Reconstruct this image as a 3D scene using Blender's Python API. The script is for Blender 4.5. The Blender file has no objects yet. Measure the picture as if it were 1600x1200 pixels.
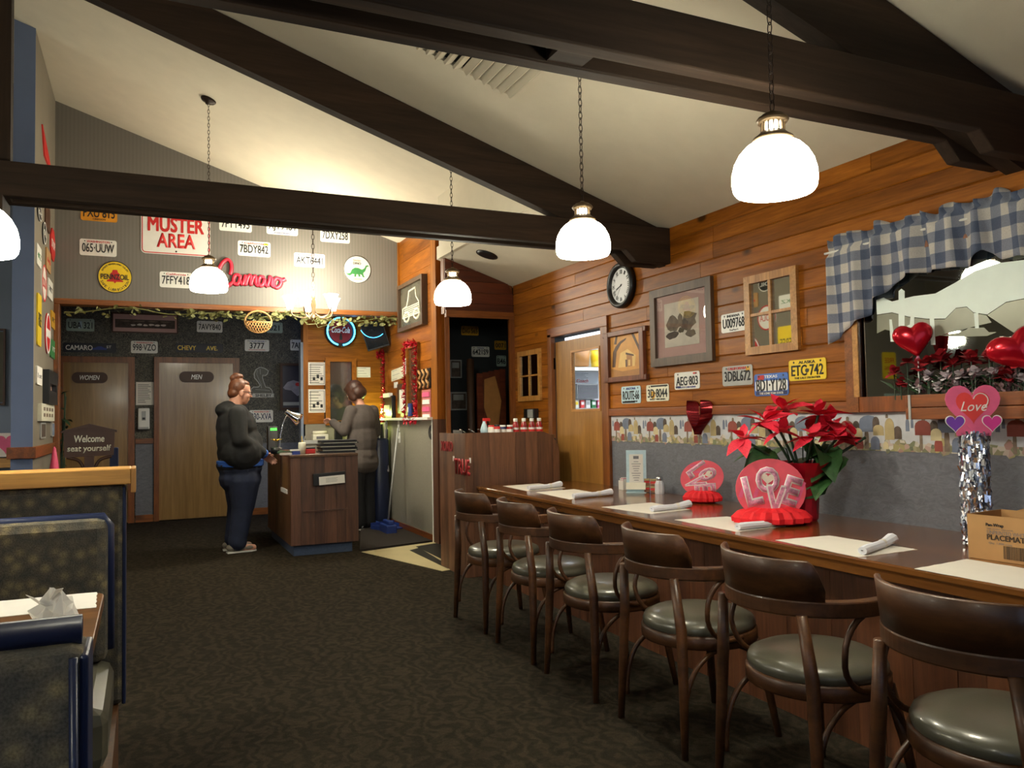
import bpy, bmesh, math, random
from mathutils import Vector, Matrix
from math import sin, cos, pi, radians, hypot
random.seed(11)
COL = bpy.context.scene.collection
SC = bpy.context.scene

# ------------------------------------------------------------ camera, sky, exposure
cam_data = bpy.data.cameras.new('camera')
cam_data.sensor_width = 36.0
cam_data.lens = 27.9
cam_data.clip_start = 0.05
cam = bpy.data.objects.new('camera', cam_data)
COL.objects.link(cam)
cam.matrix_world = Matrix(((0.907, -0.0015, -0.4212, 0.0),
                           (-0.4205, -0.0448, -0.9062, 0.0),
                           (-0.0172, 0.9990, -0.0415, 1.25),
                           (0, 0, 0, 1)))
SC.camera = cam
world = bpy.data.worlds.new('sky'); SC.world = world
world.use_nodes = True
bgn = world.node_tree.nodes['Background']
bgn.inputs[0].default_value = (0.50, 0.62, 0.95, 1)
bgn.inputs[1].default_value = 1.0
SC.view_settings.view_transform = 'Standard'
SC.view_settings.look = 'None'
SC.view_settings.exposure = 0.0
SC.view_settings.gamma = 1.0
SC.view_settings.use_curve_mapping = False
try:
    SC.cycles.max_bounces = 6
    SC.cycles.diffuse_bounces = 4
    SC.cycles.glossy_bounces = 3
    SC.cycles.caustics_reflective = False
    SC.cycles.caustics_refractive = False
    SC.cycles.sample_clamp_indirect = 4.0
    SC.cycles.use_denoising = True
except Exception:
    pass

SHADE_GLOW = 40.0          # radiance of the opal lamp shades
def area_light(name, loc, rot, sx, sy, power, color):
    d = bpy.data.lights.new(name, 'AREA'); d.shape = 'RECTANGLE'
    d.size = sx; d.size_y = sy; d.energy = power; d.color = color
    o = bpy.data.objects.new(name, d); COL.objects.link(o)
    o.location = loc; o.rotation_euler = rot
    return o
def point_light(name, loc, power, color, radius=0.04, parent=None):
    d = bpy.data.lights.new(name, 'POINT'); d.energy = power; d.color = color
    d.shadow_soft_size = radius
    o = bpy.data.objects.new(name, d); COL.objects.link(o)
    o.location = loc
    if parent is not None: o.parent = parent
    return o
# daylight coming in through the windows behind the photographer
area_light('window_daylight', (-3.6, -2.3, 1.75), (radians(-90), 0, 0), 2.2, 1.5, 85, (0.66, 0.80, 1.0))
area_light('window_daylight', (0.9, -2.3, 1.75), (radians(-90), 0, 0), 2.2, 1.5, 85, (0.66, 0.80, 1.0))
WARM = (1.0, 0.80, 0.52)

# ------------------------------------------------------------ materials
MATS = {}
def new_mat(name):
    m = bpy.data.materials.new(name); m.use_nodes = True
    MATS[name] = m
    return m, m.node_tree, m.node_tree.nodes['Principled BSDF']
def lin(c):
    return tuple((x/255/12.92 if x/255 <= 0.04045 else ((x/255+0.055)/1.055)**2.4) for x in c)
def rgba(c): return (*lin(c), 1)
def coords(nt, scale=(1, 1, 1), rnd=True, use='Object'):
    tc = nt.nodes.new('ShaderNodeTexCoord'); mp = nt.nodes.new('ShaderNodeMapping')
    mp.inputs['Scale'].default_value = scale
    nt.links.new(tc.outputs[use], mp.inputs['Vector'])
    if rnd:
        oi = nt.nodes.new('ShaderNodeObjectInfo'); mu = nt.nodes.new('ShaderNodeMath'); mu.operation = 'MULTIPLY'
        mu.inputs[1].default_value = 37.0
        nt.links.new(oi.outputs['Random'], mu.inputs[0])
        nt.links.new(mu.outputs[0], mp.inputs['Location'])
    return mp.outputs[0]
def ramp(nt, fac, stops):
    r = nt.nodes.new('ShaderNodeValToRGB')
    el = r.color_ramp.elements
    el[0].position, el[0].color = stops[0][0], stops[0][1]
    el[1].position, el[1].color = stops[-1][0], stops[-1][1]
    for p, c in stops[1:-1]:
        e = el.new(p); e.color = c
    nt.links.new(fac, r.inputs[0])
    return r.outputs[0]
def noise(nt, vec, scale, detail=3, rough=0.55, dist=0.0):
    n = nt.nodes.new('ShaderNodeTexNoise')
    n.inputs['Scale'].default_value = scale; n.inputs['Detail'].default_value = detail
    n.inputs['Roughness'].default_value = rough; n.inputs['Distortion'].default_value = dist
    nt.links.new(vec, n.inputs['Vector'])
    return n.outputs['Fac']
def bump(nt, b, fac, strength, dist=0.002):
    n = nt.nodes.new('ShaderNodeBump'); n.inputs['Strength'].default_value = strength
    n.inputs['Distance'].default_value = dist
    nt.links.new(fac, n.inputs['Height']); nt.links.new(n.outputs[0], b.inputs['Normal'])
def mixc(nt, a, b, fac, mode='MIX'):
    n = nt.nodes.new('ShaderNodeMix'); n.data_type = 'RGBA'; n.blend_type = mode
    for s, v in ((n.inputs[6], a), (n.inputs[7], b), (n.inputs[0], fac)):
        if hasattr(v, 'is_output'): nt.links.new(v, s)
        else: s.default_value = v
    return n.outputs[2]

def flat(name, c, rough=0.55, metal=0.0, var=0.10, nscale=14, bstr=0.0, bscale=60, coat=0.0, spec=0.5):
    """a plain paint, plastic, cloth or metal with a little procedural mottling"""
    m, nt, b = new_mat(name)
    v = coords(nt)
    n = noise(nt, v, nscale)
    lo = tuple(max(0, x*(1-var)) for x in lin(c)); hi = tuple(min(1, x*(1+var)) for x in lin(c))
    nt.links.new(ramp(nt, n, [(0.3, (*lo, 1)), (0.7, (*hi, 1))]), b.inputs['Base Color'])
    b.inputs['Roughness'].default_value = rough; b.inputs['Metallic'].default_value = metal
    b.inputs['Specular IOR Level'].default_value = spec
    if coat: b.inputs['Coat Weight'].default_value = coat; b.inputs['Coat Roughness'].default_value = 0.08
    if bstr: bump(nt, b, noise(nt, v, bscale, 4), bstr)
    return m
def glow(name, c, strength):
    m, nt, b = new_mat(name)
    b.inputs['Base Color'].default_value = rgba(c)
    b.inputs['Emission Color'].default_value = rgba(c)
    b.inputs['Emission Strength'].default_value = strength
    return m
def wood(name, dark, light, axis='x', rough=0.45, grain=26.0, knots=0.0, tone=0.35, coat=0.0, spec=0.5):
    """grain stretched along one axis of the piece, tone that differs from piece to piece, optional knots"""
    m, nt, b = new_mat(name)
    k = 0.07
    sc = {'x': (k, 1, 1), 'y': (1, k, 1), 'z': (1, 1, k)}[axis]
    v = coords(nt, sc)
    n = noise(nt, v, grain, 5, 0.6, 0.6)
    n2 = noise(nt, v, grain*5, 3, 0.6)
    mid = tuple((a+c)/2 for a, c in zip(lin(dark), lin(light)))
    base = ramp(nt, n, [(0.28, rgba(dark)), (0.5, (*mid, 1)), (0.72, rgba(light))])
    base = mixc(nt, base, ramp(nt, n2, [(0.35, (0.55, 0.5, 0.45, 1)), (0.65, (1.1, 1.1, 1.1, 1))]), 0.5, 'MULTIPLY')
    oi = nt.nodes.new('ShaderNodeObjectInfo')
    tone_c = ramp(nt, oi.outputs['Random'], [(0.0, (1-tone, 1-tone*1.05, 1-tone*1.1, 1)), (1.0, (1.0+tone*0.35, 1.0+tone*0.3, 1.0+tone*0.2, 1))])
    base = mixc(nt, base, tone_c, 1.0, 'MULTIPLY')
    if knots:
        sk = {'x': (0.55, 1, 1), 'y': (1, 0.55, 1), 'z': (1, 1, 0.55)}[axis]
        vv = coords(nt, sk)
        vo = nt.nodes.new('ShaderNodeTexVoronoi'); vo.inputs['Scale'].default_value = knots
        nt.links.new(vv, vo.inputs['Vector'])
        kf = ramp(nt, vo.outputs['Distance'], [(0.06, (1, 1, 1, 1)), (0.12, (0, 0, 0, 1))])
        base = mixc(nt, base, (*[x*0.28 for x in lin(dark)], 1), kf)
    nt.links.new(base, b.inputs['Base Color'])
    b.inputs['Roughness'].default_value = rough
    b.inputs['Specular IOR Level'].default_value = spec
    if coat: b.inputs['Coat Weight'].default_value = coat; b.inputs['Coat Roughness'].default_value = 0.12
    bump(nt, b, n2, 0.15, 0.001)
    return m

pine_y = wood('pine_along_y', (122, 66, 14), (178, 108, 33), 'y', 0.38, 16, 3.6, 0.25, 0.0, 0.22)
pine_x = wood('pine_along_x', (122, 68, 15), (180, 112, 36), 'x', 0.38, 16, 2.6, 0.22, 0.0, 0.22)
pine_z = wood('pine_along_z', (126, 72, 18), (182, 114, 40), 'z', 0.42, 16, 2.0, 0.15, 0.0, 0.22)
trim_y = wood('trim_along_y', (104, 54, 18), (152, 84, 32), 'y', 0.4, 20, 2.0, 0.15)
trim_x = wood('trim_along_x', (112, 62, 24), (160, 96, 42), 'x', 0.4, 20, 2.0, 0.15)
trim_z = wood('trim_along_z', (104, 58, 22), (150, 88, 38), 'z', 0.4, 20, 2.0, 0.15)
light_x = wood('light_pine_x', (196, 140, 66), (224, 172, 96), 'x', 0.4, 14, 1.5, 0.1)
light_z = wood('light_pine_z', (170, 118, 58), (206, 152, 84), 'z', 0.4, 18, 0, 0.1)
light_y = wood('light_pine_y', (160, 106, 48), (200, 144, 76), 'y', 0.4, 18, 0, 0.1)
beam_x = wood('dark_beam_x', (34, 24, 16), (64, 46, 32), 'x', 0.75, 12, 0, 0.12, 0, 0.3)
beam_z = wood('dark_beam_z', (34, 24, 16), (60, 44, 30), 'z', 0.75, 12, 0, 0.12, 0, 0.3)
bar_y = wood('bar_top_wood', (88, 50, 20), (136, 86, 38), 'y', 0.22, 9, 0, 0.05, 0.6)
chair_w = wood('chair_bentwood', (56, 33, 16), (98, 61, 32), 'y', 0.42, 14, 0, 0.2, 0.06)
lam_z = wood('laminate_plank', (84, 54, 38), (134, 92, 66), 'z', 0.5, 20, 0, 0.42)
lam_stand = wood('stand_plank', (66, 42, 32), (108, 72, 54), 'z', 0.5, 20, 0, 0.36)
lam_side = wood('stand_side_plank', (72, 46, 24), (112, 74, 40), 'z', 0.5, 20, 0, 0.25)
bar_front = wood('bar_front_plank', (78, 44, 26), (118, 72, 44), 'z', 0.5, 20, 0, 0.3)
door_w = wood('door_birch', (136, 104, 56), (168, 132, 78), 'z', 0.28, 5, 0, 0.05, 0.3)
door_y = wood('door_oak', (150, 104, 48), (182, 132, 66), 'z', 0.4, 12, 0, 0.1)
redwood = wood('redwood_frame', (92, 50, 32), (132, 76, 52), 'y', 0.4, 16, 0, 0.2)
walnut = wood('walnut_frame', (66, 48, 34), (104, 80, 58), 'y', 0.5, 22, 0, 0.2)
table_w = wood('booth_table_wood', (92, 58, 28), (140, 94, 50), 'x', 0.3, 10, 0, 0.05, 0.3)
red_cabin = wood('alcove_redwood', (74, 30, 14), (112, 52, 26), 'x', 0.4, 14, 0, 0.2)

ceil_m = flat('ceiling_paint', (214, 204, 182), 0.9, 0, 0.03, 6, 0.35, 180)
grey_wall = None
def stripe_paper():
    m, nt, b = new_mat('striped_wallpaper')
    tc = nt.nodes.new('ShaderNodeTexCoord')
    w = nt.nodes.new('ShaderNodeTexWave'); w.inputs['Scale'].default_value = 9.0
    w.bands_direction = 'X'
    nt.links.new(tc.outputs['Object'], w.inputs['Vector'])
    nt.links.new(ramp(nt, w.outputs['Fac'], [(0.2, rgba((110, 106, 99))), (0.8, rgba((116, 111, 104)))]), b.inputs['Base Color'])
    b.inputs['Roughness'].default_value = 0.7
    return m
grey_wall = stripe_paper()
left_wall_m = flat('left_wall_paper', (120, 112, 98), 0.75, 0, 0.05, 3)
blue_wall = flat('blue_paint', (112, 128, 164), 0.8, 0, 0.04, 4)
blue_far = flat('pale_blue_paint', (128, 140, 160), 0.8, 0, 0.05, 4)
def textured_paper(name, c, k):
    m, nt, b = new_mat(name)
    v = coords(nt, (1, 1, 2.2), False)
    n = noise(nt, v, 16, 6, 0.7, 1.5)
    lo = tuple(x*(1-k) for x in lin(c)); hi = tuple(x*(1+k) for x in lin(c))
    nt.links.new(ramp(nt, n, [(0.35, (*lo, 1)), (0.65, (*hi, 1))]), b.inputs['Base Color'])
    b.inputs['Roughness'].default_value = 0.6
    bump(nt, b, n, 0.5, 0.004)
    return m
wains = textured_paper('grey_embossed_paper', (104, 106, 114), 0.2)
wains_s = textured_paper('grey_panel_paint', (140, 134, 120), 0.06)
def speckle(name, a, bb):
    m, nt, b = new_mat(name)
    v = coords(nt, (1, 1, 1), False)
    n = noise(nt, v, 55, 4, 0.7, 2.0)
    n2 = noise(nt, v, 18, 3, 0.6)
    c = ramp(nt, n, [(0.42, rgba(a)), (0.5, rgba(tuple((x+y)/2 for x, y in zip(a, bb)))), (0.58, rgba(bb))])
    nt.links.new(mixc(nt, c, ramp(nt, n2, [(0.3, (0.75, 0.75, 0.75, 1)), (0.7, (1.15, 1.15, 1.15, 1))]), 1.0, 'MULTIPLY'), b.inputs['Base Color'])
    b.inputs['Roughness'].default_value = 0.7
    return m
speck = speckle('speckled_wallpaper', (38, 38, 40), (124, 120, 104))
def carpet_mat():
    m, nt, b = new_mat('carpet')
    v = coords(nt, (1, 1, 1), False)
    n = noise(nt, v, 7, 5, 0.75, 2.2); n2 = noise(nt, v, 190, 3, 0.7)
    w = nt.nodes.new('ShaderNodeTexWave'); w.inputs['Scale'].default_value = 4.0
    w.inputs['Distortion'].default_value = 14.0; w.inputs['Detail'].default_value = 3.0
    w.inputs['Detail Scale'].default_value = 2.0
    nt.links.new(v, w.inputs['Vector'])
    c = ramp(nt, n, [(0.35, rgba((34, 29, 22))), (0.65, rgba((50, 43, 33)))])
    c = mixc(nt, c, ramp(nt, w.outputs['Fac'], [(0.2, (0.66, 0.66, 0.66, 1)), (0.8, (1.32, 1.32, 1.32, 1))]), 0.8, 'MULTIPLY')
    c = mixc(nt, c, ramp(nt, n2, [(0.3, (0.6, 0.6, 0.6, 1)), (0.7, (1.35, 1.35, 1.35, 1))]), 0.9, 'MULTIPLY')
    nt.links.new(c, b.inputs['Base Color'])
    b.inputs['Roughness'].default_value = 0.95; b.inputs['Specular IOR Level'].default_value = 0.1
    bump(nt, b, n2, 0.9, 0.006)
    return m
carpet = carpet_mat()
def gingham():
    m, nt, b = new_mat('blue_gingham')
    tc = nt.nodes.new('ShaderNodeTexCoord'); sp = nt.nodes.new('ShaderNodeSeparateXYZ')
    nt.links.new(tc.outputs['UV'], sp.inputs[0])
    bands = []
    for ax in ('X', 'Y'):
        mu = nt.nodes.new('ShaderNodeMath'); mu.operation = 'MULTIPLY'; mu.inputs[1].default_value = 1/0.098
        fr = nt.nodes.new('ShaderNodeMath'); fr.operation = 'FRACT'
        gt = nt.nodes.new('ShaderNodeMath'); gt.operation = 'GREATER_THAN'; gt.inputs[1].default_value = 0.5
        nt.links.new(sp.outputs[ax], mu.inputs[0]); nt.links.new(mu.outputs[0], fr.inputs[0]); nt.links.new(fr.outputs[0], gt.inputs[0])
        bands.append(gt.outputs[0])
    ad = nt.nodes.new('ShaderNodeMath'); ad.operation = 'ADD'
    nt.links.new(bands[0], ad.inputs[0]); nt.links.new(bands[1], ad.inputs[1])
    dv = nt.nodes.new('ShaderNodeMath'); dv.operation = 'MULTIPLY'; dv.inputs[1].default_value = 0.5
    nt.links.new(ad.outputs[0], dv.inputs[0])
    c = ramp(nt, dv.outputs[0], [(0.0, rgba((196, 190, 182))), (0.5, rgba((128, 132, 146))), (1.0, rgba((82, 92, 114)))])
    n2 = noise(nt, coords(nt, (1, 1, 1), False), 260, 2)
    nt.links.new(mixc(nt, c, ramp(nt, n2, [(0.3, (0.85, 0.85, 0.85, 1)), (0.7, (1.08, 1.08, 1.08, 1))]), 1.0, 'MULTIPLY'), b.inputs['Base Color'])
    b.inputs['Roughness'].default_value = 0.9
    return m
ging = gingham()
def booth_fabric():
    m, nt, b = new_mat('booth_fabric')
    v = coords(nt, (1, 1, 1), False)
    w = nt.nodes.new('ShaderNodeTexVoronoi'); w.inputs['Scale'].default_value = 26; w.feature = 'F1'
    nt.links.new(v, w.inputs['Vector'])
    n2 = noise(nt, v, 240, 3)
    c = ramp(nt, w.outputs['Distance'], [(0.1, rgba((138, 124, 94))), (0.45, rgba((98, 92, 80))), (0.8, rgba((78, 76, 72)))])
    c = mixc(nt, c, ramp(nt, n2, [(0.3, (0.6, 0.6, 0.6, 1)), (0.7, (1.3, 1.3, 1.3, 1))]), 0.9, 'MULTIPLY')
    nt.links.new(c, b.inputs['Base Color'])
    b.inputs['Roughness'].default_value = 0.85; b.inputs['Specular IOR Level'].default_value = 0.2
    bump(nt, b, n2, 0.5, 0.003)
    return m
boothf = booth_fabric()
def floral():
    m, nt, b = new_mat('border_florals')
    v = coords(nt, (1, 1, 1), False)
    vo = nt.nodes.new('ShaderNodeTexVoronoi'); vo.inputs['Scale'].default_value = 38
    nt.links.new(v, vo.inputs['Vector'])
    se = nt.nodes.new('ShaderNodeSeparateColor'); nt.links.new(vo.outputs['Color'], se.inputs[0])
    c = ramp(nt, se.outputs[0], [(0.0, rgba((96, 104, 84))), (0.25, rgba((150, 142, 104))), (0.45, rgba((206, 200, 186))), (0.62, rgba((170, 128, 118))), (0.8, rgba((120, 128, 96))), (1.0, rgba((192, 170, 110)))])
    nt.links.new(c, b.inputs['Base Color']); b.inputs['Roughness'].default_value = 0.6
    return m
floral_m = floral()

vinyl = flat('olive_grey_vinyl', (84, 82, 70), 0.32, 0, 0.06, 8, 0.12, 120, 0.25)
navy_vinyl = flat('navy_vinyl', (30, 40, 72), 0.35, 0, 0.1, 8, 0.1, 80)
white_pl = flat('white_enamel', (232, 230, 222), 0.4, 0, 0.02)
white_paper = flat('white_paper', (236, 232, 224), 0.8, 0, 0.02)
mat_paper = flat('cream_placemat_paper', (232, 226, 214), 0.8, 0, 0.02)
napkin_m = flat('white_napkin', (240, 242, 250), 0.85, 0, 0.03, 20, 0.2, 60)
black_pl = flat('black_plastic', (20, 20, 22), 0.4, 0, 0.1)
black_ink = flat('black_print', (26, 26, 30), 0.5, 0, 0.03)
grey_ink = flat('grey_print', (110, 108, 112), 0.6, 0, 0.05)
red_ink = flat('red_print', (196, 36, 34), 0.5, 0, 0.04)
blue_ink = flat('blue_print', (40, 62, 140), 0.5, 0, 0.04)
navy_ink = flat('navy_print', (28, 34, 80), 0.5, 0, 0.04)
white_ink = flat('white_print', (238, 236, 230), 0.5, 0, 0.02)
green_ink = flat('green_print', (52, 124, 66), 0.5, 0, 0.06)
yellow_pl = flat('yellow_enamel', (236, 202, 44), 0.35, 0, 0.03)
dyellow_pl = flat('amber_plate_enamel', (208, 156, 44), 0.4, 0, 0.06)
grey_pl = flat('dull_grey_plate', (168, 168, 164), 0.4, 0.1, 0.08)
cream_pl = flat('cream_plate', (232, 228, 206), 0.4, 0, 0.04)
sky_pl = flat('pale_blue_plate', (190, 216, 226), 0.4, 0, 0.08, 30)
blueplate = flat('blue_plate', (70, 112, 190), 0.35, 0, 0.18, 24)
mint_pl = flat('pale_green_plate', (170, 190, 178), 0.4, 0, 0.06)
dkblue_pl = flat('dark_street_sign', (26, 28, 40), 0.5, 0, 0.1)
orange_pl = flat('orange_plate', (222, 150, 40), 0.4, 0, 0.05)
brass = flat('antique_brass', (96, 78, 56), 0.45, 0.75, 0.15)
bronze = flat('dark_bronze', (46, 34, 26), 0.5, 0.6, 0.15)
chrome = flat('chrome', (210, 210, 212), 0.15, 1.0, 0.03)
silver = flat('silver_foil', (226, 230, 240), 0.22, 1.0, 0.05)
red_foil = flat('red_foil', (104, 6, 14), 0.24, 0.7, 0.1, 10)
red_balloon = flat('red_foil_balloon', (190, 18, 36), 0.2, 0.5, 0.08, 6)
pink_foil = flat('pink_foil', (226, 130, 160), 0.25, 0.4, 0.1)
red_tissue = flat('red_tissue', (226, 24, 36), 0.75, 0, 0.1, 40)
pink_card = flat('pink_card', (232, 92, 110), 0.6, 0, 0.14, 9)
pinkrose = flat('rose_pink_card', (226, 98, 140), 0.55, 0, 0.12, 12)
redorange = flat('red_orange_card', (224, 66, 62), 0.55, 0, 0.12, 8)
purple_card = flat('purple_card', (112, 58, 166), 0.55, 0, 0.12, 12)
magenta_card = flat('magenta_card', (220, 62, 152), 0.55, 0, 0.12, 12)
lilac_print = flat('lilac_print', (214, 150, 178), 0.6, 0, 0.35, 60)
bract_m = flat('poinsettia_bract', (214, 34, 60), 0.6, 0, 0.16, 18)
leaf_m = flat('poinsettia_leaf', (44, 84, 40), 0.5, 0, 0.25, 18)
leaf_d = flat('dark_leaf', (36, 58, 34), 0.5, 0, 0.25, 18)
silkred = flat('dark_red_silk', (150, 12, 26), 0.7, 0, 0.2, 30)
silkwhite = flat('white_silk', (208, 196, 200), 0.7, 0, 0.2, 30)
tinsel_red = flat('red_tinsel', (190, 26, 46), 0.3, 0.5, 0.25, 40)
vine_m = flat('pale_vine_leaf', (112, 112, 66), 0.6, 0, 0.3, 14)
cardboard = flat('cardboard', (176, 134, 86), 0.8, 0, 0.06, 12)
box_ink = flat('box_print', (64, 48, 34), 0.7, 0, 0.05)
mirror_m = flat('mirror_glass', (200, 204, 200), 0.02, 1.0, 0.0)
frost_m = flat('frosted_glass', (240, 252, 242), 0.6, 0, 0.02)
sage_etch = flat('etched_hills', (134, 134, 116), 0.35, 0.2, 0.15, 5)
glass_dark = flat('dark_screen', (26, 30, 34), 0.08, 0, 0.1)
clock_face = flat('clock_face', (226, 226, 228), 0.5, 0, 0.02)
mat_mauve = flat('mauve_mat_board', (206, 166, 158), 0.7, 0, 0.05)
sepia = flat('sepia_print', (120, 104, 88), 0.7, 0, 0.35, 22)
sepia_l = flat('pale_sepia_print', (236, 226, 210), 0.7, 0, 0.1, 16)
sepia_d = flat('dark_sepia_print', (82, 68, 58), 0.7, 0, 0.4, 30)
gold_wood = flat('inlay_gold_wood', (196, 140, 66), 0.5, 0, 0.12, 12)
tan_wood = flat('inlay_tan_wood', (160, 110, 56), 0.5, 0, 0.12, 12)
dark_inlay = flat('inlay_dark_wood', (70, 40, 22), 0.5, 0, 0.12, 12)
sand_w = flat('inlay_sand_wood', (216, 178, 108), 0.5, 0, 0.08, 12)
neon_blue = glow('neon_blue_tube', (70, 190, 255), 7.0)
coke_red = flat('sign_red_disc', (128, 24, 32), 0.4, 0, 0.08)
lamp_white = glow('opal_shade_lit', (255, 250, 226), SHADE_GLOW)
bulb_glow = glow('bulb_lit', (255, 244, 210), 70.0)
tulip_glow = glow('frosted_tulip_lit', (255, 244, 216), 16.0)
green_led = glow('green_led', (60, 255, 60), 2.5)
kitchen_white = flat('kitchen_white_wall', (226, 230, 234), 0.6, 0, 0.02)
tube_glow = glow('fluorescent_tube', (240, 246, 255), 6.0)
skin = flat('skin', (206, 150, 126), 0.5, 0, 0.05, 20)
hair_auburn = flat('auburn_hair', (98, 54, 28), 0.5, 0, 0.35, 30, 0.4, 90)
hair_brown = flat('brown_hair', (62, 36, 24), 0.5, 0, 0.3, 30, 0.4, 90)
hoodie_m = flat('black_hoodie', (24, 24, 25), 0.9, 0, 0.15, 20, 0.3, 80)
tee_blue = flat('blue_tee', (34, 84, 170), 0.85, 0, 0.08)
jeans_m = flat('navy_jeans', (30, 38, 62), 0.85, 0, 0.15, 12, 0.3, 90)
cardi_m = flat('taupe_cardigan', (84, 76, 72), 0.95, 0, 0.1, 30, 0.3, 120)
pants_m = flat('black_trousers', (18, 18, 22), 0.9, 0, 0.1)
shoe_m = flat('grey_clog', (120, 112, 100), 0.7, 0, 0.08)
shoe_w = flat('white_shoe', (200, 200, 198), 0.6, 0, 0.04)
tile_m = flat('cream_vinyl_tile', (206, 192, 146), 0.35, 0, 0.05, 5)
tile_k = flat('black_vinyl_tile', (26, 26, 26), 0.4, 0, 0.1)
rubber = flat('brown_rubber_mat', (38, 30, 24), 0.85, 0, 0.1)
kick_blue = flat('blue_carpet_base', (66, 80, 104), 0.95, 0, 0.12, 60, 0.4, 120)
salt_m = flat('salt_white', (232, 232, 238), 0.4, 0, 0.02)
ketchup_m = flat('ketchup_red', (140, 18, 16), 0.25, 0, 0.08)
jelly_m = flat('jelly_packs', (150, 100, 70), 0.4, 0, 0.4, 60)
green_pl = flat('sage_green_leaf', (128, 168, 134), 0.6, 0, 0.1)
flower_y = flat('yellow_petal', (232, 190, 40), 0.6, 0, 0.1)
menu_k = flat('black_menu_cover', (10, 10, 11), 0.55, 0, 0.1)
navy_plastic = flat('blue_dustpan', (40, 62, 130), 0.45, 0, 0.1)
dark_room = flat('dark_wall', (40, 44, 46), 0.85, 0, 0.1, 4)
wicker_m = flat('wicker', (186, 138, 82), 0.7, 0, 0.15)
glitter_red = flat('red_glitter', (150, 24, 30), 0.4, 0.2, 0.4, 160)
pendant_pink = flat('pink_post', (222, 80, 120), 0.5, 0, 0.1)
def glass_pane_mat():
    m, nt, b = new_mat('clear_glass')
    b.inputs['Base Color'].default_value = (0.92, 0.95, 0.95, 1)
    b.inputs['Roughness'].default_value = 0.02
    b.inputs['Transmission Weight'].default_value = 1.0
    b.inputs['IOR'].default_value = 1.02
    return m
clear_glass = glass_pane_mat()
def pic_glass_mat():
    m, nt, b = new_mat('picture_glass')
    tr = nt.nodes.new('ShaderNodeBsdfTransparent'); gl = nt.nodes.new('ShaderNodeBsdfGlossy')
    gl.inputs['Roughness'].default_value = 0.01
    mx = nt.nodes.new('ShaderNodeMixShader'); mx.inputs[0].default_value = 0.13
    nt.links.new(tr.outputs[0], mx.inputs[1]); nt.links.new(gl.outputs[0], mx.inputs[2])
    nt.links.new(mx.outputs[0], nt.nodes['Material Output'].inputs[0])
    return m
pic_glass = pic_glass_mat()

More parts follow.
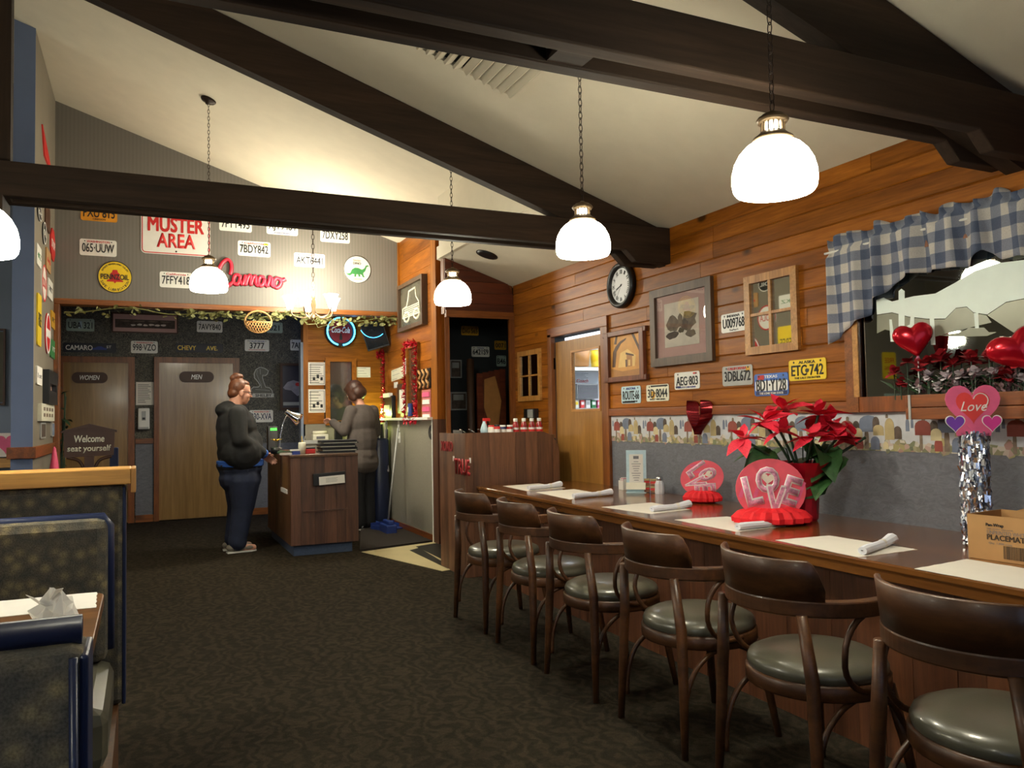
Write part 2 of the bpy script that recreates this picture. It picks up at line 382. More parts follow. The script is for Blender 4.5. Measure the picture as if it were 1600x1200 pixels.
# ------------------------------------------------------------ building helpers
class B:
    """collects geometry for ONE mesh object"""
    def __init__(self): self.bm = bmesh.new()
    def bb(self, x0, x1, y0, y1, z0, z1, mtx=None):
        vs = [self.bm.verts.new((x, y, z)) for x in (x0, x1) for y in (y0, y1) for z in (z0, z1)]
        if mtx is not None:
            for v in vs: v.co = mtx @ v.co
        for f in ((0, 1, 3, 2), (4, 6, 7, 5), (0, 4, 5, 1), (2, 3, 7, 6), (0, 2, 6, 4), (1, 5, 7, 3)):
            self.bm.faces.new([vs[i] for i in f])
        return self
    def prism(self, pts, z0, z1, mtx=None):
        """closed outline in local xy, thickness along local z"""
        a = [self.bm.verts.new((p[0], p[1], z0)) for p in pts]
        b = [self.bm.verts.new((p[0], p[1], z1)) for p in pts]
        if mtx is not None:
            for v in a+b: v.co = mtx @ v.co
        n = len(pts)
        self.bm.faces.new(list(reversed(a))); self.bm.faces.new(b)
        for i in range(n):
            j = (i+1) % n
            self.bm.faces.new((a[i], a[j], b[j], b[i]))
        return self
    def tube(self, path, r, seg=8, closed=False, flat_y=1.0):
        path = [Vector(p) for p in path]; n = len(path)
        rs = r if isinstance(r, (list, tuple)) else [r]*n
        rings = []; up = None
        for i, p in enumerate(path):
            if closed: t = path[(i+1) % n]-path[i-1]
            else: t = path[min(i+1, n-1)]-path[max(i-1, 0)]
            if t.length < 1e-9: t = Vector((0, 0, 1))
            t.normalize()
            if up is None:
                up = Vector((0, 0, 1)) if abs(t.z) < 0.9 else Vector((1, 0, 0))
            s = t.cross(up)
            if s.length < 1e-6: s = t.cross(Vector((0, 1, 0)))
            s.normalize(); u = s.cross(t); up = u
            rings.append([self.bm.verts.new(p+rs[i]*(cos(2*pi*k/seg)*s+flat_y*sin(2*pi*k/seg)*u)) for k in range(seg)])
        m = n if closed else n-1
        for i in range(m):
            a, b = rings[i], rings[(i+1) % n]
            for k in range(seg):
                self.bm.faces.new((a[k], a[(k+1) % seg], b[(k+1) % seg], b[k]))
        if not closed:
            self.bm.faces.new(list(reversed(rings[0]))); self.bm.faces.new(rings[-1])
        return self
    def lathe(self, prof, seg=24, c=(0, 0, 0), mtx=None):
        """profile of (radius, height) turned about local z"""
        rings = []
        for r, z in prof:
            if r < 1e-6: rings.append([self.bm.verts.new((c[0], c[1], c[2]+z))])
            else: rings.append([self.bm.verts.new((c[0]+r*cos(2*pi*k/seg), c[1]+r*sin(2*pi*k/seg), c[2]+z)) for k in range(seg)])
        if mtx is not None:
            for g in rings:
                for v in g: v.co = mtx @ v.co
        for a, b in zip(rings, rings[1:]):
            for k in range(seg):
                q = (k+1) % seg
                if len(a) == 1 and len(b) == 1: continue
                if len(a) == 1: self.bm.faces.new((a[0], b[q], b[k]))
                elif len(b) == 1: self.bm.faces.new((a[k], a[q], b[0]))
                else: self.bm.faces.new((a[k], a[q], b[q], b[k]))
        return self
    def ell(self, c, r, seg=12, rings=8, mtx=None):
        prof = [(sin(pi*i/rings), -cos(pi*i/rings)) for i in range(rings+1)]
        m = Matrix.Translation(c) @ Matrix.Diagonal((r[0], r[1], r[2], 1))
        if mtx is not None: m = Matrix.Translation(c) @ mtx @ Matrix.Diagonal((r[0], r[1], r[2], 1))
        return self.lathe(prof, seg, (0, 0, 0), m)
    def quad(self, a, b, c, d):
        self.bm.faces.new([self.bm.verts.new(v) for v in (a, b, c, d)]); return self
    def obj(self, name, m, parent=None, smooth=False, bevel=0.0, loc=None):
        bmesh.ops.recalc_face_normals(self.bm, faces=self.bm.faces)
        me = bpy.data.meshes.new(name); self.bm.to_mesh(me); self.bm.free()
        if smooth:
            for p in me.polygons: p.use_smooth = True
        me.materials.append(m)
        o = bpy.data.objects.new(name, me); COL.objects.link(o)
        if parent is not None: o.parent = parent
        if loc is not None: o.location = loc
        if bevel:
            md = o.modifiers.new('bevel', 'BEVEL'); md.width = bevel; md.segments = 2; md.limit_method = 'ANGLE'
        return o
def tag(o, label, cat, group=None):
    o['label'] = label; o['category'] = cat
    if group: o['group'] = group
    return o
def thing(name, label, cat, loc=(0, 0, 0), rz=0.0, group=None):
    o = bpy.data.objects.new(name, None); COL.objects.link(o)
    o.location = loc; o.rotation_euler = (0, 0, rz)
    o.empty_display_size = 0.05
    return tag(o, label, cat, group)
WALL = {'R': ('x', 3.256), 'S': ('x', 2.67), 'H': ('y', 8.8), 'T': ('y', 11.2), 'K': ('y', 9.6), 'L': ('x', -0.79),
        'D': ('x', 2.29), 'E': ('y', 5.83), 'A': ('y', 8.6), 'N': ('y', 6.95), 'F': ('y', 6.95), 'G': ('y', 7.50), 'P': ('y', 7.412)}
def wall_matrix(w, u, v, d=0.0, rot=0.0):
    """frame on a wall: x along the wall to the viewer's right, y up, z out of the wall"""
    ax, c = WALL[w]
    if w == 'L': m = Matrix(((0, 0, 1, c+d), (1, 0, 0, u), (0, 1, 0, v), (0, 0, 0, 1)))
    elif ax == 'x': m = Matrix(((0, 0, -1, c-d), (-1, 0, 0, u), (0, 1, 0, v), (0, 0, 0, 1)))
    else: m = Matrix(((1, 0, 0, u), (0, 0, -1, c-d), (0, 1, 0, v), (0, 0, 0, 1)))
    return m @ Matrix.Rotation(radians(rot), 4, 'Z')
def on(w, name, label, cat, u, v, group=None, rot=0.0, d=0.0):
    o = bpy.data.objects.new(name, None); COL.objects.link(o)
    o.matrix_world = wall_matrix(w, u, v, d, rot)
    o.empty_display_size = 0.05
    return tag(o, label, cat, group)
def struct(name, b, m, parent=None, **k):
    o = b.obj(name, m, parent, **k)
    if parent is None: o['kind'] = 'structure'
    return o
def copy_tree(o, parent=None):
    c = o.copy(); COL.objects.link(c)
    if parent is not None: c.parent = parent
    for ch in o.children: copy_tree(ch, c)
    return c
def rrect(w, h, r, seg=3, cx=0, cy=0):
    p = []
    for (sx, sy, a0) in ((1, 1, 0), (-1, 1, 90), (-1, -1, 180), (1, -1, 270)):
        for k in range(seg+1):
            a = radians(a0+90*k/seg)
            p.append((cx+sx*(w/2-r)+r*cos(a), cy+sy*(h/2-r)+r*sin(a)))
    return p
def oval(rx, ry, n=32, cx=0, cy=0): return [(cx+rx*cos(2*pi*k/n), cy+ry*sin(2*pi*k/n)) for k in range(n)]
def heart_pts(w, h, n=36):
    p = []
    for k in range(n):
        t = 2*pi*k/n
        p.append((w/2*sin(t)**3, h*((13*cos(t)-5*cos(2*t)-2*cos(3*t)-cos(4*t))/29.0+0.09)))
    return p
def panel(parent, name, pts, z0, z1, m): return B().prism(pts, z0, z1).obj(name, m, parent)
TXT = {}
def lettering(parent, s, cx, cy, w, h, z, m, name='lettering', shear=0.0, bold=0.0, t=0.0015, rot=0.0):
    """flat writing fitted into a w x h box, centred on (cx, cy) of the parent's frame"""
    fat = 0.0
    if set(s) & set('MWXNKVYZ'): fat, bold = bold, 0.0          # sharp glyphs break when thickened: stack shifted outlines
    key = (s, shear, bold)
    if key not in TXT:
        cu = bpy.data.curves.new('t', 'FONT'); cu.body = s; cu.shear = shear; cu.offset = bold
        cu.resolution_u = 3; cu.align_x = 'LEFT'
        to = bpy.data.objects.new('t', cu); COL.objects.link(to)
        dg = bpy.context.evaluated_depsgraph_get(); dg.update()
        me = bpy.data.meshes.new_from_object(to.evaluated_get(dg))
        bpy.data.objects.remove(to); bpy.data.curves.remove(cu)
        TXT[key] = me
    src = TXT[key]
    xs = [v.co.x for v in src.vertices]; ys = [v.co.y for v in src.vertices]
    if not xs: return None
    x0, x1, y0, y1 = min(xs), max(xs), min(ys), max(ys)
    bm = bmesh.new(); bm.from_mesh(src)
    if fat:
        base = bm.faces[:]
        for i_, (dx, dy) in enumerate(((1, 0), (-1, 0), (0.7, 0.7), (-0.7, -0.7), (0.7, -0.7), (-0.7, 0.7))):
            dup = bmesh.ops.duplicate(bm, geom=base)
            bmesh.ops.translate(bm, verts=[g for g in dup['geom'] if isinstance(g, bmesh.types.BMVert)], vec=(dx*fat*1.1, dy*fat*1.1, 0.0002*(i_+1)))
    ex = bmesh.ops.extrude_face_region(bm, geom=bm.faces[:])
    top = [g for g in ex['geom'] if isinstance(g, bmesh.types.BMVert)]
    R = Matrix.Rotation(radians(rot), 3, 'Z')
    for v in bm.verts:
        v.co.x = (v.co.x-(x0+x1)/2)/(x1-x0)*w
        v.co.y = (v.co.y-(y0+y1)/2)/(y1-y0)*h
    for v in top: v.co.z += t
    for v in bm.verts:
        v.co = R @ v.co + Vector((cx, cy, z))
    me = bpy.data.meshes.new(name); bm.to_mesh(me); bm.free()
    me.materials.append(m)
    o = bpy.data.objects.new(name, me); COL.objects.link(o); o.parent = parent
    return o
def stroke(parent, name, paths, r, m, flat_y=1.0, z=0.0, seg=6):
    b = B()
    for p in paths: b.tube([(x, y, z) for x, y in p], r, seg)
    return b.obj(name, m, parent)
def smooth_path(pts, n=6):
    """Catmull-Rom through the points"""
    P = [Vector(p) for p in pts]; out = []
    for i in range(len(P)-1):
        a, b, c, d = P[max(i-1, 0)], P[i], P[i+1], P[min(i+2, len(P)-1)]
        for k in range(n):
            t = k/n
            out.append(0.5*((2*b)+(c-a)*t+(2*a-5*b+4*c-d)*t*t+(3*b-a-3*c+d)*t**3))
    out.append(P[-1]); return out

# ------------------------------------------------------------ the room
XW = 3.256            # face of the planks on the right-hand wall
def front_ceiling(x): return 2.520+0.33*(XW-x)
def back_ceiling(x): return 3.28+0.33*(2.67-x)
struct('floor', B().bb(-6, 6, -2.6, 11.4, -0.1, 0), carpet)
# sloping ceilings either side of the far truss
def slope(name, fn, x0, x1, y0, y1):
    b = B(); pts = [(x0, fn(x0)), (x1, fn(x1)), (x1, fn(x1)+0.12), (x0, fn(x0)+0.12)]
    m = Matrix(((1, 0, 0, 0), (0, 0, 1, 0), (0, 1, 0, 0), (0, 0, 0, 1)))
    b.prism(pts, y0, y1, m); return struct(name, b, ceil_m)
slope('ceiling', front_ceiling, -3.0, 3.40, -2.6, 4.50)
slope('ceiling', back_ceiling, -3.0, 2.79, 4.50, 11.4)
slope('ceiling', front_ceiling, 2.53, 3.40, 4.50, 7.10)
b = B()                                     # upstand where the two ceilings meet above the far truss
m_xz = Matrix(((1, 0, 0, 0), (0, 0, 1, 0), (0, 1, 0, 0), (0, 0, 0, 1)))
b.prism([(-3.0, front_ceiling(-3)+0.0), (2.79, front_ceiling(2.79)), (2.79, back_ceiling(2.79)+0.1), (-3.0, back_ceiling(-3)+0.1)], 4.48, 4.52, m_xz)
struct('ceiling', b, ceil_m)
b = B()                                     # cheek between the raised back ceiling and the lower service alcove
b.bb(2.51, 2.55, 4.52, 6.98, front_ceiling(2.53)-0.01, back_ceiling(2.51)+0.05)
struct('ceiling', b, ceil_m)
# ---- right wall: backing, pine planks, trim, border, wainscot
b = B()
b.bb(3.279, 3.38, -2.6, 5.32, 0, 2.6).bb(3.279, 3.38, 6.15, 7.05, 0, 2.6).bb(3.279, 3.38, 5.32, 6.15, 1.94, 2.6)
wall_right = struct('wall_right', b, dark_room)
def plank_y(y0, y1, z0, h, parent=None, m=pine_y, name='plank', t=0.022):
    L = (y1-y0)/2-0.0015; g = 0.006
    prof = [(-h/2, 0), (-h/2, t-g), (-h/2+g, t), (h/2-g, t), (h/2, t-g), (h/2, 0)]
    bld = B()
    mt = Matrix(((0, -1, 0, 0), (0, 0, 1, 0), (1, 0, 0, 0), (0, 0, 0, 1)))
    mt = Matrix(((0, -1, 0, 0), (0, 0, 1, 0), (1, 0, 0, 0), (0, 0, 0, 1)))
    bld.prism(prof, -L, L, mt)
    return bld.obj(name, m, parent, loc=(3.279, (y0+y1)/2, z0+h/2))
rows = 12; z_lo, z_hi = 1.297, 2.535; ph = (z_hi-z_lo)/rows
rr = random.Random(5)
for i in range(rows):
    z0 = z_lo+i*ph
    cuts = [0.6]
    y = 0.6+rr.uniform(0.6, 1.8)
    while y < 6.8:
        cuts.append(y); y += rr.uniform(1.3, 2.6)
    cuts.append(6.95)
    if cuts[-1]-cuts[-2] < 0.3: cuts.pop(-2)
    for a, c in zip(cuts, cuts[1:]):
        if z0 < 1.96:                 # rows that the kitchen doorway interrupts
            for s, e in ((a, min(c, 5.27)), (max(a, 6.21), c)):
                if e-s > 0.04: plank_y(s, e, z0, ph, wall_right)
        else: plank_y(a, c, z0, ph, wall_right)
for i in range(4):                                   # planks lower down beyond the doorway
    plank_y(6.21, 6.95, 0.885+i*ph, ph, wall_right)
struct('trim_1', B().bb(3.240, 3.279, 0.6, 5.27, 1.243, 1.297), trim_y, bevel=0.004)
struct('trim_2', B().bb(3.236, 3.279, 5.22, 5.32, 0.0, 1.94), trim_z, bevel=0.004)
struct('trim_3', B().bb(3.236, 3.279, 6.15, 6.22, 0.0, 1.97), trim_z, bevel=0.004)
struct('trim_4', B().bb(3.236, 3.279, 5.22, 6.22, 1.94, 2.022), trim_y, bevel=0.004)
struct('trim_5', B().bb(3.246, 3.279, 6.22, 6.95, 0.83, 0.885), trim_y)
wain_r = struct('wall_right_lower', B().bb(3.262, 3.279, -2.6, 5.22, 0, 1.06), wains)
struct('wall_right_lower', B().bb(3.262, 3.279, 6.22, 6.95, 0, 0.83), wains)
# wallpaper border with rows of mailboxes and flowers
border = struct('wallpaper_border', B().bb(3.2595, 3.279, 0.6, 5.22, 1.053, 1.243), flat('border_ground', (196, 198, 202), 0.6, 0, 0.08, 20))
border['label'] = 'wallpaper border of painted mailboxes and flowers below the plank wall'
flo = B()
redb, blub, tanb, crmb, pol, arch = B(), B(), B(), B(), B(), B()
mR = Matrix(((0, 0, -1, 3.2595), (-1, 0, 0, 0), (0, 1, 0, 0), (0, 0, 0, 1)))
def rbox(bld, u0, u1, v0, v1, d):
    bld.bb(3.2595-d, 3.2595, u0, u1, v0, v1)
def mailbox(bld, u, v, w, h, d):
    pts = [(-w/2, 0), (w/2, 0), (w/2, h*0.6)]+[(w/2*cos(a), h*0.6+h*0.4*sin(a)) for a in [pi*k/6 for k in range(1, 6)]]+[(-w/2, h*0.6)]
    bld.prism([(-u+p[0], v+p[1]) for p in pts], 0, d, mR)
y = 5.17
while y > 0.75:
    mailbox(pol, y-0.02, 1.06, 0.016, 0.10, 0.0007)
    mailbox(blub, y-0.165, 1.145, 0.115, 0.082, 0.0008)
    mailbox(arch, y-0.208, 1.152, 0.040, 0.068, 0.0010)
    mailbox(pol, y-0.15, 1.06, 0.026, 0.10, 0.0007)
    mailbox(redb, y-0.03, 1.132, 0.082, 0.070, 0.0012)
    mailbox(arch, y-0.088, 1.142, 0.040, 0.058, 0.0009)
    mailbox(crmb, y-0.098, 1.108, 0.055, 0.056, 0.0016)
    mailbox(redb, y-0.108, 1.060, 0.040, 0.056, 0.0014)
    mailbox(tanb, y-0.222, 1.128, 0.062, 0.052, 0.0018)
    mailbox(blub, y-0.20, 1.058, 0.052, 0.066, 0.0013)
    mailbox(tanb, y-0.285, 1.108, 0.054, 0.105, 0.0012)
    mailbox(pol, y-0.272, 1.212, 0.014, 0.020, 0.0009)
    mailbox(arch, y-0.330, 1.112, 0.045, 0.062, 0.0010)
    mailbox(crmb, y-0.262, 1.062, 0.030, 0.036, 0.0014)
    mailbox(blub, y+0.025, 1.165, 0.014, 0.045, 0.0009)
    mailbox(blub, y-0.385, 1.150, 0.020, 0.060, 0.0009)
    mailbox(pol, y-0.035, 1.200, 0.018, 0.022, 0.0009)
    y -= 0.435
rbox(flo, 0.6, 5.22, 1.053, 1.09, 0.0004)
for s in range(60):
    u = 0.7+s*0.075
    flo.prism([(-u+0.028*cos(a)*(0.7+0.3*((s*7) % 3)), 1.080+(0.018+0.008*((s*5) % 4))*sin(a)) for a in [2*pi*q/7 for q in range(7)]], 0, 0.0005, mR)
red_mb = flat('mailbox_red', (140, 66, 56), 0.7, 0, 0.15); blu_mb = flat('mailbox_blue', (110, 120, 140), 0.7, 0, 0.15)
tan_mb = flat('mailbox_tan', (178, 160, 116), 0.7, 0, 0.15); crm_mb = flat('mailbox_cream', (206, 192, 150), 0.7, 0, 0.12)
for nm, bld, m in (('mailbox_print', redb, red_mb), ('mailbox_print', blub, blu_mb), ('mailbox_print', tanb, tan_mb), ('mailbox_print', crmb, crm_mb),
                   ('post_print', pol, sepia), ('mailbox_print', arch, sepia_d), ('flower_print', flo, floral_m)):
    bld.obj(nm, m, border)
struct('baseboard_right', B().bb(3.245, 3.262, -2.6, 5.22, 0, 0.08), trim_y)
# ---- kitchen door (wood with a glazed upper half) and the lit kitchen behind
d = struct('door_1', B().bb(3.279, 3.315, 5.33, 6.14, 0.02, 1.285).bb(3.279, 3.315, 5.33, 5.395, 1.285, 1.895).bb(3.279, 3.315, 5.865, 6.14, 1.285, 1.895).bb(3.279, 3.315, 5.395, 5.865, 1.80, 1.895), door_y)
d['label'] = 'wooden kitchen door with a glass upper pane in the plank wall'
B().bb(3.293, 3.298, 5.395, 5.865, 1.285, 1.80).obj('pane', clear_glass, d)
fr = B()
for q in ((5.395, 5.413, 1.285, 1.80), (5.847, 5.865, 1.285, 1.80), (5.413, 5.847, 1.285, 1.305), (5.413, 5.847, 1.782, 1.80)):
    fr.bb(3.272, 3.293, q[0], q[1], q[2], q[3])
fr.obj('glazing_bead', light_y, d)
B().bb(3.262, 3.280, 6.15, 6.172, 1.66, 1.76).obj('hinge', chrome, d)
b = B()                                              # kitchen shell
b.bb(3.38, 5.4, 6.95, 7.0, 0, 2.4).bb(5.4, 5.46, 4.5, 7.0, 0, 2.4).bb(3.38, 5.46, 4.44, 4.5, 0, 2.4).bb(3.38, 5.46, 4.44, 7.0, 2.36, 2.42)
struct('wall_kitchen', b, kitchen_white)
o = tag(B().bb(3.45, 5.2, 4.9, 6.8, 2.30, 2.345).obj('ceiling_light', tube_glow), 'fluorescent ceiling light of the kitchen seen over the door', 'ceiling light')
# ---- service alcove front wall at the end of the plank wall, with its dark opening
hz = 2.2282997639466973
b = B()
b.prism([(2.55, hz), (3.256, hz), (3.256, front_ceiling(3.256)), (2.55, front_ceiling(2.55))], 6.97, 7.05, m_xz)
alc = struct('wall_alcove', b, trim_z)
struct('trim_26', B().prism([(2.555, 6.97), (2.60, 6.97), (2.83, 7.62), (2.79, 7.62)], 0, back_ceiling(2.79)), trim_z)
m_xzp = Matrix(((1, 0, 0, 0), (0, 0, -1, 0), (0, 1, 0, 0), (0, 0, 0, 1)))
nrow = 5
for i in range(nrow):
    h = (front_ceiling(2.55)-hz)/nrow
    z0 = hz+i*h; z1 = z0+h-0.004
    def xlim(z): return min(3.256, XW-(z-2.52)/0.33) if z > 2.52 else 3.256
    pts = [(2.555, z0), (xlim(z0), z0), (xlim(z1), z1), (2.555, min(z1, front_ceiling(2.555)))]
    B().prism(pts, -6.97, -6.95, m_xzp).obj('plank', red_cabin, alc)
struct('trim_6', B().bb(2.555, 3.256, 6.93, 6.972, hz-0.035, hz+0.03), trim_x)
struct('trim_7', B().bb(3.205, 3.256, 6.935, 6.972, 0, hz), trim_z)
struct('wall_alcove', B().bb(2.79, 4.3, 8.6, 8.68, 0, 2.8).bb(4.22, 4.3, 7.02, 8.68, 0, 2.8).bb(3.26, 4.3, 7.02, 7.06, 0, 2.8).bb(2.79, 4.3, 7.66, 8.68, 2.7, 2.8).bb(2.9, 4.3, 7.05, 7.66, 2.7, 2.8), dark_room)
# ---- post and the pine side wall facing the dining room
post = struct('trim_8', B().bb(2.655, 2.785, 7.50, 7.66, 0.0, 3.28), pine_z, bevel=0.006)
post['label'] = 'knotty pine corner post beside the service alcove'
B().bb(2.652, 2.79, 7.49, 7.665, 0.0, 1.24).obj('post_base', lam_stand, post)
struct('wall_side', B().bb(2.69, 2.785, 7.66, 9.7, 0, 3.36), dark_room)
side = bpy.data.objects['wall_side']
def plank_s(y0, y1, z0, h):
    L = (y1-y0)/2-0.0015; g = 0.005; t = 0.02
    prof = [(-h/2, 0), (-h/2, t-g), (-h/2+g, t), (h/2-g, t), (h/2, t-g), (h/2, 0)]
    mt = Matrix(((0, -1, 0, 0), (0, 0, 1, 0), (1, 0, 0, 0), (0, 0, 0, 1)))
    return B().prism(prof, -L, L, mt).obj('plank', pine_y, side, loc=(2.69, (y0+y1)/2, z0+h/2))
zs0 = 1.262; sh = 0.196
for i in range(11):
    z0 = zs0+i*sh
    if z0 > 3.24: break
    hh = min(sh, 3.30-z0)
    c = 8.2+0.7*((i*37) % 5)/5
    if i % 2: plank_s(7.66, c, z0, hh); plank_s(c, 9.6, z0, hh)
    else: plank_s(7.66, 9.6, z0, hh)
struct('wall_side_lower', B().bb(2.665, 2.69, 7.66, 9.6, 0, 1.235), wains_s)
struct('trim_9', B().bb(2.60, 2.69, 7.64, 9.6, 1.235, 1.262), white_pl)
struct('trim_10', B().bb(2.648, 2.672, 7.64, 7.665, 0, 1.235), white_pl)
struct('baseboard_side', B().bb(2.655, 2.665, 7.66, 9.6, 0, 0.07), trim_y)
struct('trim_11', B().bb(2.652, 2.69, 8.76, 8.80, 2.42, 3.28), pine_z)
# ---- header wall above the opening to the rest rooms
b = B()
hb = 2.475
b.prism([(-3.0, 2.5), (-0.93, 2.5), (-0.93, hb), (2.69, hb), (2.69, back_ceiling(2.69)+0.03), (-3.0, back_ceiling(-3.0)+0.03)], 8.80, 8.92, m_xz)
struct('wall_back', b, grey_wall)
struct('trim_12', B().bb(-0.79, 2.67, 8.765, 8.93, hb-0.055, hb), trim_x, bevel=0.005)
struct('trim_13', B().bb(-0.79, -0.742, 8.765, 8.93, 0, hb-0.055), trim_z, bevel=0.005)
# ---- rest room wall, vestibule, doors
struct('wall_restroom', B().bb(-1.6, 2.69, 11.2, 11.3, 0, 3.0), speck)
struct('ceiling_vestibule', B().bb(-1.6, 2.69, 8.92, 11.3, 2.95, 3.0), dark_room)
struct('wall_vestibule', B().bb(-1.66, -1.6, 8.92, 11.3, 0, 3.0), speck)
def door(n, x0, x1, ztop, xm0, xm1):
    dd = struct('door_%d' % n, B().bb(x0, x1, 11.15, 11.19, 0.01, ztop), door_w)
    t = struct('trim_%d' % (12+n*2), B().bb(xm0, x0, 11.13, 11.2, 0, ztop+0.075).bb(x1, xm1, 11.13, 11.2, 0, ztop+0.075).bb(x0, x1, 11.13, 11.2, ztop, ztop+0.075), trim_z)
    return dd
d2 = door(2, -0.8968973278525144, -0.17847683994490113, 2.0177644202127256, -0.9656949399706288, -0.10492645349008956)
d2['label'] = 'women rest room door of plain birch'
d3 = door(3, 0.1787247758974244, 1.0793726522721019, 2.0245360095019573, 0.11845461895533077, 1.1608477222144593)
d3['label'] = 'men rest room door of plain birch'
struct('wall_restroom_lower', B().bb(-0.09529831803980338, 0.11252227848710278, 11.17, 11.2, 0.05, 0.9924570248922708).bb(1.1670340993791257, 2.69, 11.17, 11.2, 0.05, 0.95), wains)
struct('trim_20', B().bb(-0.09529831803980338, 0.11252227848710278, 11.15, 11.2, 0.9924570248922708, 1.0577794696189615), trim_x)
struct('baseboard_back', B().bb(-0.09529831803980338, 0.11252227848710278, 11.15, 11.2, 0, 0.09).bb(1.158886425691721, 2.69, 11.15, 11.2, 0, 0.09), trim_x)
# ---- pine wall behind the cash desk
kx0 = 1.7414410946966465
struct('wall_cashier', B().bb(kx0, 2.69, 9.62, 9.72, 0, 2.9), dark_room)
kw = bpy.data.objects['wall_cashier']
def plank_k(x0, x1, z0, h):
    L = (x1-x0)/2-0.0015; g = 0.005; t = 0.02
    prof = [(0, -h/2), (t-g, -h/2), (t, -h/2+g), (t, h/2-g), (t-g, h/2), (0, h/2)]
    mt = Matrix(((0, 0, 1, 0), (-1, 0, 0, 0), (0, 1, 0, 0), (0, 0, 0, 1)))
    return B().prism(prof, -L, L, mt).obj('plank', pine_x, kw, loc=((x0+x1)/2, 9.62, z0+h/2))
mx0, mx1, mz0, mz1 = 2.0376367521334084, 2.294432945820554, 1.2374990133302133, 1.9592313972751703
z = 1.2046378941165556
while z < 2.85:
    hh = 0.19
    if z+hh > mz0 and z < mz1:
        plank_k(kx0+0.03, mx0-0.07, z, hh); plank_k(mx1+0.07, 2.67, z, hh)
    else: plank_k(kx0+0.03, 2.67, z, hh)
    z += hh
struct('trim_21', B().bb(kx0-0.02, kx0+0.035, 9.585, 9.74, 1.2046378941165556, 2.9), pine_z)
struct('trim_22', B().bb(kx0-0.05, kx0-0.02, 9.60, 9.72, 0.9988698138507133, 2.1827919594753116), blue_far)
struct('wall_cashier_lower', B().bb(kx0, 2.67, 9.60, 9.62, 0, 1.2046378941165556), wains_s)
# ---- left partition with its blue end, and the blue wall beyond
struct('wall_left', B().bb(-0.934, -0.79, 7.235, 8.80, 0, 4.6), left_wall_m)
struct('trim_23', B().bb(-0.936, -0.788, 7.228, 7.235, 0, 4.55), blue_wall)
zr = (-0.760,7.228,1.036)[2]
struct('trim_24', B().bb(-0.96, -0.765, 7.20, 8.76, zr-0.045, zr+0.045), trim_y, bevel=0.004)
struct('wall_back_left', B().bb(-2.4, -0.934, 8.78, 8.80, 0, 4.319031693795858), blue_far)
struct('wall_back_left', B().bb(-5.0, -2.4, 8.78, 8.80, 0, 4.319031693795858), left_wall_m)
struct('trim_25', B().bb(-5.0, -0.934, 8.72, 8.78, 0.86, 0.95), light_x)
# ---- outer shell: far left wall, window wall behind the photographer
struct('wall_left_outer', B().bb(-5.1, -5.0, -2.6, 8.9, 0, 5.6), left_wall_m)
slope('ceiling', lambda x: front_ceiling(-3.0)-0.33*(-3.0-x), -5.1, -3.0, -2.6, 4.50)
slope('ceiling', lambda x: back_ceiling(-3.0)-0.33*(-3.0-x), -5.1, -3.0, 4.50, 8.92)
b = B()
for q in ((-5.1, -4.7), (-2.5, -0.2), (2.0, 3.4)): b.bb(q[0], q[1], -2.6, -2.5, 0, 3.2)
b.bb(-5.1, 3.4, -2.6, -2.5, 0, 1.0).bb(-5.1, 3.4, -2.6, -2.5, 2.5, 5.6)
struct('wall_rear', b, blue_far)
for k, (a, c) in enumerate(((-4.7, -2.5), (-0.2, 2.0))):
    w = struct('window_%d' % (k+1), B().bb(a, c, -2.56, -2.53, 1.0, 1.05).bb(a, c, -2.56, -2.53, 2.45, 2.5).bb(a, a+0.05, -2.56, -2.53, 1.05, 2.45).bb(c-0.05, c, -2.56, -2.53, 1.05, 2.45).bb((a+c)/2-0.02, (a+c)/2+0.02, -2.56, -2.53, 1.05, 2.45), white_pl)
    B().bb(a+0.05, c-0.05, -2.548, -2.544, 1.05, 2.45).obj('pane', clear_glass, w)
# ---- vinyl tiles by the service passage
tile = [(1.866,7.454), (2.213,6.184), (3.2, 6.45), (3.2, 7.4), (2.754,7.682)]
B().prism(tile, 0.0, 0.004).obj('tile_floor', tile_m)['kind'] = 'structure'
tf = bpy.data.objects['tile_floor']
B().prism([(2.285,7.289), (2.411,7.384), (2.343,6.399), (2.283,6.238)], 0.004, 0.0055).obj('tile_stripe', tile_k, tf)
B().prism([(2.408,7.473), (2.731,7.600), (2.694,7.007), (2.480,6.455), (2.390,6.577)], 0.004, 0.0055).obj('tile_stripe', tile_k, tf)
mt_ = tag(B().prism([(1.868,7.536), (2.751,7.732), (2.826,8.041), (2.942,10.266), (2.573,10.262)], 0.0, 0.012).obj('rubber_mat', rubber), 'dark brown rubber floor mat beside the hostess stand', 'mat')

# ------------------------------------------------------------ roof trusses
def truss(yf, yb, z0, z1, rz0, rz1, rth, x_end=3.258, rx0=-3.0):
    r = bpy.data.objects.new('roof_truss', None); COL.objects.link(r); r.location = (0, yf, z0); r['kind'] = 'structure'
    t = (yb-yf); g = t*0.30
    def tie(ya, yb_):
        bl = B()
        pts = [(rx0, z0), (x_end-0.36, z0), (x_end-0.28, z0-0.075), (x_end, z0-0.075), (x_end, z1), (rx0, z1)]
        bl.prism([(p[0], p[1]-z0) for p in pts], ya-yf, yb_-yf, m_xz)
        return bl.obj('tie_beam', beam_x, r, bevel=0.006)
    tie(yf, yf+g); tie(yb-g, yb)
    bl = B()
    f = front_ceiling
    pts = [(rx0, f(rx0)-rth), (x_end, f(x_end)-rth), (x_end, f(x_end)-0.005), (rx0, f(rx0)-0.005)]
    bl.prism([(p[0], p[1]-z0) for p in pts], g+0.002, t-g-0.002, m_xz)
    bl.obj('rafter', beam_x, r)
    return r, g, t
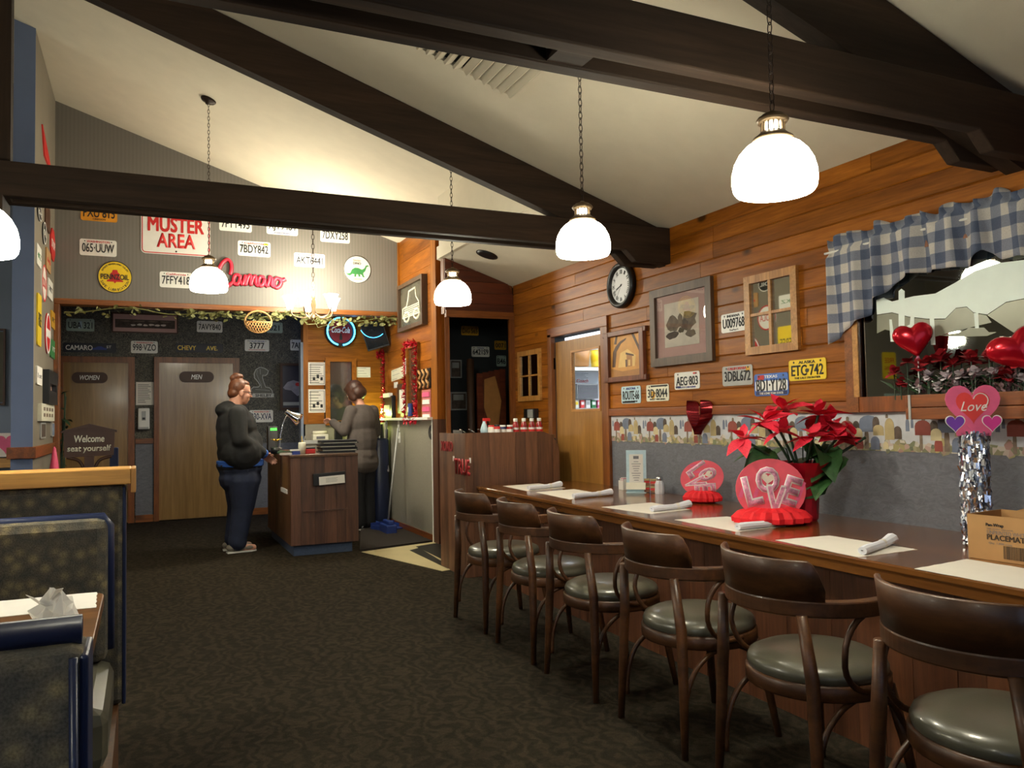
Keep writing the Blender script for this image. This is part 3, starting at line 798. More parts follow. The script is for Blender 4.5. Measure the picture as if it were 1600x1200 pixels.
tr1, g1, t1 = truss(4.41, 4.61, 2.349, 2.519, 0, 0, 0.252)
B().bb(-0.76, -0.59, g1, t1-g1, 0.0, 2.2).obj('king_post', beam_z, tr1)
B().bb(-0.95, -0.61, -0.02, t1+0.02, -0.09, -0.002).obj('spacer_block', beam_x, tr1)
tr2, g2, t2 = truss(1.953, 2.155, 2.322, 2.494, 0, 0, 0.30)
sx = (1.166,2.020,2.314)
B().bb(sx[0]-0.06, sx[0]+0.06, g2, t2-g2, 0.005, 0.17).obj('spacer_block', beam_x, tr2)
for i_, nm in enumerate((tr1, tr2)):
    nm['label'] = ('far dark-stained timber roof truss spanning the room', 'near dark-stained timber roof truss above the counter')[i_]
# slatted air vent and dark fitting in the ceiling
va, vb = (1.535,3.755)
slope_r = Matrix.Rotation(math.atan(0.33), 4, 'Y')
vb -= 0.16
v = thing('ceiling_vent', 'pale slatted ceiling air vent behind the near roof truss', 'vent', (va, vb, front_ceiling(va)))
v.rotation_euler = (0, math.atan(0.33), radians(0))
B().bb(-0.30, 0.30, -0.22, 0.22, -0.006, 0.0).obj('backing', dark_room, v)
for k in range(11):
    B().bb(-0.008, 0.008, -0.2, 0.2, -0.022, 0.022, Matrix.Translation((-0.26+k*0.052, 0, -0.03)) @ Matrix.Rotation(radians(50 if k < 5 else -50), 4, 'Y')).obj('slat', ceil_m, v)
fb = B()
for q in ((-0.31, -0.285, -0.23, 0.23), (0.285, 0.31, -0.23, 0.23), (-0.285, 0.285, -0.23, -0.205), (-0.285, 0.285, 0.205, 0.23)): fb.bb(q[0], q[1], q[2], q[3], -0.03, 0.0)
fb.obj('frame', ceil_m, v)
o = thing('ceiling_speaker', 'small dark round fitting in the alcove ceiling', 'speaker', (2.75, 6.40, front_ceiling(2.75)))
o.rotation_euler = (0, math.atan(0.33), 0)
B().lathe([(0, -0.012), (0.075, -0.012), (0.085, -0.006), (0.09, 0)], 24).obj('grille', black_pl, o)
B().lathe([(0.09, 0), (0.1, -0.004), (0.1, 0)], 24).obj('rim', bronze, o)

# ------------------------------------------------------------ hanging lamps
def chain_mesh(b, z0, z1, s=1.0):
    """links of a hanging chain between two heights on the local z axis"""
    L = 0.040*s; n = max(2, int((z1-z0)/(L*0.74))); st = (z1-z0)/n
    for i in range(n):
        c = z0+(i+0.5)*st; a = 0 if i % 2 else pi/2
        pts = []
        for k in range(8):
            t = 2*pi*k/8
            u = 0.0085*s*cos(t); w = (L*0.5)*sin(t)
            pts.append((u*cos(a), u*sin(a), c+w))
        b.tube(pts, 0.0020*s, 4, True)
    return b
def pendant(loc, dia, z_top, label, power=16, canopy_tilt=True):
    s = dia/0.27
    t = thing('pendant_lamp', label, 'lamp', loc, 0, 'opal pendant lamps hanging on chains')
    R_ = 0.135*s
    prof = [(0.123, 0.0), (0.131, 0.012), (0.135, 0.035), (0.134, 0.065), (0.126, 0.098), (0.110, 0.128), (0.088, 0.152), (0.062, 0.168), (0.048, 0.174)]
    inner = [(r-0.004, z) for r, z in reversed(prof)]
    pr = [(r*s, z*s) for r, z in prof+inner]
    B().lathe(pr+[pr[0]], 40).obj('shade', lamp_white, t, True)
    cap = [(0.052, 0.168), (0.066, 0.172), (0.064, 0.180), (0.050, 0.190), (0.040, 0.200), (0.030, 0.202)]
    B().lathe([(r*s, z*s) for r, z in cap], 28).obj('shade_holder', brass, t, True)
    gal = B()
    for k in range(14):
        a = 2*pi*k/14
        gal.bb(-0.0028*s, 0.0028*s, -0.0022*s, 0.0022*s, 0.198*s, 0.230*s, Matrix.Rotation(a, 4, 'Z') @ Matrix.Translation((0.036*s, 0, 0)))
    gal.obj('gallery', brass, t)
    B().lathe([(0.026*s, 0.198*s), (0.026*s, 0.230*s)], 20).obj('socket', lamp_white, t, True)
    top = [(0.030, 0.228), (0.046, 0.230), (0.052, 0.240), (0.046, 0.249), (0.036, 0.250), (0.034, 0.258), (0.014, 0.266), (0.006, 0.272), (0.0, 0.272)]
    B().lathe([(r*s, z*s) for r, z in top], 28).obj('cap', brass, t, True)
    ch = chain_mesh(B(), 0.268*s, z_top-loc[2]-0.03, 1.0).obj('chain', bronze, t)
    c = B().lathe([(0, -0.045), (0.012, -0.045), (0.018, -0.03), (0.055, -0.02), (0.064, -0.008), (0.064, 0.0)], 28).obj('canopy', bronze, t, True, loc=(0, 0, z_top-loc[2]))
    c.rotation_euler = (0, math.atan(0.33), 0)
    if power: point_light('lamp_bulb', (0, 0, 0.02*s), power, (1.0, 0.95, 0.86), 0.05*s, t)
    return t
pA, pB, pC, pD, pE = (1.716,1.800,1.908), (1.837,3.150,1.987), (2.028,5.359,2.071), (0.497,7.108,2.355), (-0.493,3.000,1.801)
pendant(pA, 0.248, front_ceiling(pA[0]), 'nearest large glowing pendant lamp in front of near truss')
pendant(pB, 0.252, front_ceiling(pB[0]), 'glowing pendant lamp between the two roof trusses, near the clock')
pendant(pC, 0.269, back_ceiling(pC[0]), 'glowing pendant lamp in front of pine corner post', 13)
pendant(pD, 0.308, back_ceiling(pD[0]), 'glowing pendant lamp in front of the red script sign')
pendant(pE, 0.25, front_ceiling(pE[0]), 'glowing pendant lamp cut off by left edge near blue column')
# the chandelier by the header wall
cz = (1.586,8.250,2.419)
t = thing('chandelier', 'bright five-arm chandelier of frosted tulip shades in front of header wall', 'chandelier', cz)
chain_mesh(B(), 0.16, back_ceiling(cz[0])-cz[2]-0.02, 1.6).obj('chain', bronze, t)
B().lathe([(0, -0.12), (0.02, -0.11), (0.035, -0.07), (0.02, -0.03), (0.03, 0.02), (0.018, 0.08), (0.01, 0.17), (0, 0.17)], 16).obj('stem', brass, t, True)
for k in range(5):
    a = radians(20+72*k)
    d = Vector((cos(a), sin(a), 0))
    path = smooth_path([Vector((0, 0, -0.05)), d*0.09+Vector((0, 0, -0.11)), d*0.2+Vector((0, 0, -0.09)), d*0.235+Vector((0, 0, -0.02))])
    arm = B().tube(path, 0.008, 6).obj('arm', brass, t, True)
    sh_ = B().lathe([(0.028, -0.02), (0.036, 0.01), (0.05, 0.06), (0.075, 0.11), (0.072, 0.11), (0.047, 0.06), (0.033, 0.01), (0.025, -0.02), (0.028, -0.02)], 18).obj('tulip_shade', tulip_glow, arm, True, loc=d*0.235)
    B().ell((0, 0, 0.05), (0.022, 0.022, 0.035), 10, 6).obj('bulb', bulb_glow, arm, True, loc=d*0.235)
point_light('chandelier_light', (0, 0, 0.22), 80, (1.0, 0.95, 0.78), 0.12, t)
point_light('chandelier_light', (0, -0.1, -0.2), 22, (1.0, 0.95, 0.78), 0.1, t)

# ------------------------------------------------------------ the long counter and its chairs
CZ = 0.711
ctr = thing('dining_counter', 'long polished brown wooden counter along the plank wall', 'counter', (2.7, 2.9, 0))
def loc_bb(o, x0, x1, y0, y1, z0, z1): return B().bb(x0-o.location.x, x1-o.location.x, y0-o.location.y, y1-o.location.y, z0-o.location.z, z1-o.location.z)
loc_bb(ctr, 2.372, 3.260, 0.1, 5.80, CZ-0.028, CZ).obj('counter_top', bar_y, ctr, bevel=0.006)
loc_bb(ctr, 2.378, 2.41, 0.1, 5.79, CZ-0.062, CZ-0.028).obj('apron', bar_y, ctr)
yy = 0.1; kk = random.Random(3)
while yy < 5.8:
    w = kk.choice((0.10, 0.14, 0.17, 0.12)); e = min(yy+w, 5.80)
    loc_bb(ctr, 2.44+kk.uniform(0, 0.002), 2.47, yy+0.001, e-0.001, 0.0, CZ-0.06).obj('plank', bar_front, ctr)
    yy = e
def chair(loc, rz, label):
    t = thing('captain_chair', label, 'chair', loc, rz, 'bentwood captain chairs along the counter')
    # local x points to the counter
    prof = [(0, 0.405), (0.205, 0.405), (0.218, 0.415), (0.222, 0.432), (0.214, 0.450), (0.18, 0.466), (0.10, 0.475), (0, 0.477)]
    B().lathe(prof, 32, (0.02, 0, 0)).obj('seat_cushion', vinyl, t, True)
    B().lathe([(0.20, 0.365), (0.224, 0.365), (0.228, 0.37), (0.228, 0.408), (0.222, 0.414), (0.20, 0.414), (0.20, 0.365)], 32, (0.02, 0, 0)).obj('seat_ring', chair_w, t, True)
    for s in (-1, 1):
        B().tube([(-0.215, s*0.225, 0), (-0.205, s*0.212, 0.25), (-0.20, s*0.200, 0.45), (-0.213, s*0.178, 0.64)], [0.0135, 0.019, 0.021, 0.017], 10).obj('leg', chair_w, t, True)
        B().tube([(0.235, s*0.20, 0), (0.205, s*0.178, 0.2), (0.175, s*0.15, 0.37)], [0.013, 0.017, 0.02], 10).obj('leg', chair_w, t, True)
        arc = [(0.125*cos(a)+0.005, s*(0.250-0.02*max(0, -sin(a))), 0.522+0.122*sin(a)) for a in [radians(68+224*k/16) for k in range(17)]]
        B().tube(arc, 0.0095, 8).obj('arm_support', chair_w, t, True)
        br = [(-0.195, s*0.205, 0.10), (-0.188, s*0.203, 0.2), (-0.15, s*0.20, 0.29), (-0.08, s*0.195, 0.345), (0.0, s*0.19, 0.368)]
        B().tube(smooth_path([Vector(p) for p in br], 4), 0.0095, 8).obj('leg_brace', chair_w, t, True)
        br = [(0.222, s*0.186, 0.12), (0.20, s*0.183, 0.24), (0.15, s*0.18, 0.32), (0.07, s*0.18, 0.362)]
        B().tube(smooth_path([Vector(p) for p in br], 4), 0.0095, 8).obj('leg_brace', chair_w, t, True)
    # arm rail: flat bent wood round the back and forward along both sides
    def rail_pts(r, n=40):
        pts = [(0.13, r)]
        pts += [(r*cos(a), r*sin(a)) for a in [radians(84+192*k/n) for k in range(n+1)]]
        pts += [(0.13, -r)]
        return pts
    o_ = rail_pts(0.272); i_ = rail_pts(0.232)
    rb = B(); n = len(o_)
    rings = []
    for (a, c) in zip(o_, i_):
        rings.append([rb.bm.verts.new((a[0], a[1], 0.632)), rb.bm.verts.new((a[0], a[1], 0.682)), rb.bm.verts.new((c[0], c[1], 0.682)), rb.bm.verts.new((c[0], c[1], 0.632))])
    for p, q in zip(rings, rings[1:]):
        for k in range(4): rb.bm.faces.new((p[k], p[(k+1) % 4], q[(k+1) % 4], q[k]))
    rb.bm.faces.new(rings[0][::-1]); rb.bm.faces.new(rings[-1])
    rb.obj('arm_rail', chair_w, t, bevel=0.006)
    bk = B(); rings = []; n = 36
    for k in range(n+1):
        f_ = k/n; a = radians(116+118*f_)
        e = min(f_, 1-f_)*n
        ztop = 0.803-(0.0 if e > 3.2 else 0.085*(1-e/3.2)**2)
        lean = 0.012
        def rp(r, z): return bk.bm.verts.new((r*cos(a), r*sin(a), z))
        rings.append([rp(0.270, 0.680), rp(0.270+lean, ztop-0.004), rp(0.266+lean, ztop), rp(0.258+lean, ztop), rp(0.254+lean, ztop-0.004), rp(0.252, 0.680)])
    for p, q in zip(rings, rings[1:]):
        for k in range(6): bk.bm.faces.new((p[k], p[(k+1) % 6], q[(k+1) % 6], q[k]))
    bk.bm.faces.new(rings[0][::-1]); bk.bm.faces.new(rings[-1])
    bk.obj('backrest', chair_w, t, True)
    return t
where = ['nearest, cut off at right edge', 'second from the camera', 'third from the camera', 'fourth from the camera', 'fifth from the camera, second from the far end', 'farthest away, beside the service station']
ch0 = None
for i, (y, rz) in enumerate(((1.364, 2), (1.997, 0), (2.614, -2), (3.27, 1), (3.868, 0), (4.512, 2))):
    lab = 'bentwood captain chair with olive vinyl seat, ' + where[i]
    if ch0 is None: ch0 = chair((2.0, y, 0), radians(rz), lab)
    else:
        c = copy_tree(ch0); c.location = (2.0, y, 0); c.rotation_euler = (0, 0, radians(rz)); c['label'] = lab

# ------------------------------------------------------------ service station at the far end of the counter
st = thing('service_station', 'tall brown plank-clad service station at the far end of the counter', 'station', (2.75, 6.1, 0))
x0, x1, y0, y1, zt = 2.29, 3.13, 5.83, 6.42, 1.128
loc_bb(st, x0+0.02, x1-0.02, y0+0.02, y1, 0.0, zt-0.06).obj('carcass', dark_room, st)
loc_bb(st, x0+0.0, x1-0.02, y0+0.02, y1, zt-0.06, zt-0.03).obj('shelf_top', lam_side, st)
kk = random.Random(8)
y = y0+0.02
while y < y1-0.01:
    e = min(y+kk.choice((0.09, 0.13, 0.16)), y1)
    loc_bb(st, x0-kk.uniform(0, 0.002), x0+0.02, y+0.001, e-0.001, 0.0, zt-0.004).obj('plank', lam_z, st); y = e
x = x0
mxz2 = Matrix(((1, 0, 0, 0), (0, 0, 1, 0), (0, 1, 0, 0), (0, 0, 0, 1)))
while x < x1-0.005:
    e = min(x+kk.choice((0.07, 0.09, 0.11, 0.14)), x1)
    if x1-e < 0.05: e = x1
    r = 0.19
    pts = [(x+0.001-2.75, 0), (e-0.001-2.75, 0)]
    for q in range(9):
        xx = e-0.001-(e-x-0.002)*q/8
        dz = 0.0
        if xx > x1-r: dz = r-math.sqrt(max(0, r*r-(xx-(x1-r))**2))
        pts.append((xx-2.75, zt-dz))
    B().prism(pts, y0-6.1-kk.uniform(0, 0.002), y0+0.02-6.1, mxz2).obj('plank', lam_z, st); x = e
t = on('D', 'letter_garland', 'red glitter letters XOXO on upper corner of service station', 'decoration', *(6.235,1.016,0.277,0.080)[:2], d=0.003)
w, h = (6.235,1.016,0.277,0.080)[2:]
lettering(t, 'XOXO', 0, 0, w, h, 0, glitter_red, bold=0.02, t=0.004)
t = on('D', 'letter_garland', 'red glitter letters TRUE hanging lower on service station', 'decoration', *(5.893,0.861,0.391,0.127)[:2], d=0.003)
w, h = (5.893,0.861,0.391,0.127)[2:]
lettering(t, 'TRUE', 0, 0, w*0.9, h, 0, glitter_red, bold=0.03, t=0.004)
B().bb(-w*0.5, -w*0.42, h*0.3, h*0.62, 0.0, 0.003).bb(w*0.42, w*0.5, h*0.3, h*0.62, 0.0, 0.003).obj('tape', white_paper, t)
# condiments standing on the station
zs = zt-0.029
def ketchup(p, label):
    t = thing('ketchup_bottle', label, 'bottle', (p[0], p[1], zs), 0, 'ketchup bottles on the station')
    B().lathe([(0, 0), (0.026, 0), (0.03, 0.006), (0.03, 0.07), (0.024, 0.09), (0.016, 0.11), (0.014, 0.118)], 14).obj('bottle', ketchup_m, t, True)
    B().lathe([(0.0305, 0.012), (0.0305, 0.062)], 14).obj('label', white_paper, t, True)
    B().lathe([(0.0309, 0.022), (0.0309, 0.045)], 14).obj('label_band', red_ink, t, True)
    B().lathe([(0.018, 0.112), (0.018, 0.134), (0.016, 0.138), (0, 0.138)], 14).obj('cap', white_pl, t, True)
for k, xx in enumerate((806, 819, 831.5, 843)):
    p = [2.802936020905615, 2.8796372123991234, 2.9540978759278715, 3.0232246586124165][k]
    ketchup((p, 5.98), 'white-capped ketchup bottle on the station, %s from the left' % ('first', 'second', 'third', 'last')[k])
def jar(p, h, body, lid, lab, r=0.028):
    t = thing('condiment_jar', lab, 'jar', (p[0], p[1], zs), 0)
    B().lathe([(0, 0), (r, 0), (r, h*0.75), (r*0.8, h*0.85), (r*0.8, h*0.88)], 14).obj('jar', body, t, True)
    B().lathe([(r+0.0005, h*0.2), (r+0.0005, h*0.6)], 14).obj('label', white_paper, t, True)
    B().lathe([(r*0.88, h*0.85), (r*0.88, h), (0, h)], 14).obj('lid', lid, t, True)
jar((2.736472926483834, 5.95), 0.085, ketchup_m, white_pl, 'short red jar with white lid left of the ketchup bottles')
jar((2.686378514062428, 5.98), 0.085, navy_ink, white_pl, 'short dark blue jar with white lid on station')
jar((2.6168679270948387, 5.94), 0.09, red_ink, black_pl, 'short red jar with black lid on station')
jar((2.582945478275895, 5.98), 0.085, cream_pl, red_ink, 'cream jar with red lid, leftmost jar on the station')
p = (2.5499121738403576, 6.05)
t = thing('spray_bottle', 'clear spray bottle with red trigger behind the jars', 'bottle', (p[0], p[1], zs))
B().lathe([(0, 0), (0.03, 0), (0.032, 0.05), (0.02, 0.09), (0.012, 0.11), (0.012, 0.12)], 14).obj('bottle', sky_pl, t, True)
B().bb(-0.012, 0.05, -0.008, 0.008, 0.12, 0.145).bb(0.01, 0.02, -0.005, 0.005, 0.085, 0.12).obj('trigger', red_ink, t)
t = thing('cutlery_tray', 'dark tray of spoons lying on left part of station', 'tray', (2.48, 6.12, zs))
B().bb(-0.14, 0.12, -0.1, 0.1, 0, 0.02).bb(-0.14, -0.13, -0.1, 0.1, 0.02, 0.05).bb(0.11, 0.12, -0.1, 0.1, 0.02, 0.05).obj('tray', black_pl, t)
for k in range(3):
    B().tube([(-0.1+k*0.08, -0.07, 0.03), (-0.09+k*0.08, 0.04, 0.05)], 0.004, 5).ell((-0.088+k*0.08, 0.06, 0.052), (0.012, 0.02, 0.005), 8, 5).obj('spoon', chrome, t, True)

# ------------------------------------------------------------ place settings on the counter
def mat_on(pts, z, label, m=mat_paper, name='placemat', grp='paper placemats on the counter', seed=1):
    """a thin paper sheet between four corners, with slightly scalloped edges"""
    rn = random.Random(seed)
    c = [sum(p[0] for p in pts)/4, sum(p[1] for p in pts)/4]
    out = []
    for a, b_ in zip(pts, pts[1:]+pts[:1]):
        for k in range(8):
            f_ = k/8; w = 0.0025*(1 if k % 2 else -1)*(1 if 0 < k < 8 else 0)
            out.append((a[0]+(b_[0]-a[0])*f_-c[0]+w*rn.uniform(0.3, 1), a[1]+(b_[1]-a[1])*f_-c[1]+w*rn.uniform(0.3, 1)))
    o = B().prism(out, 0, 0.0012).obj(name, m, None, loc=(c[0], c[1], z))
    return tag(o, label, 'placemat', grp)
mats = [[(2.546,5.684), (2.882,5.728), (2.867,5.253), (2.517,5.191)],
        [(2.527,5.067), (2.867,5.126), (2.855,4.620), (2.493,4.518)],
        [(2.440,4.037), (2.818,4.074), (2.791,3.657), (2.493,3.606)],
        [(2.455,3.349), (2.758,3.308), (2.754,2.886), (2.440,2.860)],
        [(2.416,2.594), (2.697,2.569), (2.706,2.143), (2.388,2.137)],
        [(2.371,1.893), (2.679,1.922), (2.679076305899863+0.01, 1.9219448123533247-0.42), (2.3709847550547893+0.01, 1.8928795391474575-0.42)]]
rank = ['farthest', 'second farthest', 'third farthest', 'fourth farthest', 'second nearest', 'nearest']
beside = ['beside the service station', 'left of the sugar caddy', 'in front of the menu stand', 'in front of small LOVE disc', 'in front of the poinsettia', 'in front of the cardboard box']
for i, m_ in enumerate(mats): mat_on(m_, CZ, 'cream paper placemat on counter, %s, %s' % (rank[i], beside[i]), seed=i)
def napkin(a, b, z, label, rad=0.024, fan=1.5, grp='rolled white napkins on the counter'):
    """cutlery rolled in a white paper napkin from a to b, fanned at the far end"""
    A = Vector((a[0], a[1], 0)); D = Vector((b[0], b[1], 0))-A; L = D.length
    t = thing('napkin_roll', label, 'napkin', (A.x, A.y, z), math.atan2(D.y, D.x), grp)
    n = 10; prof = [0.92, 1.0, 1.0, 0.98, 0.96, 0.94, 0.93, 0.98, 1.10, 1.24, 1.36]
    path = [(L*k/n, 0, rad*prof[k]*(0.92 if k < 8 else 0.92)) for k in range(n+1)]
    B().tube(path, [rad*p for p in prof], 9, False, 0.85).obj('napkin', napkin_m, t)
    B().lathe([(rad*0.9, 0), (rad*0.95, 0.012), (rad*0.92, 0.03)], 12, (0, 0, 0), Matrix.Translation((L*0.62, 0, rad*0.86)) @ Matrix.Rotation(pi/2, 4, 'Y')).obj('paper_band', white_paper, t, True)
    B().bb(-0.004, L*0.3, -0.004, 0.004, rad*0.9, rad*1.0).obj('cutlery', chrome, t)
    return t
napk = [((2.546,5.230), (2.861,5.323)), ((2.533,4.539), (2.843,4.576)), ((2.544,3.675), (2.823,3.710)), ((2.469,2.890), (2.767,2.904)), ((2.430,2.159), (2.725,2.274))]
for i, (a, b_) in enumerate(napk):
    napkin(a, b_, CZ+0.001, 'white napkin roll on counter, %s, %s' % (rank[i], beside[i]), 0.020 if i < 4 else 0.019)
# sugar caddy, menu card, jelly racks, salt
p = (3.144,4.869)
t = thing('sugar_caddy', 'small white caddy of sugar packets beside the menu stand', 'caddy', (p[0], p[1], CZ), radians(-12))
s_ = 0.092
b = B(); w = s_/2; hh = s_*0.72
b.bb(-w*0.7, w*0.7, -w, w, 0, 0.004).bb(-w*0.7, -w*0.64, -w, w, 0, hh).bb(w*0.64, w*0.7, -w, w, 0, hh).bb(-w*0.7, w*0.7, -w, -w*0.94, 0, hh).bb(-w*0.7, w*0.7, w*0.94, w, 0, hh)
b.obj('caddy', white_pl, t, bevel=0.002)
for k in range(7):
    pk = B().bb(-w*0.5, w*0.5, -0.002, 0.002, 0.006, hh*1.22+0.004*(k % 3), Matrix.Translation((0, -w*0.75+k*w*0.25, 0)) @ Matrix.Rotation(radians(4*(k % 3-1)), 4, 'X'))
    pk.obj('sugar_packet', pinkrose if k % 3 == 1 else white_paper, t)
p = (3.105,4.664)
t = thing('menu_stand', 'clear acrylic stand holding a printed menu card on the counter', 'menu stand', (p[0], p[1], CZ), radians(-38))
mh = 0.293; mw = 0.133
tl = Matrix.Rotation(radians(-6), 4, 'X')
B().bb(-mw*0.52, mw*0.52, -0.003, 0.003, 0.0, mh, tl).obj('acrylic_back', sky_pl, t)
B().bb(-mw*0.52, mw*0.52, -0.06, 0.03, 0.0, 0.003).obj('acrylic_foot', sky_pl, t)
B().bb(-mw*0.36, mw*0.36, -0.0055, -0.0035, mh*0.2, mh*0.9, tl).obj('card', white_paper, t)
ln = B()
for k in range(9):
    ww = mw*0.24*(0.5+0.5*((k*5) % 4)/3)
    ln.bb(-ww, ww, -0.0065, -0.0055, mh*(0.28+k*0.055), mh*(0.292+k*0.055), tl)
ln.bb(-mw*0.14, mw*0.14, -0.0065, -0.0055, mh*0.79, mh*0.86, tl)
ln.obj('printing', grey_ink, t)
B().bb(-mw*0.5, mw*0.5, -0.07, -0.066, 0.0, mh*0.17, Matrix.Rotation(radians(-22), 4, 'X')).obj('front_card', cream_pl, t)
for k, (xx, lab) in enumerate(((1012, 'left wire rack of jelly packets beside the menu stand'), (1021, 'right wire rack of jelly packets beside the salt shaker'))):
    p = [(3.167,4.621), (3.175,4.560)][k]
    t = thing('jelly_rack', lab, 'rack', (p[0], p[1], CZ), radians(-30), 'jelly racks on the counter')
    for q in range(6): B().bb(-0.022, 0.022, -0.017, 0.017, 0.004+q*0.0155, 0.0175+q*0.0155).obj('jelly_packet', (jelly_m, redorange, tan_mb)[q % 3], t, bevel=0.002)
    wr = B()
    for sx_ in (-0.024, 0.024): wr.tube([(sx_, -0.018, 0), (sx_, -0.018, 0.1), (sx_, 0.018, 0.1), (sx_, 0.018, 0)], 0.0014, 5)
    wr.obj('wire_frame', chrome, t)
p = (3.182,4.500)
t = thing('salt_shaker', 'glass salt shaker with metal lid on the counter', 'shaker', (p[0], p[1], CZ))
k_ = 0.117/0.13
B().lathe([(0, 0), (0.034*k_, 0), (0.036*k_, 0.01), (0.034*k_, 0.075*k_), (0.024*k_, 0.098*k_), (0.022*k_, 0.102*k_)], 8).obj('body', salt_m, t)
B().lathe([(0.024*k_, 0.1*k_), (0.026*k_, 0.104*k_), (0.026*k_, 0.122*k_), (0.018*k_, 0.13*k_), (0, 0.131*k_)], 16).obj('lid', chrome, t, True)
# two LOVE discs standing on red honeycomb tissue
def face_z(o):
    """rotation that turns local +y-up cards towards the room"""
    return o
def love_disc(base, rx, ry, yaw, roll, label, small):
    t = thing('valentine_centerpiece', label, 'decoration', (base[0], base[1], CZ), yaw)
    r = rx*1.12; hb_ = ry*0.56
    hc = B(); n = 36
    rings = []
    for (f_, z) in ((0.55, 0.0), (1.0, hb_*0.18), (1.02, hb_*0.45), (0.85, hb_*0.8), (0.5, hb_), (0.1, hb_*0.92)):
        rings.append([hc.bm.verts.new((r*f_*(1.0 if k % 2 else 0.88)*cos(2*pi*k/n), 0.72*r*f_*(1.0 if k % 2 else 0.88)*sin(2*pi*k/n), z)) for k in range(n)])
    for a, b_ in zip(rings, rings[1:]):
        for k in range(n): hc.bm.faces.new((a[k], a[(k+1) % n], b_[(k+1) % n], b_[k]))
    hc.bm.faces.new(rings[0][::-1]); hc.bm.faces.new(rings[-1])
    hc.obj('honeycomb_base', red_tissue, t)
    d = bpy.data.objects.new('card', None)
    # the card stands upright: local x across, z up
    M_ = Matrix.Translation((0, 0, ry*1.13)) @ Matrix.Rotation(pi/2, 4, 'X') @ Matrix.Rotation(roll, 4, 'Z')
    card = B().prism(oval(rx, ry, 40), -0.003, 0.003).obj('card', pink_card, t)
    card.matrix_local = M_
    bands = B()
    for k in range(5):
        bands.prism([(rx*(-0.9+k*0.4), -ry*0.35), (rx*(-0.8+k*0.4), -ry*0.38), (rx*(-0.62+k*0.4), ry*0.34), (rx*(-0.74+k*0.4), ry*0.36)], 0.003, 0.0034)
    bands.obj('streak_print', pinkrose, card)
    specs = [('L', -0.52, -0.10, 0.44, 0.95, 20), ('O', -0.12, 0.30, 0.62, 0.82, 10), ('V', 0.16, -0.34, 0.46, 0.86, 2), ('E', 0.58, 0.02, 0.44, 0.92, -12)]
    for s_, cx_, cy_, w_, h_, a_ in specs:
        o1 = lettering(card, s_, cx_*rx, cy_*ry, w_*rx*1.12, h_*ry*1.06, 0.0036, white_ink, 'letter_edge', 0, 0.055, 0.002, a_)
        o2 = lettering(card, s_, cx_*rx, cy_*ry, w_*rx, h_*ry, 0.0052, lilac_print, 'letter', 0, 0.02, 0.001, a_)
    hx, hy = (-0.12, 0.31)
    B().prism([(hx*rx+p[0], hy*ry+p[1]) for p in heart_pts(rx*0.36, ry*0.34)], 0.0062, 0.0072).obj('heart_window', sepia_l, card)
    return t
b1 = (3.072,3.904); b2 = (2.746,2.970)
love_disc(b1, 0.105, 0.132, radians(-50), radians(-75), 'smaller pink LOVE disc on red honeycomb, farther along the counter', True)
love_disc(b2, 0.167, 0.148, radians(-28), radians(-7), 'larger pink LOVE disc on red honeycomb in front of poinsettia', False)
# poinsettia in red foil
p = (3.246,3.256)
p = (2.98, 2.997359541757415)
u1 = 0.346/100
t = thing('potted_poinsettia', 'red poinsettia in a red foil-wrapped pot on the counter', 'plant', (p[0], p[1], CZ))
prof = [(0, 0), (18, 0), (20, 4), (23, 50), (27, 62), (40, 84), (38, 84), (24, 64), (20, 50), (0, 46)]
B().lathe([(r*u1, z*u1) for r, z in prof], 14).obj('foil_wrap', flat('crimson_foil', (168, 12, 36), 0.35, 0.25, 0.15, 30), t)
B().lathe([(0, 48*u1), (20*u1, 48*u1), (20*u1, 50*u1), (0, 50*u1)], 16).obj('soil', dark_inlay, t)
def leaf_mesh(L, W, name, m, tooth=0.0, fold=0.12, droop=0.25):
    bld = B(); n = 8
    rows_ = []
    for k in range(n+1):
        s_ = k/n; w = W/2*(sin(pi*min(1, s_*1.02)**0.8)**0.9 if 0 < s_ < 1 else 0.02)
        if tooth and k % 2: w *= 1+tooth
        z = -droop*L*s_*s_
        rows_.append([bld.bm.verts.new((s_*L, -w, z+fold*w)), bld.bm.verts.new((s_*L, 0, z)), bld.bm.verts.new((s_*L, w, z+fold*w))])
    for a, b_ in zip(rows_, rows_[1:]):
        bld.bm.faces.new((a[0], a[1], b_[1], b_[0])); bld.bm.faces.new((a[1], a[2], b_[2], b_[1]))
    o = bld.obj(name, m, None, True)
    return o
rn = random.Random(21)
bract0 = leaf_mesh(1.0, 0.48, 'bract', bract_m, 0.1, 0.25, 0.22); bract0.parent = t
leaf0 = leaf_mesh(1.0, 0.56, 'leaf', leaf_m, 0.12, 0.25, 0.30); leaf0.parent = t
first = {'b': True, 'l': True}
stems = B()
heads = [(-86, 118, -10, 0.8), (40, 118, -30, 0.85), (-58, 142, -15, 1.0), (-22, 158, 12, 1.0), (-40, 128, -30, 0.9), (22, 150, -8, 0.95), (58, 140, 12, 0.95), (84, 118, -20, 0.85), (0, 120, -45, 0.9)]
def put(kind, pos, az, el, L, roll=0.0):
    src = bract0 if kind == 'b' else leaf0
    if first[kind]: o = src; first[kind] = False
    else:
        o = src.copy(); COL.objects.link(o); o.parent = t
    if cos(az) > 0.2 and t.location.x+pos[0]+L*0.9 > 3.2: az = pi-az
    pos = Vector((min(pos[0], 3.14-t.location.x), pos[1], pos[2]))
    o.matrix_local = Matrix.Translation(pos) @ Matrix.Rotation(az, 4, 'Z') @ Matrix.Rotation(-el, 4, 'Y') @ Matrix.Rotation(roll, 4, 'X') @ Matrix.Scale(L, 4)
ux = Vector((0.907, -0.421, 0)); uy = Vector((0.421, 0.907, 0))
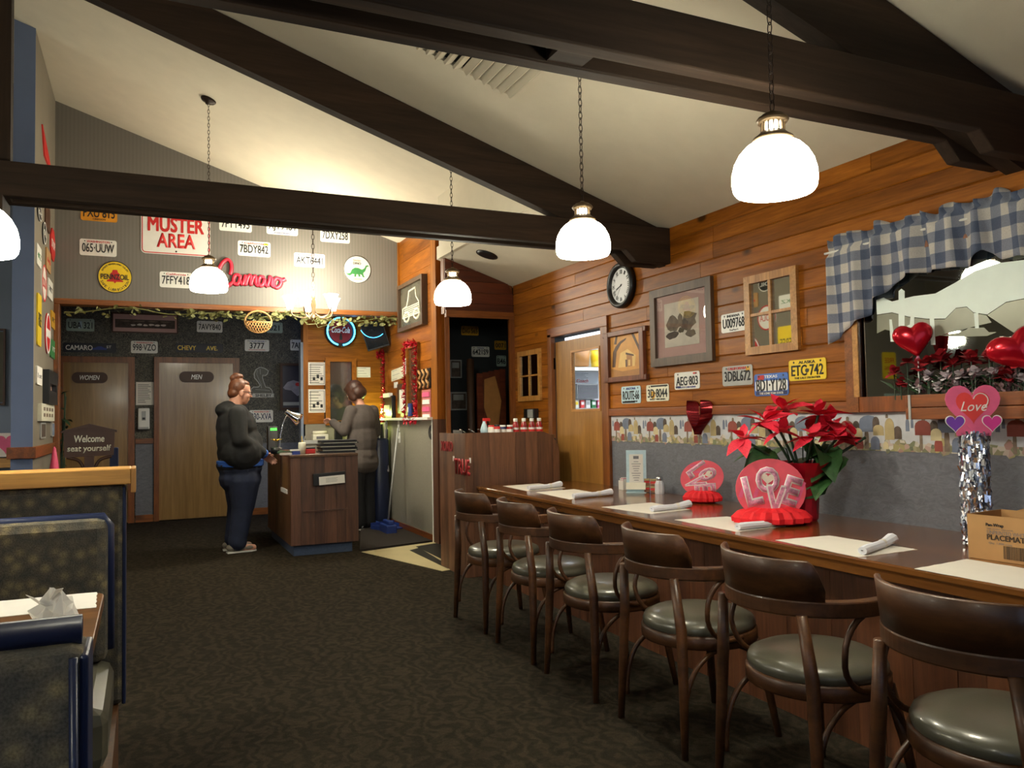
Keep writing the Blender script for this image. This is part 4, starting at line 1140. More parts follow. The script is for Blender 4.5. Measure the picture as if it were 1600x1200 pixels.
for hx, hz_, hy, sc in heads:
    c = (ux*hx+uy*hy)*u1+Vector((0, 0, hz_*u1))
    stems.tube(smooth_path([Vector((0, 0, 50*u1)), c*0.5+Vector((0, 0, 30*u1)), c]), 2.0*u1, 5)
    nb = 6
    for k in range(nb):
        az = 2*pi*k/nb+rn.uniform(-0.3, 0.3)
        put('b', c, az, rn.uniform(-0.5, 0.5), 44*u1*sc*rn.uniform(0.8, 1.15), rn.uniform(-0.5, 0.5))
    for k in range(3):
        put('b', c+Vector((0, 0, 4*u1)), rn.uniform(0, 6.28), rn.uniform(0.5, 1.1), 30*u1*sc, rn.uniform(-0.5, 0.5))
for hx, hz_, ln_ in ((-88, 92, 58), (-70, 72, 62), (-50, 96, 55), (-20, 80, 50), (18, 95, 52), (40, 100, 60), (62, 84, 58), (78, 100, 60), (96, 76, 52), (26, 60, 58), (-98, 78, 45), (50, 62, 48), (110, 95, 40), (4, 100, 44), (-80, 60, 58), (-40, 66, 60), (88, 66, 60), (70, 52, 56), (-60, 50, 50), (120, 84, 48), (-104, 96, 50)):
    c = (ux*hx*0.45)*u1+Vector((0, 0, hz_*u1*1.08))
    a = math.atan2(-0.421, 0.907) if hx > 0 else math.atan2(0.421, -0.907)
    stems.tube([Vector((ux.x*hx*0.2*u1, ux.y*hx*0.2*u1, 62*u1)), c], 1.2*u1, 4)
    put('l', c, a+rn.uniform(-0.7, 0.7), rn.uniform(-0.6, 0.1), ln_*u1*1.1, rn.uniform(-0.9, 0.5))
stems.obj('stems', leaf_d, t, True)
# silver tinsel column topped with a Love heart
p = (3.615,2.533)
p = (2.97, 2.081160819687561)
q_ = 0.276/100*0.915
yaw = radians(-38)
t = thing('tinsel_centerpiece', 'silver tinsel column topped by pink Love heart behind the box', 'decoration', (p[0], p[1], CZ), yaw)
hgt = (1.143655906751015)-CZ
B().lathe([(0, 0), (0.045, 0), (0.045, 0.02), (0.01, 0.03), (0.008, hgt+0.02)], 12).obj('stand', chrome, t, True)
ts = B(); rn = random.Random(4); rad = 20*q_
for k in range(2600):
    a = rn.uniform(0, 2*pi); z = rn.uniform(0.02, hgt); r = rad*rn.uniform(0.75, 1.03)
    mt = Matrix.Translation((r*cos(a), r*sin(a), z)) @ Matrix.Rotation(a+rn.uniform(-0.9, 0.9), 4, 'Z') @ Matrix.Rotation(rn.uniform(-0.5, 0.5), 4, 'Y')
    L, W = rn.uniform(0.010, 0.024), rn.uniform(0.003, 0.006)
    ts.bm.faces.new([ts.bm.verts.new(mt @ Vector((0, sx_*W, sz_*L))) for sx_, sz_ in ((-1, -1), (1, -1), (1, 1), (-1, 1))])
ts.obj('tinsel_column', silver, t)['kind'] = 'stuff'
up = Matrix.Translation((0, -0.004, hgt+40*q_)) @ Matrix.Rotation(pi/2, 4, 'X')
hd_ = B().prism([(x_, y_) for x_, y_ in heart_pts(78*q_, 78*q_)], -0.003, 0.003).obj('heart_card', pinkrose, t); hd_.matrix_local = up
B().prism([(-24*q_, -40*q_), (24*q_, -40*q_), (26*q_, -30*q_), (12*q_, -8*q_), (-12*q_, -8*q_), (-26*q_, -30*q_)], -0.0028, 0.0028).obj('card_foot', pinkrose, hd_)
B().prism([(x_, y_+3*q_) for x_, y_ in heart_pts(48*q_, 50*q_)], 0.0032, 0.0042).obj('inner_heart', redorange, hd_)
B().tube([(x_*0.86*q_+1*q_, (y_*0.8+6)*q_, 0.0045) for x_, y_ in heart_pts(48, 50)[1:13]], 0.9*q_, 5).obj('highlight', white_ink, hd_)
for sx_, m_ in ((-1, purple_card), (1, magenta_card)):
    e_ = B().prism([(sx_*26*q_+x_, -22*q_+y_) for x_, y_ in heart_pts(29*q_, 28*q_)], 0.0032, 0.004).obj('small_heart_edge', white_ink, hd_)
    B().prism([(sx_*26*q_+x_, -22*q_+y_) for x_, y_ in heart_pts(26*q_, 25*q_)], 0.004, 0.0046).obj('small_heart', m_, hd_)
lettering(hd_, 'Love', 1*q_, 6*q_, 38*q_, 15*q_, 0.0044, white_ink, shear=0.35, t=0.001)
# cardboard box of placemats
bl, br_ = (2.719,1.943), (2.736,1.755)
ang = math.atan2(br_[1]-bl[1], br_[0]-bl[0])
t = thing('cardboard_box', 'open cardboard box of placemats standing on the counter', 'box', (bl[0], bl[1], CZ+0.001), ang)
bw = 0.36; bh = 0.8683329946782092-CZ; bd = 0.22
def bxp(nm, *a): return B().bb(*a).obj(nm, cardboard, t)
bxp('bottom', 0, bw, 0, bd, 0, 0.004)
fr = bxp('front_panel', 0, bw, 0, 0.004, 0.004, bh)
bxp('back_panel', 0, bw, bd-0.004, bd, 0.004, bh)
bxp('side_panel', 0, 0.004, 0.004, bd-0.004, 0.004, bh); bxp('side_panel', bw-0.004, bw, 0.004, bd-0.004, 0.004, bh)
B().prism([(0.06, 0), (bw, 0), (bw, 0.05), (0.22, 0.045), (0.14, 0.03)], -0.0015, 0.0015).obj('flap', cardboard, t).matrix_local = Matrix.Translation((0, bd-0.004, bh)) @ Matrix.Rotation(radians(80), 4, 'X')
fe = bpy.data.objects.new('printing', None)
PX = 0.226/100
def bl_text(s, x0_, x1_, y0_, y1_, m, bold=0.0):
    o = lettering(t, s, (x0_+x1_)/2*PX*1.10, 0, (x1_-x0_)*PX*1.10, (y1_-y0_)*PX, 0, m, 'printing', 0, bold, 0.0006)
    o.matrix_local = Matrix.Translation((0, -0.0002, (y0_+y1_)/2*PX)) @ Matrix.Rotation(pi/2, 4, 'X')
    return o
bl_text('Pan-Wrap', 27, 51, 52, 58, black_ink, 0.03)
bl_text('UNPRINTED WHITE', 28, 82, 41, 47, grey_ink)
bl_text('PLACEMATS', 28, 84, 32.5, 40.5, box_ink, 0.03)
bl_text('Qty. 1,000 mats', 30, 62, 25, 29, grey_ink)
bl_text('high quality disposable', 28, 64, 48.5, 50.5, grey_ink)
bars = B(); rn = random.Random(2); xx = 50.0
while xx < 79:
    w_ = rn.choice((0.5, 0.8, 1.2)); bars.bb(xx*PX*1.1, (xx+w_)*PX*1.1, -0.001, 0, 5*PX, 25*PX); xx += w_+rn.choice((0.5, 0.9))
bars.obj('barcode', box_ink, t)

# ------------------------------------------------------------ number plates and signs
def plate(w, box, number, bg, fg, label, top=None, topm=None, bottom=None, botm=None, rot=0.0, group=None, numw=0.86, numh=0.52, extra=None, d=0.0):
    u, v, W, H = box
    t = on(w, 'number_plate', label, 'number plate', u, v, group, rot, d)
    B().prism(rrect(W, H, min(W, H)*0.12), 0.0, 0.003).obj('plate', bg, t)
    rim = B(); o_ = rrect(W, H, min(W, H)*0.12); i_ = rrect(W*0.97, H*0.94, min(W, H)*0.10)
    vo = [rim.bm.verts.new((p[0], p[1], 0.0042)) for p in o_]; vi = [rim.bm.verts.new((p[0], p[1], 0.0042)) for p in i_]
    vb = [rim.bm.verts.new((p[0], p[1], 0.003)) for p in o_]; vj = [rim.bm.verts.new((p[0], p[1], 0.003)) for p in i_]
    n = len(o_)
    for k in range(n):
        q = (k+1) % n
        rim.bm.faces.new((vo[k], vo[q], vi[q], vi[k])); rim.bm.faces.new((vo[k], vb[k], vb[q], vo[q])); rim.bm.faces.new((vi[k], vi[q], vj[q], vj[k]))
    rim.obj('rim', bg, t)
    if number: lettering(t, number, 0, -0.02*H, numw*W, numh*H, 0.003, fg, 'number', 0, 0.012, 0.0022)
    if top: lettering(t, top, 0, 0.36*H, min(0.62, 0.06*len(top)+0.08)*W, 0.13*H, 0.003, topm or fg, 'state_name', 0, 0.02, 0.001)
    if bottom: lettering(t, bottom, 0, -0.385*H, min(0.7, 0.05*len(bottom)+0.05)*W, 0.10*H, 0.003, botm or fg, 'motto', 0, 0.01, 0.001)
    hl = B()
    for sx_ in (-1, 1): hl.prism(oval(0.006, 0.006, 8, sx_*W*0.36, H*0.38), 0.003, 0.0036)
    hl.obj('screw', black_ink, t)
    if extra: extra(t, W, H)
    return t
def band(t, x0, x1, y0, y1, m, name='band', z=0.0031): return B().bb(x0, x1, y0, y1, 0.003, z).obj(name, m, t)
R = 'R'
plate(R, (4.930,1.397,0.254,0.127), 'ROUTE-66', sky_pl, black_ink, 'pale blue plate reading ROUTE-66, leftmost on plank wall', 'ARIZONA', blue_ink, 'GRAND CANYON', numw=.84, extra=lambda t, W, H: band(t, -W*.45, W*.2, -H*.47, -H*.36, black_ink))
plate(R, (4.597,1.400,0.267,0.116), '3D·8044', cream_pl, black_ink, 'cream plate reading 3D 8044 under the cabin picture', None, None, 'WEST VIRGINIA', extra=lambda t, W, H: (band(t, -W*.3, W*.45, H*.36, H*.46, black_ink), B().prism([(-W*.3, -H*.2), (-W*.2, -H*.42), (-W*.1, -H*.2), (-W*.12, H*.1), (-W*.28, H*.1)], 0.003, 0.0032).obj('outline_print', dyellow_pl, t)))
plate(R, (4.263,1.470,0.266,0.114), 'AEG·803', white_pl, black_ink, 'white plate reading AEG 803 under the mauve-matted picture', None, None, 'SOUTH CAROLINA', blue_ink, extra=lambda t, W, H: (band(t, -W*.46, -W*.25, -H*.42, -H*.3, navy_ink), band(t, W*.25, W*.4, H*.34, H*.44, red_ink)))
plate(R, (3.772,1.476,0.268,0.120), '3DBL672', grey_pl, black_ink, 'dull grey plate reading 3DBL672', 'CALIFORNIA', red_ink, None, extra=lambda t, W, H: band(t, W*.28, W*.42, H*.2, H*.42, dyellow_pl, 'sticker'))
plate(R, (3.489,1.409,0.271,0.128), 'BD1·Y128', blueplate, black_ink, 'blue and white plate reading BD1 Y128', 'TEXAS', white_ink, 'THE LONE STAR STATE', white_ink, extra=lambda t, W, H: (B().prism(rrect(W*.95, H*.46, .01, 3, 0, -H*.05), 0.003, 0.0031).obj('white_field', white_ink, t), band(t, -W*.46, W*.46, -H*.46, -H*.3, navy_ink), band(t, -W*.4, -W*.2, H*.24, H*.44, red_ink, 'flag_print')))
plate(R, (3.214,1.478,0.265,0.114), 'ETC·742', yellow_pl, black_ink, 'yellow plate reading ETC 742 below the window-frame mirror', 'ALASKA', black_ink, 'THE LAST FRONTIER', extra=lambda t, W, H: B().prism(oval(W*.05, H*.1, 7, 0, -H*.04), 0.003, 0.0055).obj('flag_print', black_ink, t))
plate(R, (3.791,1.801,0.225,0.115), 'U009768', white_pl, black_ink, 'white plate reading U009768 between picture and window-frame mirror', 'INDIANA', black_ink, 'Safari', black_ink)
# ---- wall clock
u, v, W, H = (5.000,2.217,0.313,0.335)
t = on(R, 'clock', 'round black wall clock with Roman numerals on plank wall', 'clock', u, v+0.0)
r_ = H/2*1.02
B().lathe([(0, 0), (r_, 0), (r_*1.0, 0.03), (r_*0.97, 0.045), (r_*0.86, 0.05), (r_*0.78, 0.035), (r_*0.76, 0.02), (0, 0.02)], 44).obj('case', black_pl, t, True)
B().lathe([(0, 0.0205), (r_*0.765, 0.0205), (r_*0.765, 0.0215), (0, 0.0215)], 44).obj('dial', clock_face, t)
for k, s_ in enumerate(('XII', 'I', 'II', 'III', 'IIII', 'V', 'VI', 'VII', 'VIII', 'IX', 'X', 'XI')):
    a = radians(90-30*k)
    lettering(t, s_, r_*0.60*cos(a), r_*0.60*sin(a), r_*(0.06+0.045*len(s_)), r_*0.17, 0.0216, black_ink, 'numeral', 0, 0.01, 0.0006, math.degrees(a)-90)
def hand(a, L, w): return B().prism([(-w, -L*0.15), (w, -L*0.15), (w*0.6, L), (-w*0.6, L)], 0.0226, 0.0236, Matrix.Rotation(radians(-a), 4, 'Z')).obj('hand', black_ink, t)
hand(252, r_*0.42, 0.004); hand(246, r_*0.66, 0.003); hand(215, r_*0.6, 0.001)
B().lathe([(0, 0.0226), (0.008, 0.0226), (0.008, 0.025), (0, 0.025)], 12).obj('hub', black_ink, t)
def frame4(t, W, H, fw, depth, m_h, m_v, name='frame', inset=0.0):
    """mitred frame of four bars"""
    for s in (1, -1):
        B().prism([(-W/2, s*H/2), (W/2, s*H/2), (W/2-fw, s*(H/2-fw)), (-W/2+fw, s*(H/2-fw))], 0, depth).obj(name+'_bar', m_h, t)
        B().prism([(s*W/2, -H/2), (s*W/2, H/2), (s*(W/2-fw), H/2-fw), (s*(W/2-fw), -H/2+fw)], 0, depth).obj(name+'_bar', m_v, t)
def blobs(t, specs, z0=0.0, rn=None, name='printed_shape', dz=0.0006):
    for i, (m, pts) in enumerate(specs): B().prism(pts, z0, z0+dz*(1+i*0.15)).obj(name, m, t)
# ---- large mauve-matted picture
u, v, W, H = (4.301,1.848,0.664,0.536)
t = on(R, 'framed_picture', 'large framed sepia print with mauve mat under glass', 'picture', u, v)
frame4(t, W, H, W*0.085, 0.028, walnut, walnut)
B().bb(-W*.42, W*.42, -H*.42, H*.42, 0.002, 0.006).obj('mat_board', mat_mauve, t)
B().bb(-W*.28, W*.28, -H*.27, H*.29, 0.006, 0.008).obj('print', sepia_l, t)
rn = random.Random(6)
def rough(cx_, cy_, rx, ry, n=12, k=0.3): return [(cx_+rx*cos(2*pi*i/n)*rn.uniform(1-k, 1+k), cy_+ry*sin(2*pi*i/n)*rn.uniform(1-k, 1+k)) for i in range(n)]
blobs(t, [(sepia, rough(-W*.14, H*.02, W*.10, H*.10)), (sepia, rough(W*.13, H*.04, W*.12, H*.12)), (sepia_d, rough(-W*.15, -H*.12, W*.10, H*.05)), (sepia_d, rough(W*.06, -H*.02, W*.06, H*.07)), (sepia, rough(W*.15, -H*.13, W*.09, H*.04)), (sepia_d, rough(0, -H*.07, W*.05, H*.035)), (sepia, [(-W*.05, -H*.03), (W*.02, -H*.03), (W*.02, H*.1), (-W*.015, H*.14), (-W*.05, H*.1)])], 0.008)
B().bb(-W*.42, W*.42, -H*.42, H*.42, 0.014, 0.016).obj('glass', pic_glass, t)
# ---- cabin marquetry picture
u, v, W, H = (4.981,1.691,0.526,0.385)
t = on(R, 'framed_picture', 'redwood-framed wooden inlay picture of a cabin under trees', 'picture', u, v)
B().bb(-W*.44, W*.44, -H*.44, H*.44, 0.002, 0.006).obj('panel', gold_wood, t)
for s in (1, -1):
    B().bb(-W*.55, W*.55, s*H*.45-H*.05, s*H*.45+H*.05, 0.0, 0.03).obj('frame_bar', redwood, t, bevel=0.004)
    B().bb(s*W*.45-W*.05, s*W*.45+W*.05, -H*.48, H*.48, 0.0, 0.034).obj('frame_bar', redwood, t, bevel=0.004)
blobs(t, [(sand_w, [(-W*.2, -H*.22), (W*.22, -H*.22), (W*.25, -H*.02), (W*.05, H*.12), (-W*.14, H*.06)]),
          (tan_wood, [(W*.02, -H*.22), (W*.16, -H*.22), (W*.16, -H*.02), (W*.02, H*.03)]),
          (dark_inlay, [(0, H*.02), (W*.2, -H*.03), (W*.2, -H*.0), (0, H*.06)]),
          (dark_inlay, [(-W*.01, -H*.22), (W*.03, -H*.22), (W*.03, -H*.08), (-W*.01, -H*.08)]),
          (sand_w, [(W*.06, -H*.2), (W*.11, -H*.2), (W*.11, -H*.09), (W*.06, -H*.09)]),
          (dark_inlay, [(-W*.36, -H*.2), (-W*.28, -H*.2), (-W*.24, H*.1), (-W*.12, H*.24), (0, H*.3), (W*.02, H*.34), (-W*.14, H*.29), (-W*.26, H*.2), (-W*.33, H*.1)]),
          (dark_inlay, [(-W*.3, H*.25), (-W*.25, H*.42), (-W*.2, H*.42), (-W*.24, H*.24)]),
          (dark_inlay, [(W*.14, H*.42), (W*.2, H*.42), (W*.34, H*.14), (W*.38, -H*.05), (W*.3, H*.12)]),
          (tan_wood, [(-W*.42, -H*.4), (W*.42, -H*.4), (W*.42, -H*.27), (-W*.1, -H*.3), (-W*.42, -H*.22)])], 0.006)
# ---- four-pane window frame used as a mirror
u, v, W, H = (3.464,1.821,0.417,0.465)
t = on(R, 'framed_mirror', 'four-pane pine window frame holding mirror glass', 'mirror', u, v)
frame4(t, W, H, W*0.11, 0.022, light_y, light_z)
B().bb(-W*.025, W*.025, -H*.4, H*.4, 0.006, 0.020).obj('muntin', light_z, t)
B().bb(-W*.4, W*.4, -H*.018, H*.018, 0.006, 0.018).obj('muntin', light_y, t)
for sx_ in (-1, 1):
    for sy_ in (-1, 1): B().bb(min(sx_*W*.02, sx_*W*.4), max(sx_*W*.02, sx_*W*.4), min(sy_*H*.014, sy_*H*.4), max(sy_*H*.014, sy_*H*.4), 0.002, 0.005).obj('mirror_pane', mirror_m, t)
# ---- narrow mirror frame beyond the door
u, v, W, H = (6.604,1.630,0.471,0.472)
t = on(R, 'framed_mirror', 'narrow pine-framed mirror pane on wall beyond kitchen door', 'mirror', u, v)
frame4(t, W, H, W*0.10, 0.02, light_y, light_z)
B().bb(-W*.02, W*.02, -H*.42, H*.42, 0.006, 0.016).obj('muntin', light_z, t)
B().bb(-W*.42, W*.42, -H*.015, H*.015, 0.006, 0.014).obj('muntin', light_y, t)
B().bb(-W*.42, W*.42, -H*.42, H*.42, 0.002, 0.005).obj('mirror_pane', mirror_m, t)
u, v, W, H = (6.553,1.278,0.212,0.088)
t = on(R, 'card_terminal', 'small black box with pale keypad on wall beyond kitchen door', 'terminal', u, v)
B().bb(-W/2, W/2, -H/2, H/2, 0, 0.05).obj('body', black_pl, t, bevel=0.004)
B().bb(-W*.1, W*.42, -H*.42, H*.42, 0.05, 0.053).obj('face', grey_pl, t)
# ---- foil heart on the wall
u, v, W, H = (4.125,1.225,0.271,0.222)
t = on(R, 'foil_heart', 'folded dark red foil heart hanging over wallpaper border', 'decoration', u, v, d=0.004)
b = B(); hp = heart_pts(W, H, 120); N_ = 18
ymin, ymax = min(p[1] for p in hp), max(p[1] for p in hp)
notch = hp[0][1]
for sg in (1, -1):
    rows_ = []
    half = [p for p in hp if p[0]*sg >= -1e-6]
    for k in range(N_+1):
        y = ymin+(ymax-ymin)*(0.002+0.9975*sin(pi/2*k/N_))
        xs = sorted(abs(a[0]+(c_[0]-a[0])*(y-a[1])/(c_[1]-a[1])) for a, c_ in zip(half, half[1:]) if (a[1]-y)*(c_[1]-y) < 0 and abs(c_[0]-a[0]) < W*.2)
        if not xs: continue
        xo = xs[-1]; xi = xs[0] if (len(xs) > 1 and y > notch) else 0.0
        rows_.append([b.bm.verts.new((sg*x, y, z)) for x, z in ((xi, 0.010), ((xi*0.45+xo*0.55), 0.058), (xo, 0.006), (xo*0.98, 0.0), (xi, 0.0))])
    for a, c_ in zip(rows_, rows_[1:]):
        for k in range(5): b.bm.faces.new((a[k], a[(k+1) % 5], c_[(k+1) % 5], c_[k]))
    b.bm.faces.new(rows_[0]); b.bm.faces.new(rows_[-1])
b.obj('heart', red_foil, t)
# ---- big etched mirror with the flower box and gingham valance
zl, zh, yl, yr = 1.318, 1.99, 2.858140863490811, 1.45
t = on(R, 'etched_mirror', 'large wall mirror with frosted desert sky etched on it', 'mirror', (yl+yr)/2, (zl+zh)/2)
cu_, cv_ = (yl+yr)/2, (zl+zh)/2
def loc(p): return (-(p[0]-cu_), p[1]-cv_)
B().bb(-(yl-yr)/2, (yl-yr)/2, -(zh-zl)/2, (zh-zl)/2, 0.004, 0.008).obj('mirror_glass', mirror_m, t)
W = yl-yr; H = zh-zl
B().bb(-W/2-0.075, -W/2, -H/2-0.075, H/2+0.03, 0, 0.03).obj('frame_bar', trim_z, t)
B().bb(-W/2-0.02, -W/2+0.012, -H/2, H/2, 0.03, 0.036).obj('frame_bar', light_z, t)
B().bb(-W/2, W/2, -H/2-0.075, -H/2, 0, 0.026).obj('frame_bar', trim_y, t)
B().bb(W/2, W/2+0.075, -H/2-0.075, H/2+0.03, 0, 0.03).obj('frame_bar', trim_z, t)
B().bb(-W/2, W/2, H/2, H/2+0.03, 0, 0.026).obj('frame_bar', trim_y, t)
sky_up = [loc(p) for p in [(2.749,1.789),(2.706,1.795),(2.660,1.770),(2.541,1.778),(2.430,1.774),(2.335,1.806),(2.239,1.843),(2.130,1.858),(2.034,1.852),(1.934,1.843),(1.816,1.820)]]
sky_dn = [loc(p) for p in [(1.823,1.659),(1.940,1.688),(2.041,1.695),(2.109,1.691),(2.192,1.649),(2.253,1.666),(2.282,1.695),(2.333,1.696),(2.387,1.655),(2.476,1.665),(2.574,1.687),(2.662,1.718),(2.748,1.718)]]
B().prism(sky_up+sky_dn, 0.008, 0.0088).obj('frosted_sky', frost_m, t)
hill2 = [loc(p) for p in [(2.748,1.715),(2.662,1.715),(2.574,1.684),(2.477,1.662),(2.388,1.652),(2.333,1.694),(2.282,1.692),(2.253,1.664),(2.195,1.645),(2.174,1.613),(2.236,1.606),(2.356,1.591),(2.477,1.574),(2.617,1.612),(2.705,1.640),(2.752,1.626)]]
B().prism(hill2, 0.008, 0.0084).obj('etched_hill', sage_etch, t)
hills = [loc(p) for p in [(1.823,1.656),(1.940,1.685),(2.041,1.692),(2.109,1.688),(2.192,1.646),(2.048,1.533),(1.831,1.487)]]
B().prism(hills, 0.008, 0.0086).obj('etched_hill', sage_etch, t)
for nm, pl in (('a', [(2.594,1.676),(2.599,1.556),(2.632,1.559),(2.621,1.814),(2.605,1.823),(2.588,1.809)]), ('b', [(2.596,1.625),(2.595,1.640),(2.567,1.649),(2.562,1.684),(2.542,1.682),(2.544,1.646),(2.558,1.627)]),
                ('c', [(2.441,1.661),(2.440,1.542),(2.462,1.544),(2.463,1.664)]), ('d', [(2.231,1.661),(2.231,1.595),(2.248,1.596),(2.251,1.663)]), ('e', [(2.664,1.684),(2.654,1.576),(2.676,1.578),(2.678,1.686)])):
    B().prism([loc(p) for p in pl], 0.008, 0.0089).obj('frosted_cactus', frost_m, t)
hat = [loc(p) for p in [(2.419,1.583),(2.326,1.585),(2.290,1.595),(2.277,1.602),(2.208,1.595),(2.187,1.573),(2.153,1.570),(2.196,1.558),(2.297,1.565),(2.357,1.571)]]
B().prism(hat, 0.008, 0.0086).obj('etched_hat', sage_etch, t)
# valance
top_px = [(3.005,2.173),(2.022,2.138)]
hem = [(3.009,1.589),(2.941,1.639),(2.847,1.690),(2.765,1.722),(2.751,1.783),(2.689,1.802),(2.604,1.849),(2.544,1.883),(2.446,1.872),(2.441,1.880),(2.251,1.864),(2.174,1.919),(2.089,1.863),(2.033,1.867),(1.909,1.848),(1.753,1.721)]
yt0 = top_px[0][0]; ztop = 2.145
cr = thing('curtain_valance', 'blue and white gingham valance gathered over the etched mirror', 'curtain', (XW, yt0, ztop))
def hem_z(y):
    if y >= hem[0][0]: return hem[0][1]
    for a, b_ in zip(hem, hem[1:]):
        if b_[0] <= y <= a[0]: return a[1]+(b_[1]-a[1])*(y-a[0])/(b_[0]-a[0]-1e-9)
    return hem[-1][1]
bm = bmesh.new(); uvl = bm.loops.layers.uv.new('uv'); N = 240; K = 16; Y1 = 1.50
rn = random.Random(9); grid = []; arc = 0.0
ph_ = [rn.uniform(0, 6.28) for _ in range(4)]
for i in range(N+1):
    y = yt0-(yt0-Y1)*i/N
    hz_ = hem_z(y); zt_ = ztop+0.008*sin(y*52)+0.012*sin(y*33+1)
    col = []
    for k in range(K+1):
        f_ = k/K; z = zt_+(hz_-zt_)*f_
        amp = 0.010+0.022*min(1, f_*1.6)
        x = 0.052-amp*(0.6*sin(y*38+ph_[0]+0.5*sin(y*9))+0.4*sin(y*61+ph_[1]))-0.012*f_
        if 0.10 < f_ < 0.17: x = 0.030
        if f_ <= 0.10: x = 0.040+0.02*sin(y*75+ph_[2])
        dy = 0.006*sin(y*47+f_*3)
        col.append((bm.verts.new((-x-0.005, y-yt0+dy, z-ztop)), arc, z))
    grid.append(col); arc += (yt0-Y1)/N*1.18
for a, b_ in zip(grid, grid[1:]):
    for k in range(K):
        q4 = (a[k], a[k+1], b_[k+1], b_[k])
        f = bm.faces.new([q[0] for q in q4]); f.smooth = True
        for lp, q in zip(f.loops, q4): lp[uvl].uv = (q[1], q[2]-ztop+10)
me = bpy.data.meshes.new('cloth'); bm.to_mesh(me); bm.free(); me.materials.append(ging)
o = bpy.data.objects.new('cloth', me); COL.objects.link(o); o.parent = cr
sd = o.modifiers.new('solid', 'SOLIDIFY'); sd.thickness = 0.0015
B().tube([(-0.035, 0.03, -0.075), (-0.035, Y1-yt0-0.05, -0.075)], 0.006, 8).obj('curtain_rod', white_pl, cr)
# flower box hung under the mirror
px0 = 3.10
t = thing('flower_box', 'brown wooden flower box hanging below the etched mirror', 'flower box', (px0, 1.95, 1.2074656182536228))
zz = 1.3175253354620644-1.20851736101526; y0_ = 2.4899926696472163-1.95; y1_ = 1.40-1.95
B().bb(0, 0.02, y1_, y0_, 0, zz*0.47).obj('front_board', trim_y, t, bevel=0.003)
B().bb(0, 0.02, y1_, y0_, zz*0.49, zz).obj('front_board', trim_y, t, bevel=0.003)
B().bb(0.02, 0.15, y0_-0.018, y0_, 0, zz).obj('end_board', trim_z, t)
B().bb(0.02, 0.15, y1_, y1_+0.018, 0, zz).obj('end_board', trim_z, t)
B().bb(0.02, 0.15, y1_+0.018, y0_-0.018, 0, 0.018).obj('bottom_board', trim_y, t)
B().bb(0.02, 0.15, y1_+0.018, y0_-0.018, zz*.5, zz*.78).obj('foam_filling', leaf_d, t)
B().bb(-0.004, 0.004, y0_-0.03, y0_-0.018, 0.0, zz).obj('hanger_strap', grey_pl, t)
zb = 1.3175253354620644; 
def bouquet(y, z, label, m, n, r, seed, cat='flowers'):
    rn = random.Random(seed)
    t = thing('silk_flower', label, cat, (3.18, y, zb-0.02))
    hgt_ = z-(zb-0.02)
    B().tube([(0, 0, 0), (0.0, 0.0, hgt_)], 0.003, 5).obj('stem', leaf_d, t)
    hd = B()
    for k in range(n):
        th, ph2 = rn.uniform(0, 2*pi), rn.uniform(-0.5, 1.2)
        mt = Matrix.Translation((0, 0, hgt_)) @ Matrix.Rotation(th, 4, 'Z') @ Matrix.Rotation(-ph2, 4, 'Y')
        L = r*rn.uniform(0.8, 1.15); w = r*0.45
        q = [hd.bm.verts.new(mt @ Vector(v)) for v in ((0, 0, 0), (L*.5, -w, r*.12), (L, -w*.3, 0), (L, w*.3, 0), (L*.5, w, r*.12))]
        hd.bm.faces.new(q)
    hd.obj('petals', m, t)
    for sgn in (-1, 1):
        lf = B(); mt = Matrix.Translation((0, 0, hgt_*0.45)) @ Matrix.Rotation(sgn*1.3+0.4, 4, 'Z') @ Matrix.Rotation(-0.5, 4, 'Y')
        lf.bm.faces.new([lf.bm.verts.new(mt @ Vector(v)) for v in ((0, 0, 0), (0.04, -0.022, 0.004), (0.085, 0, 0), (0.04, 0.022, 0.004))])
        lf.obj('leaf', leaf_m, t)
    return t
fl_spots = [(2.606, 1.420, 'r', 0.045), (2.535, 1.466, 'r', 0.040), (2.473, 1.435, 'r', 0.050), (2.433, 1.459, 'r', 0.040), (2.367, 1.460, 'r', 0.058), (2.310, 1.442, 'r', 0.045), (2.225, 1.450, 'r', 0.055), (2.146, 1.455, 'r', 0.050), (2.573, 1.373, 'r', 0.040), (2.427, 1.395, 'w', 0.035), (2.346, 1.386, 'w', 0.035), (2.277, 1.387, 'w', 0.035), (2.210, 1.397, 'w', 0.040), (2.132, 1.391, 'w', 0.035), (2.079, 1.372, 'r', 0.050), (2.030, 1.426, 'r', 0.055), (2.008, 1.356, 'w', 0.040), (2.480, 1.349, 'w', 0.030), (2.385, 1.345, 'w', 0.032), (2.299, 1.344, 'w', 0.030)]

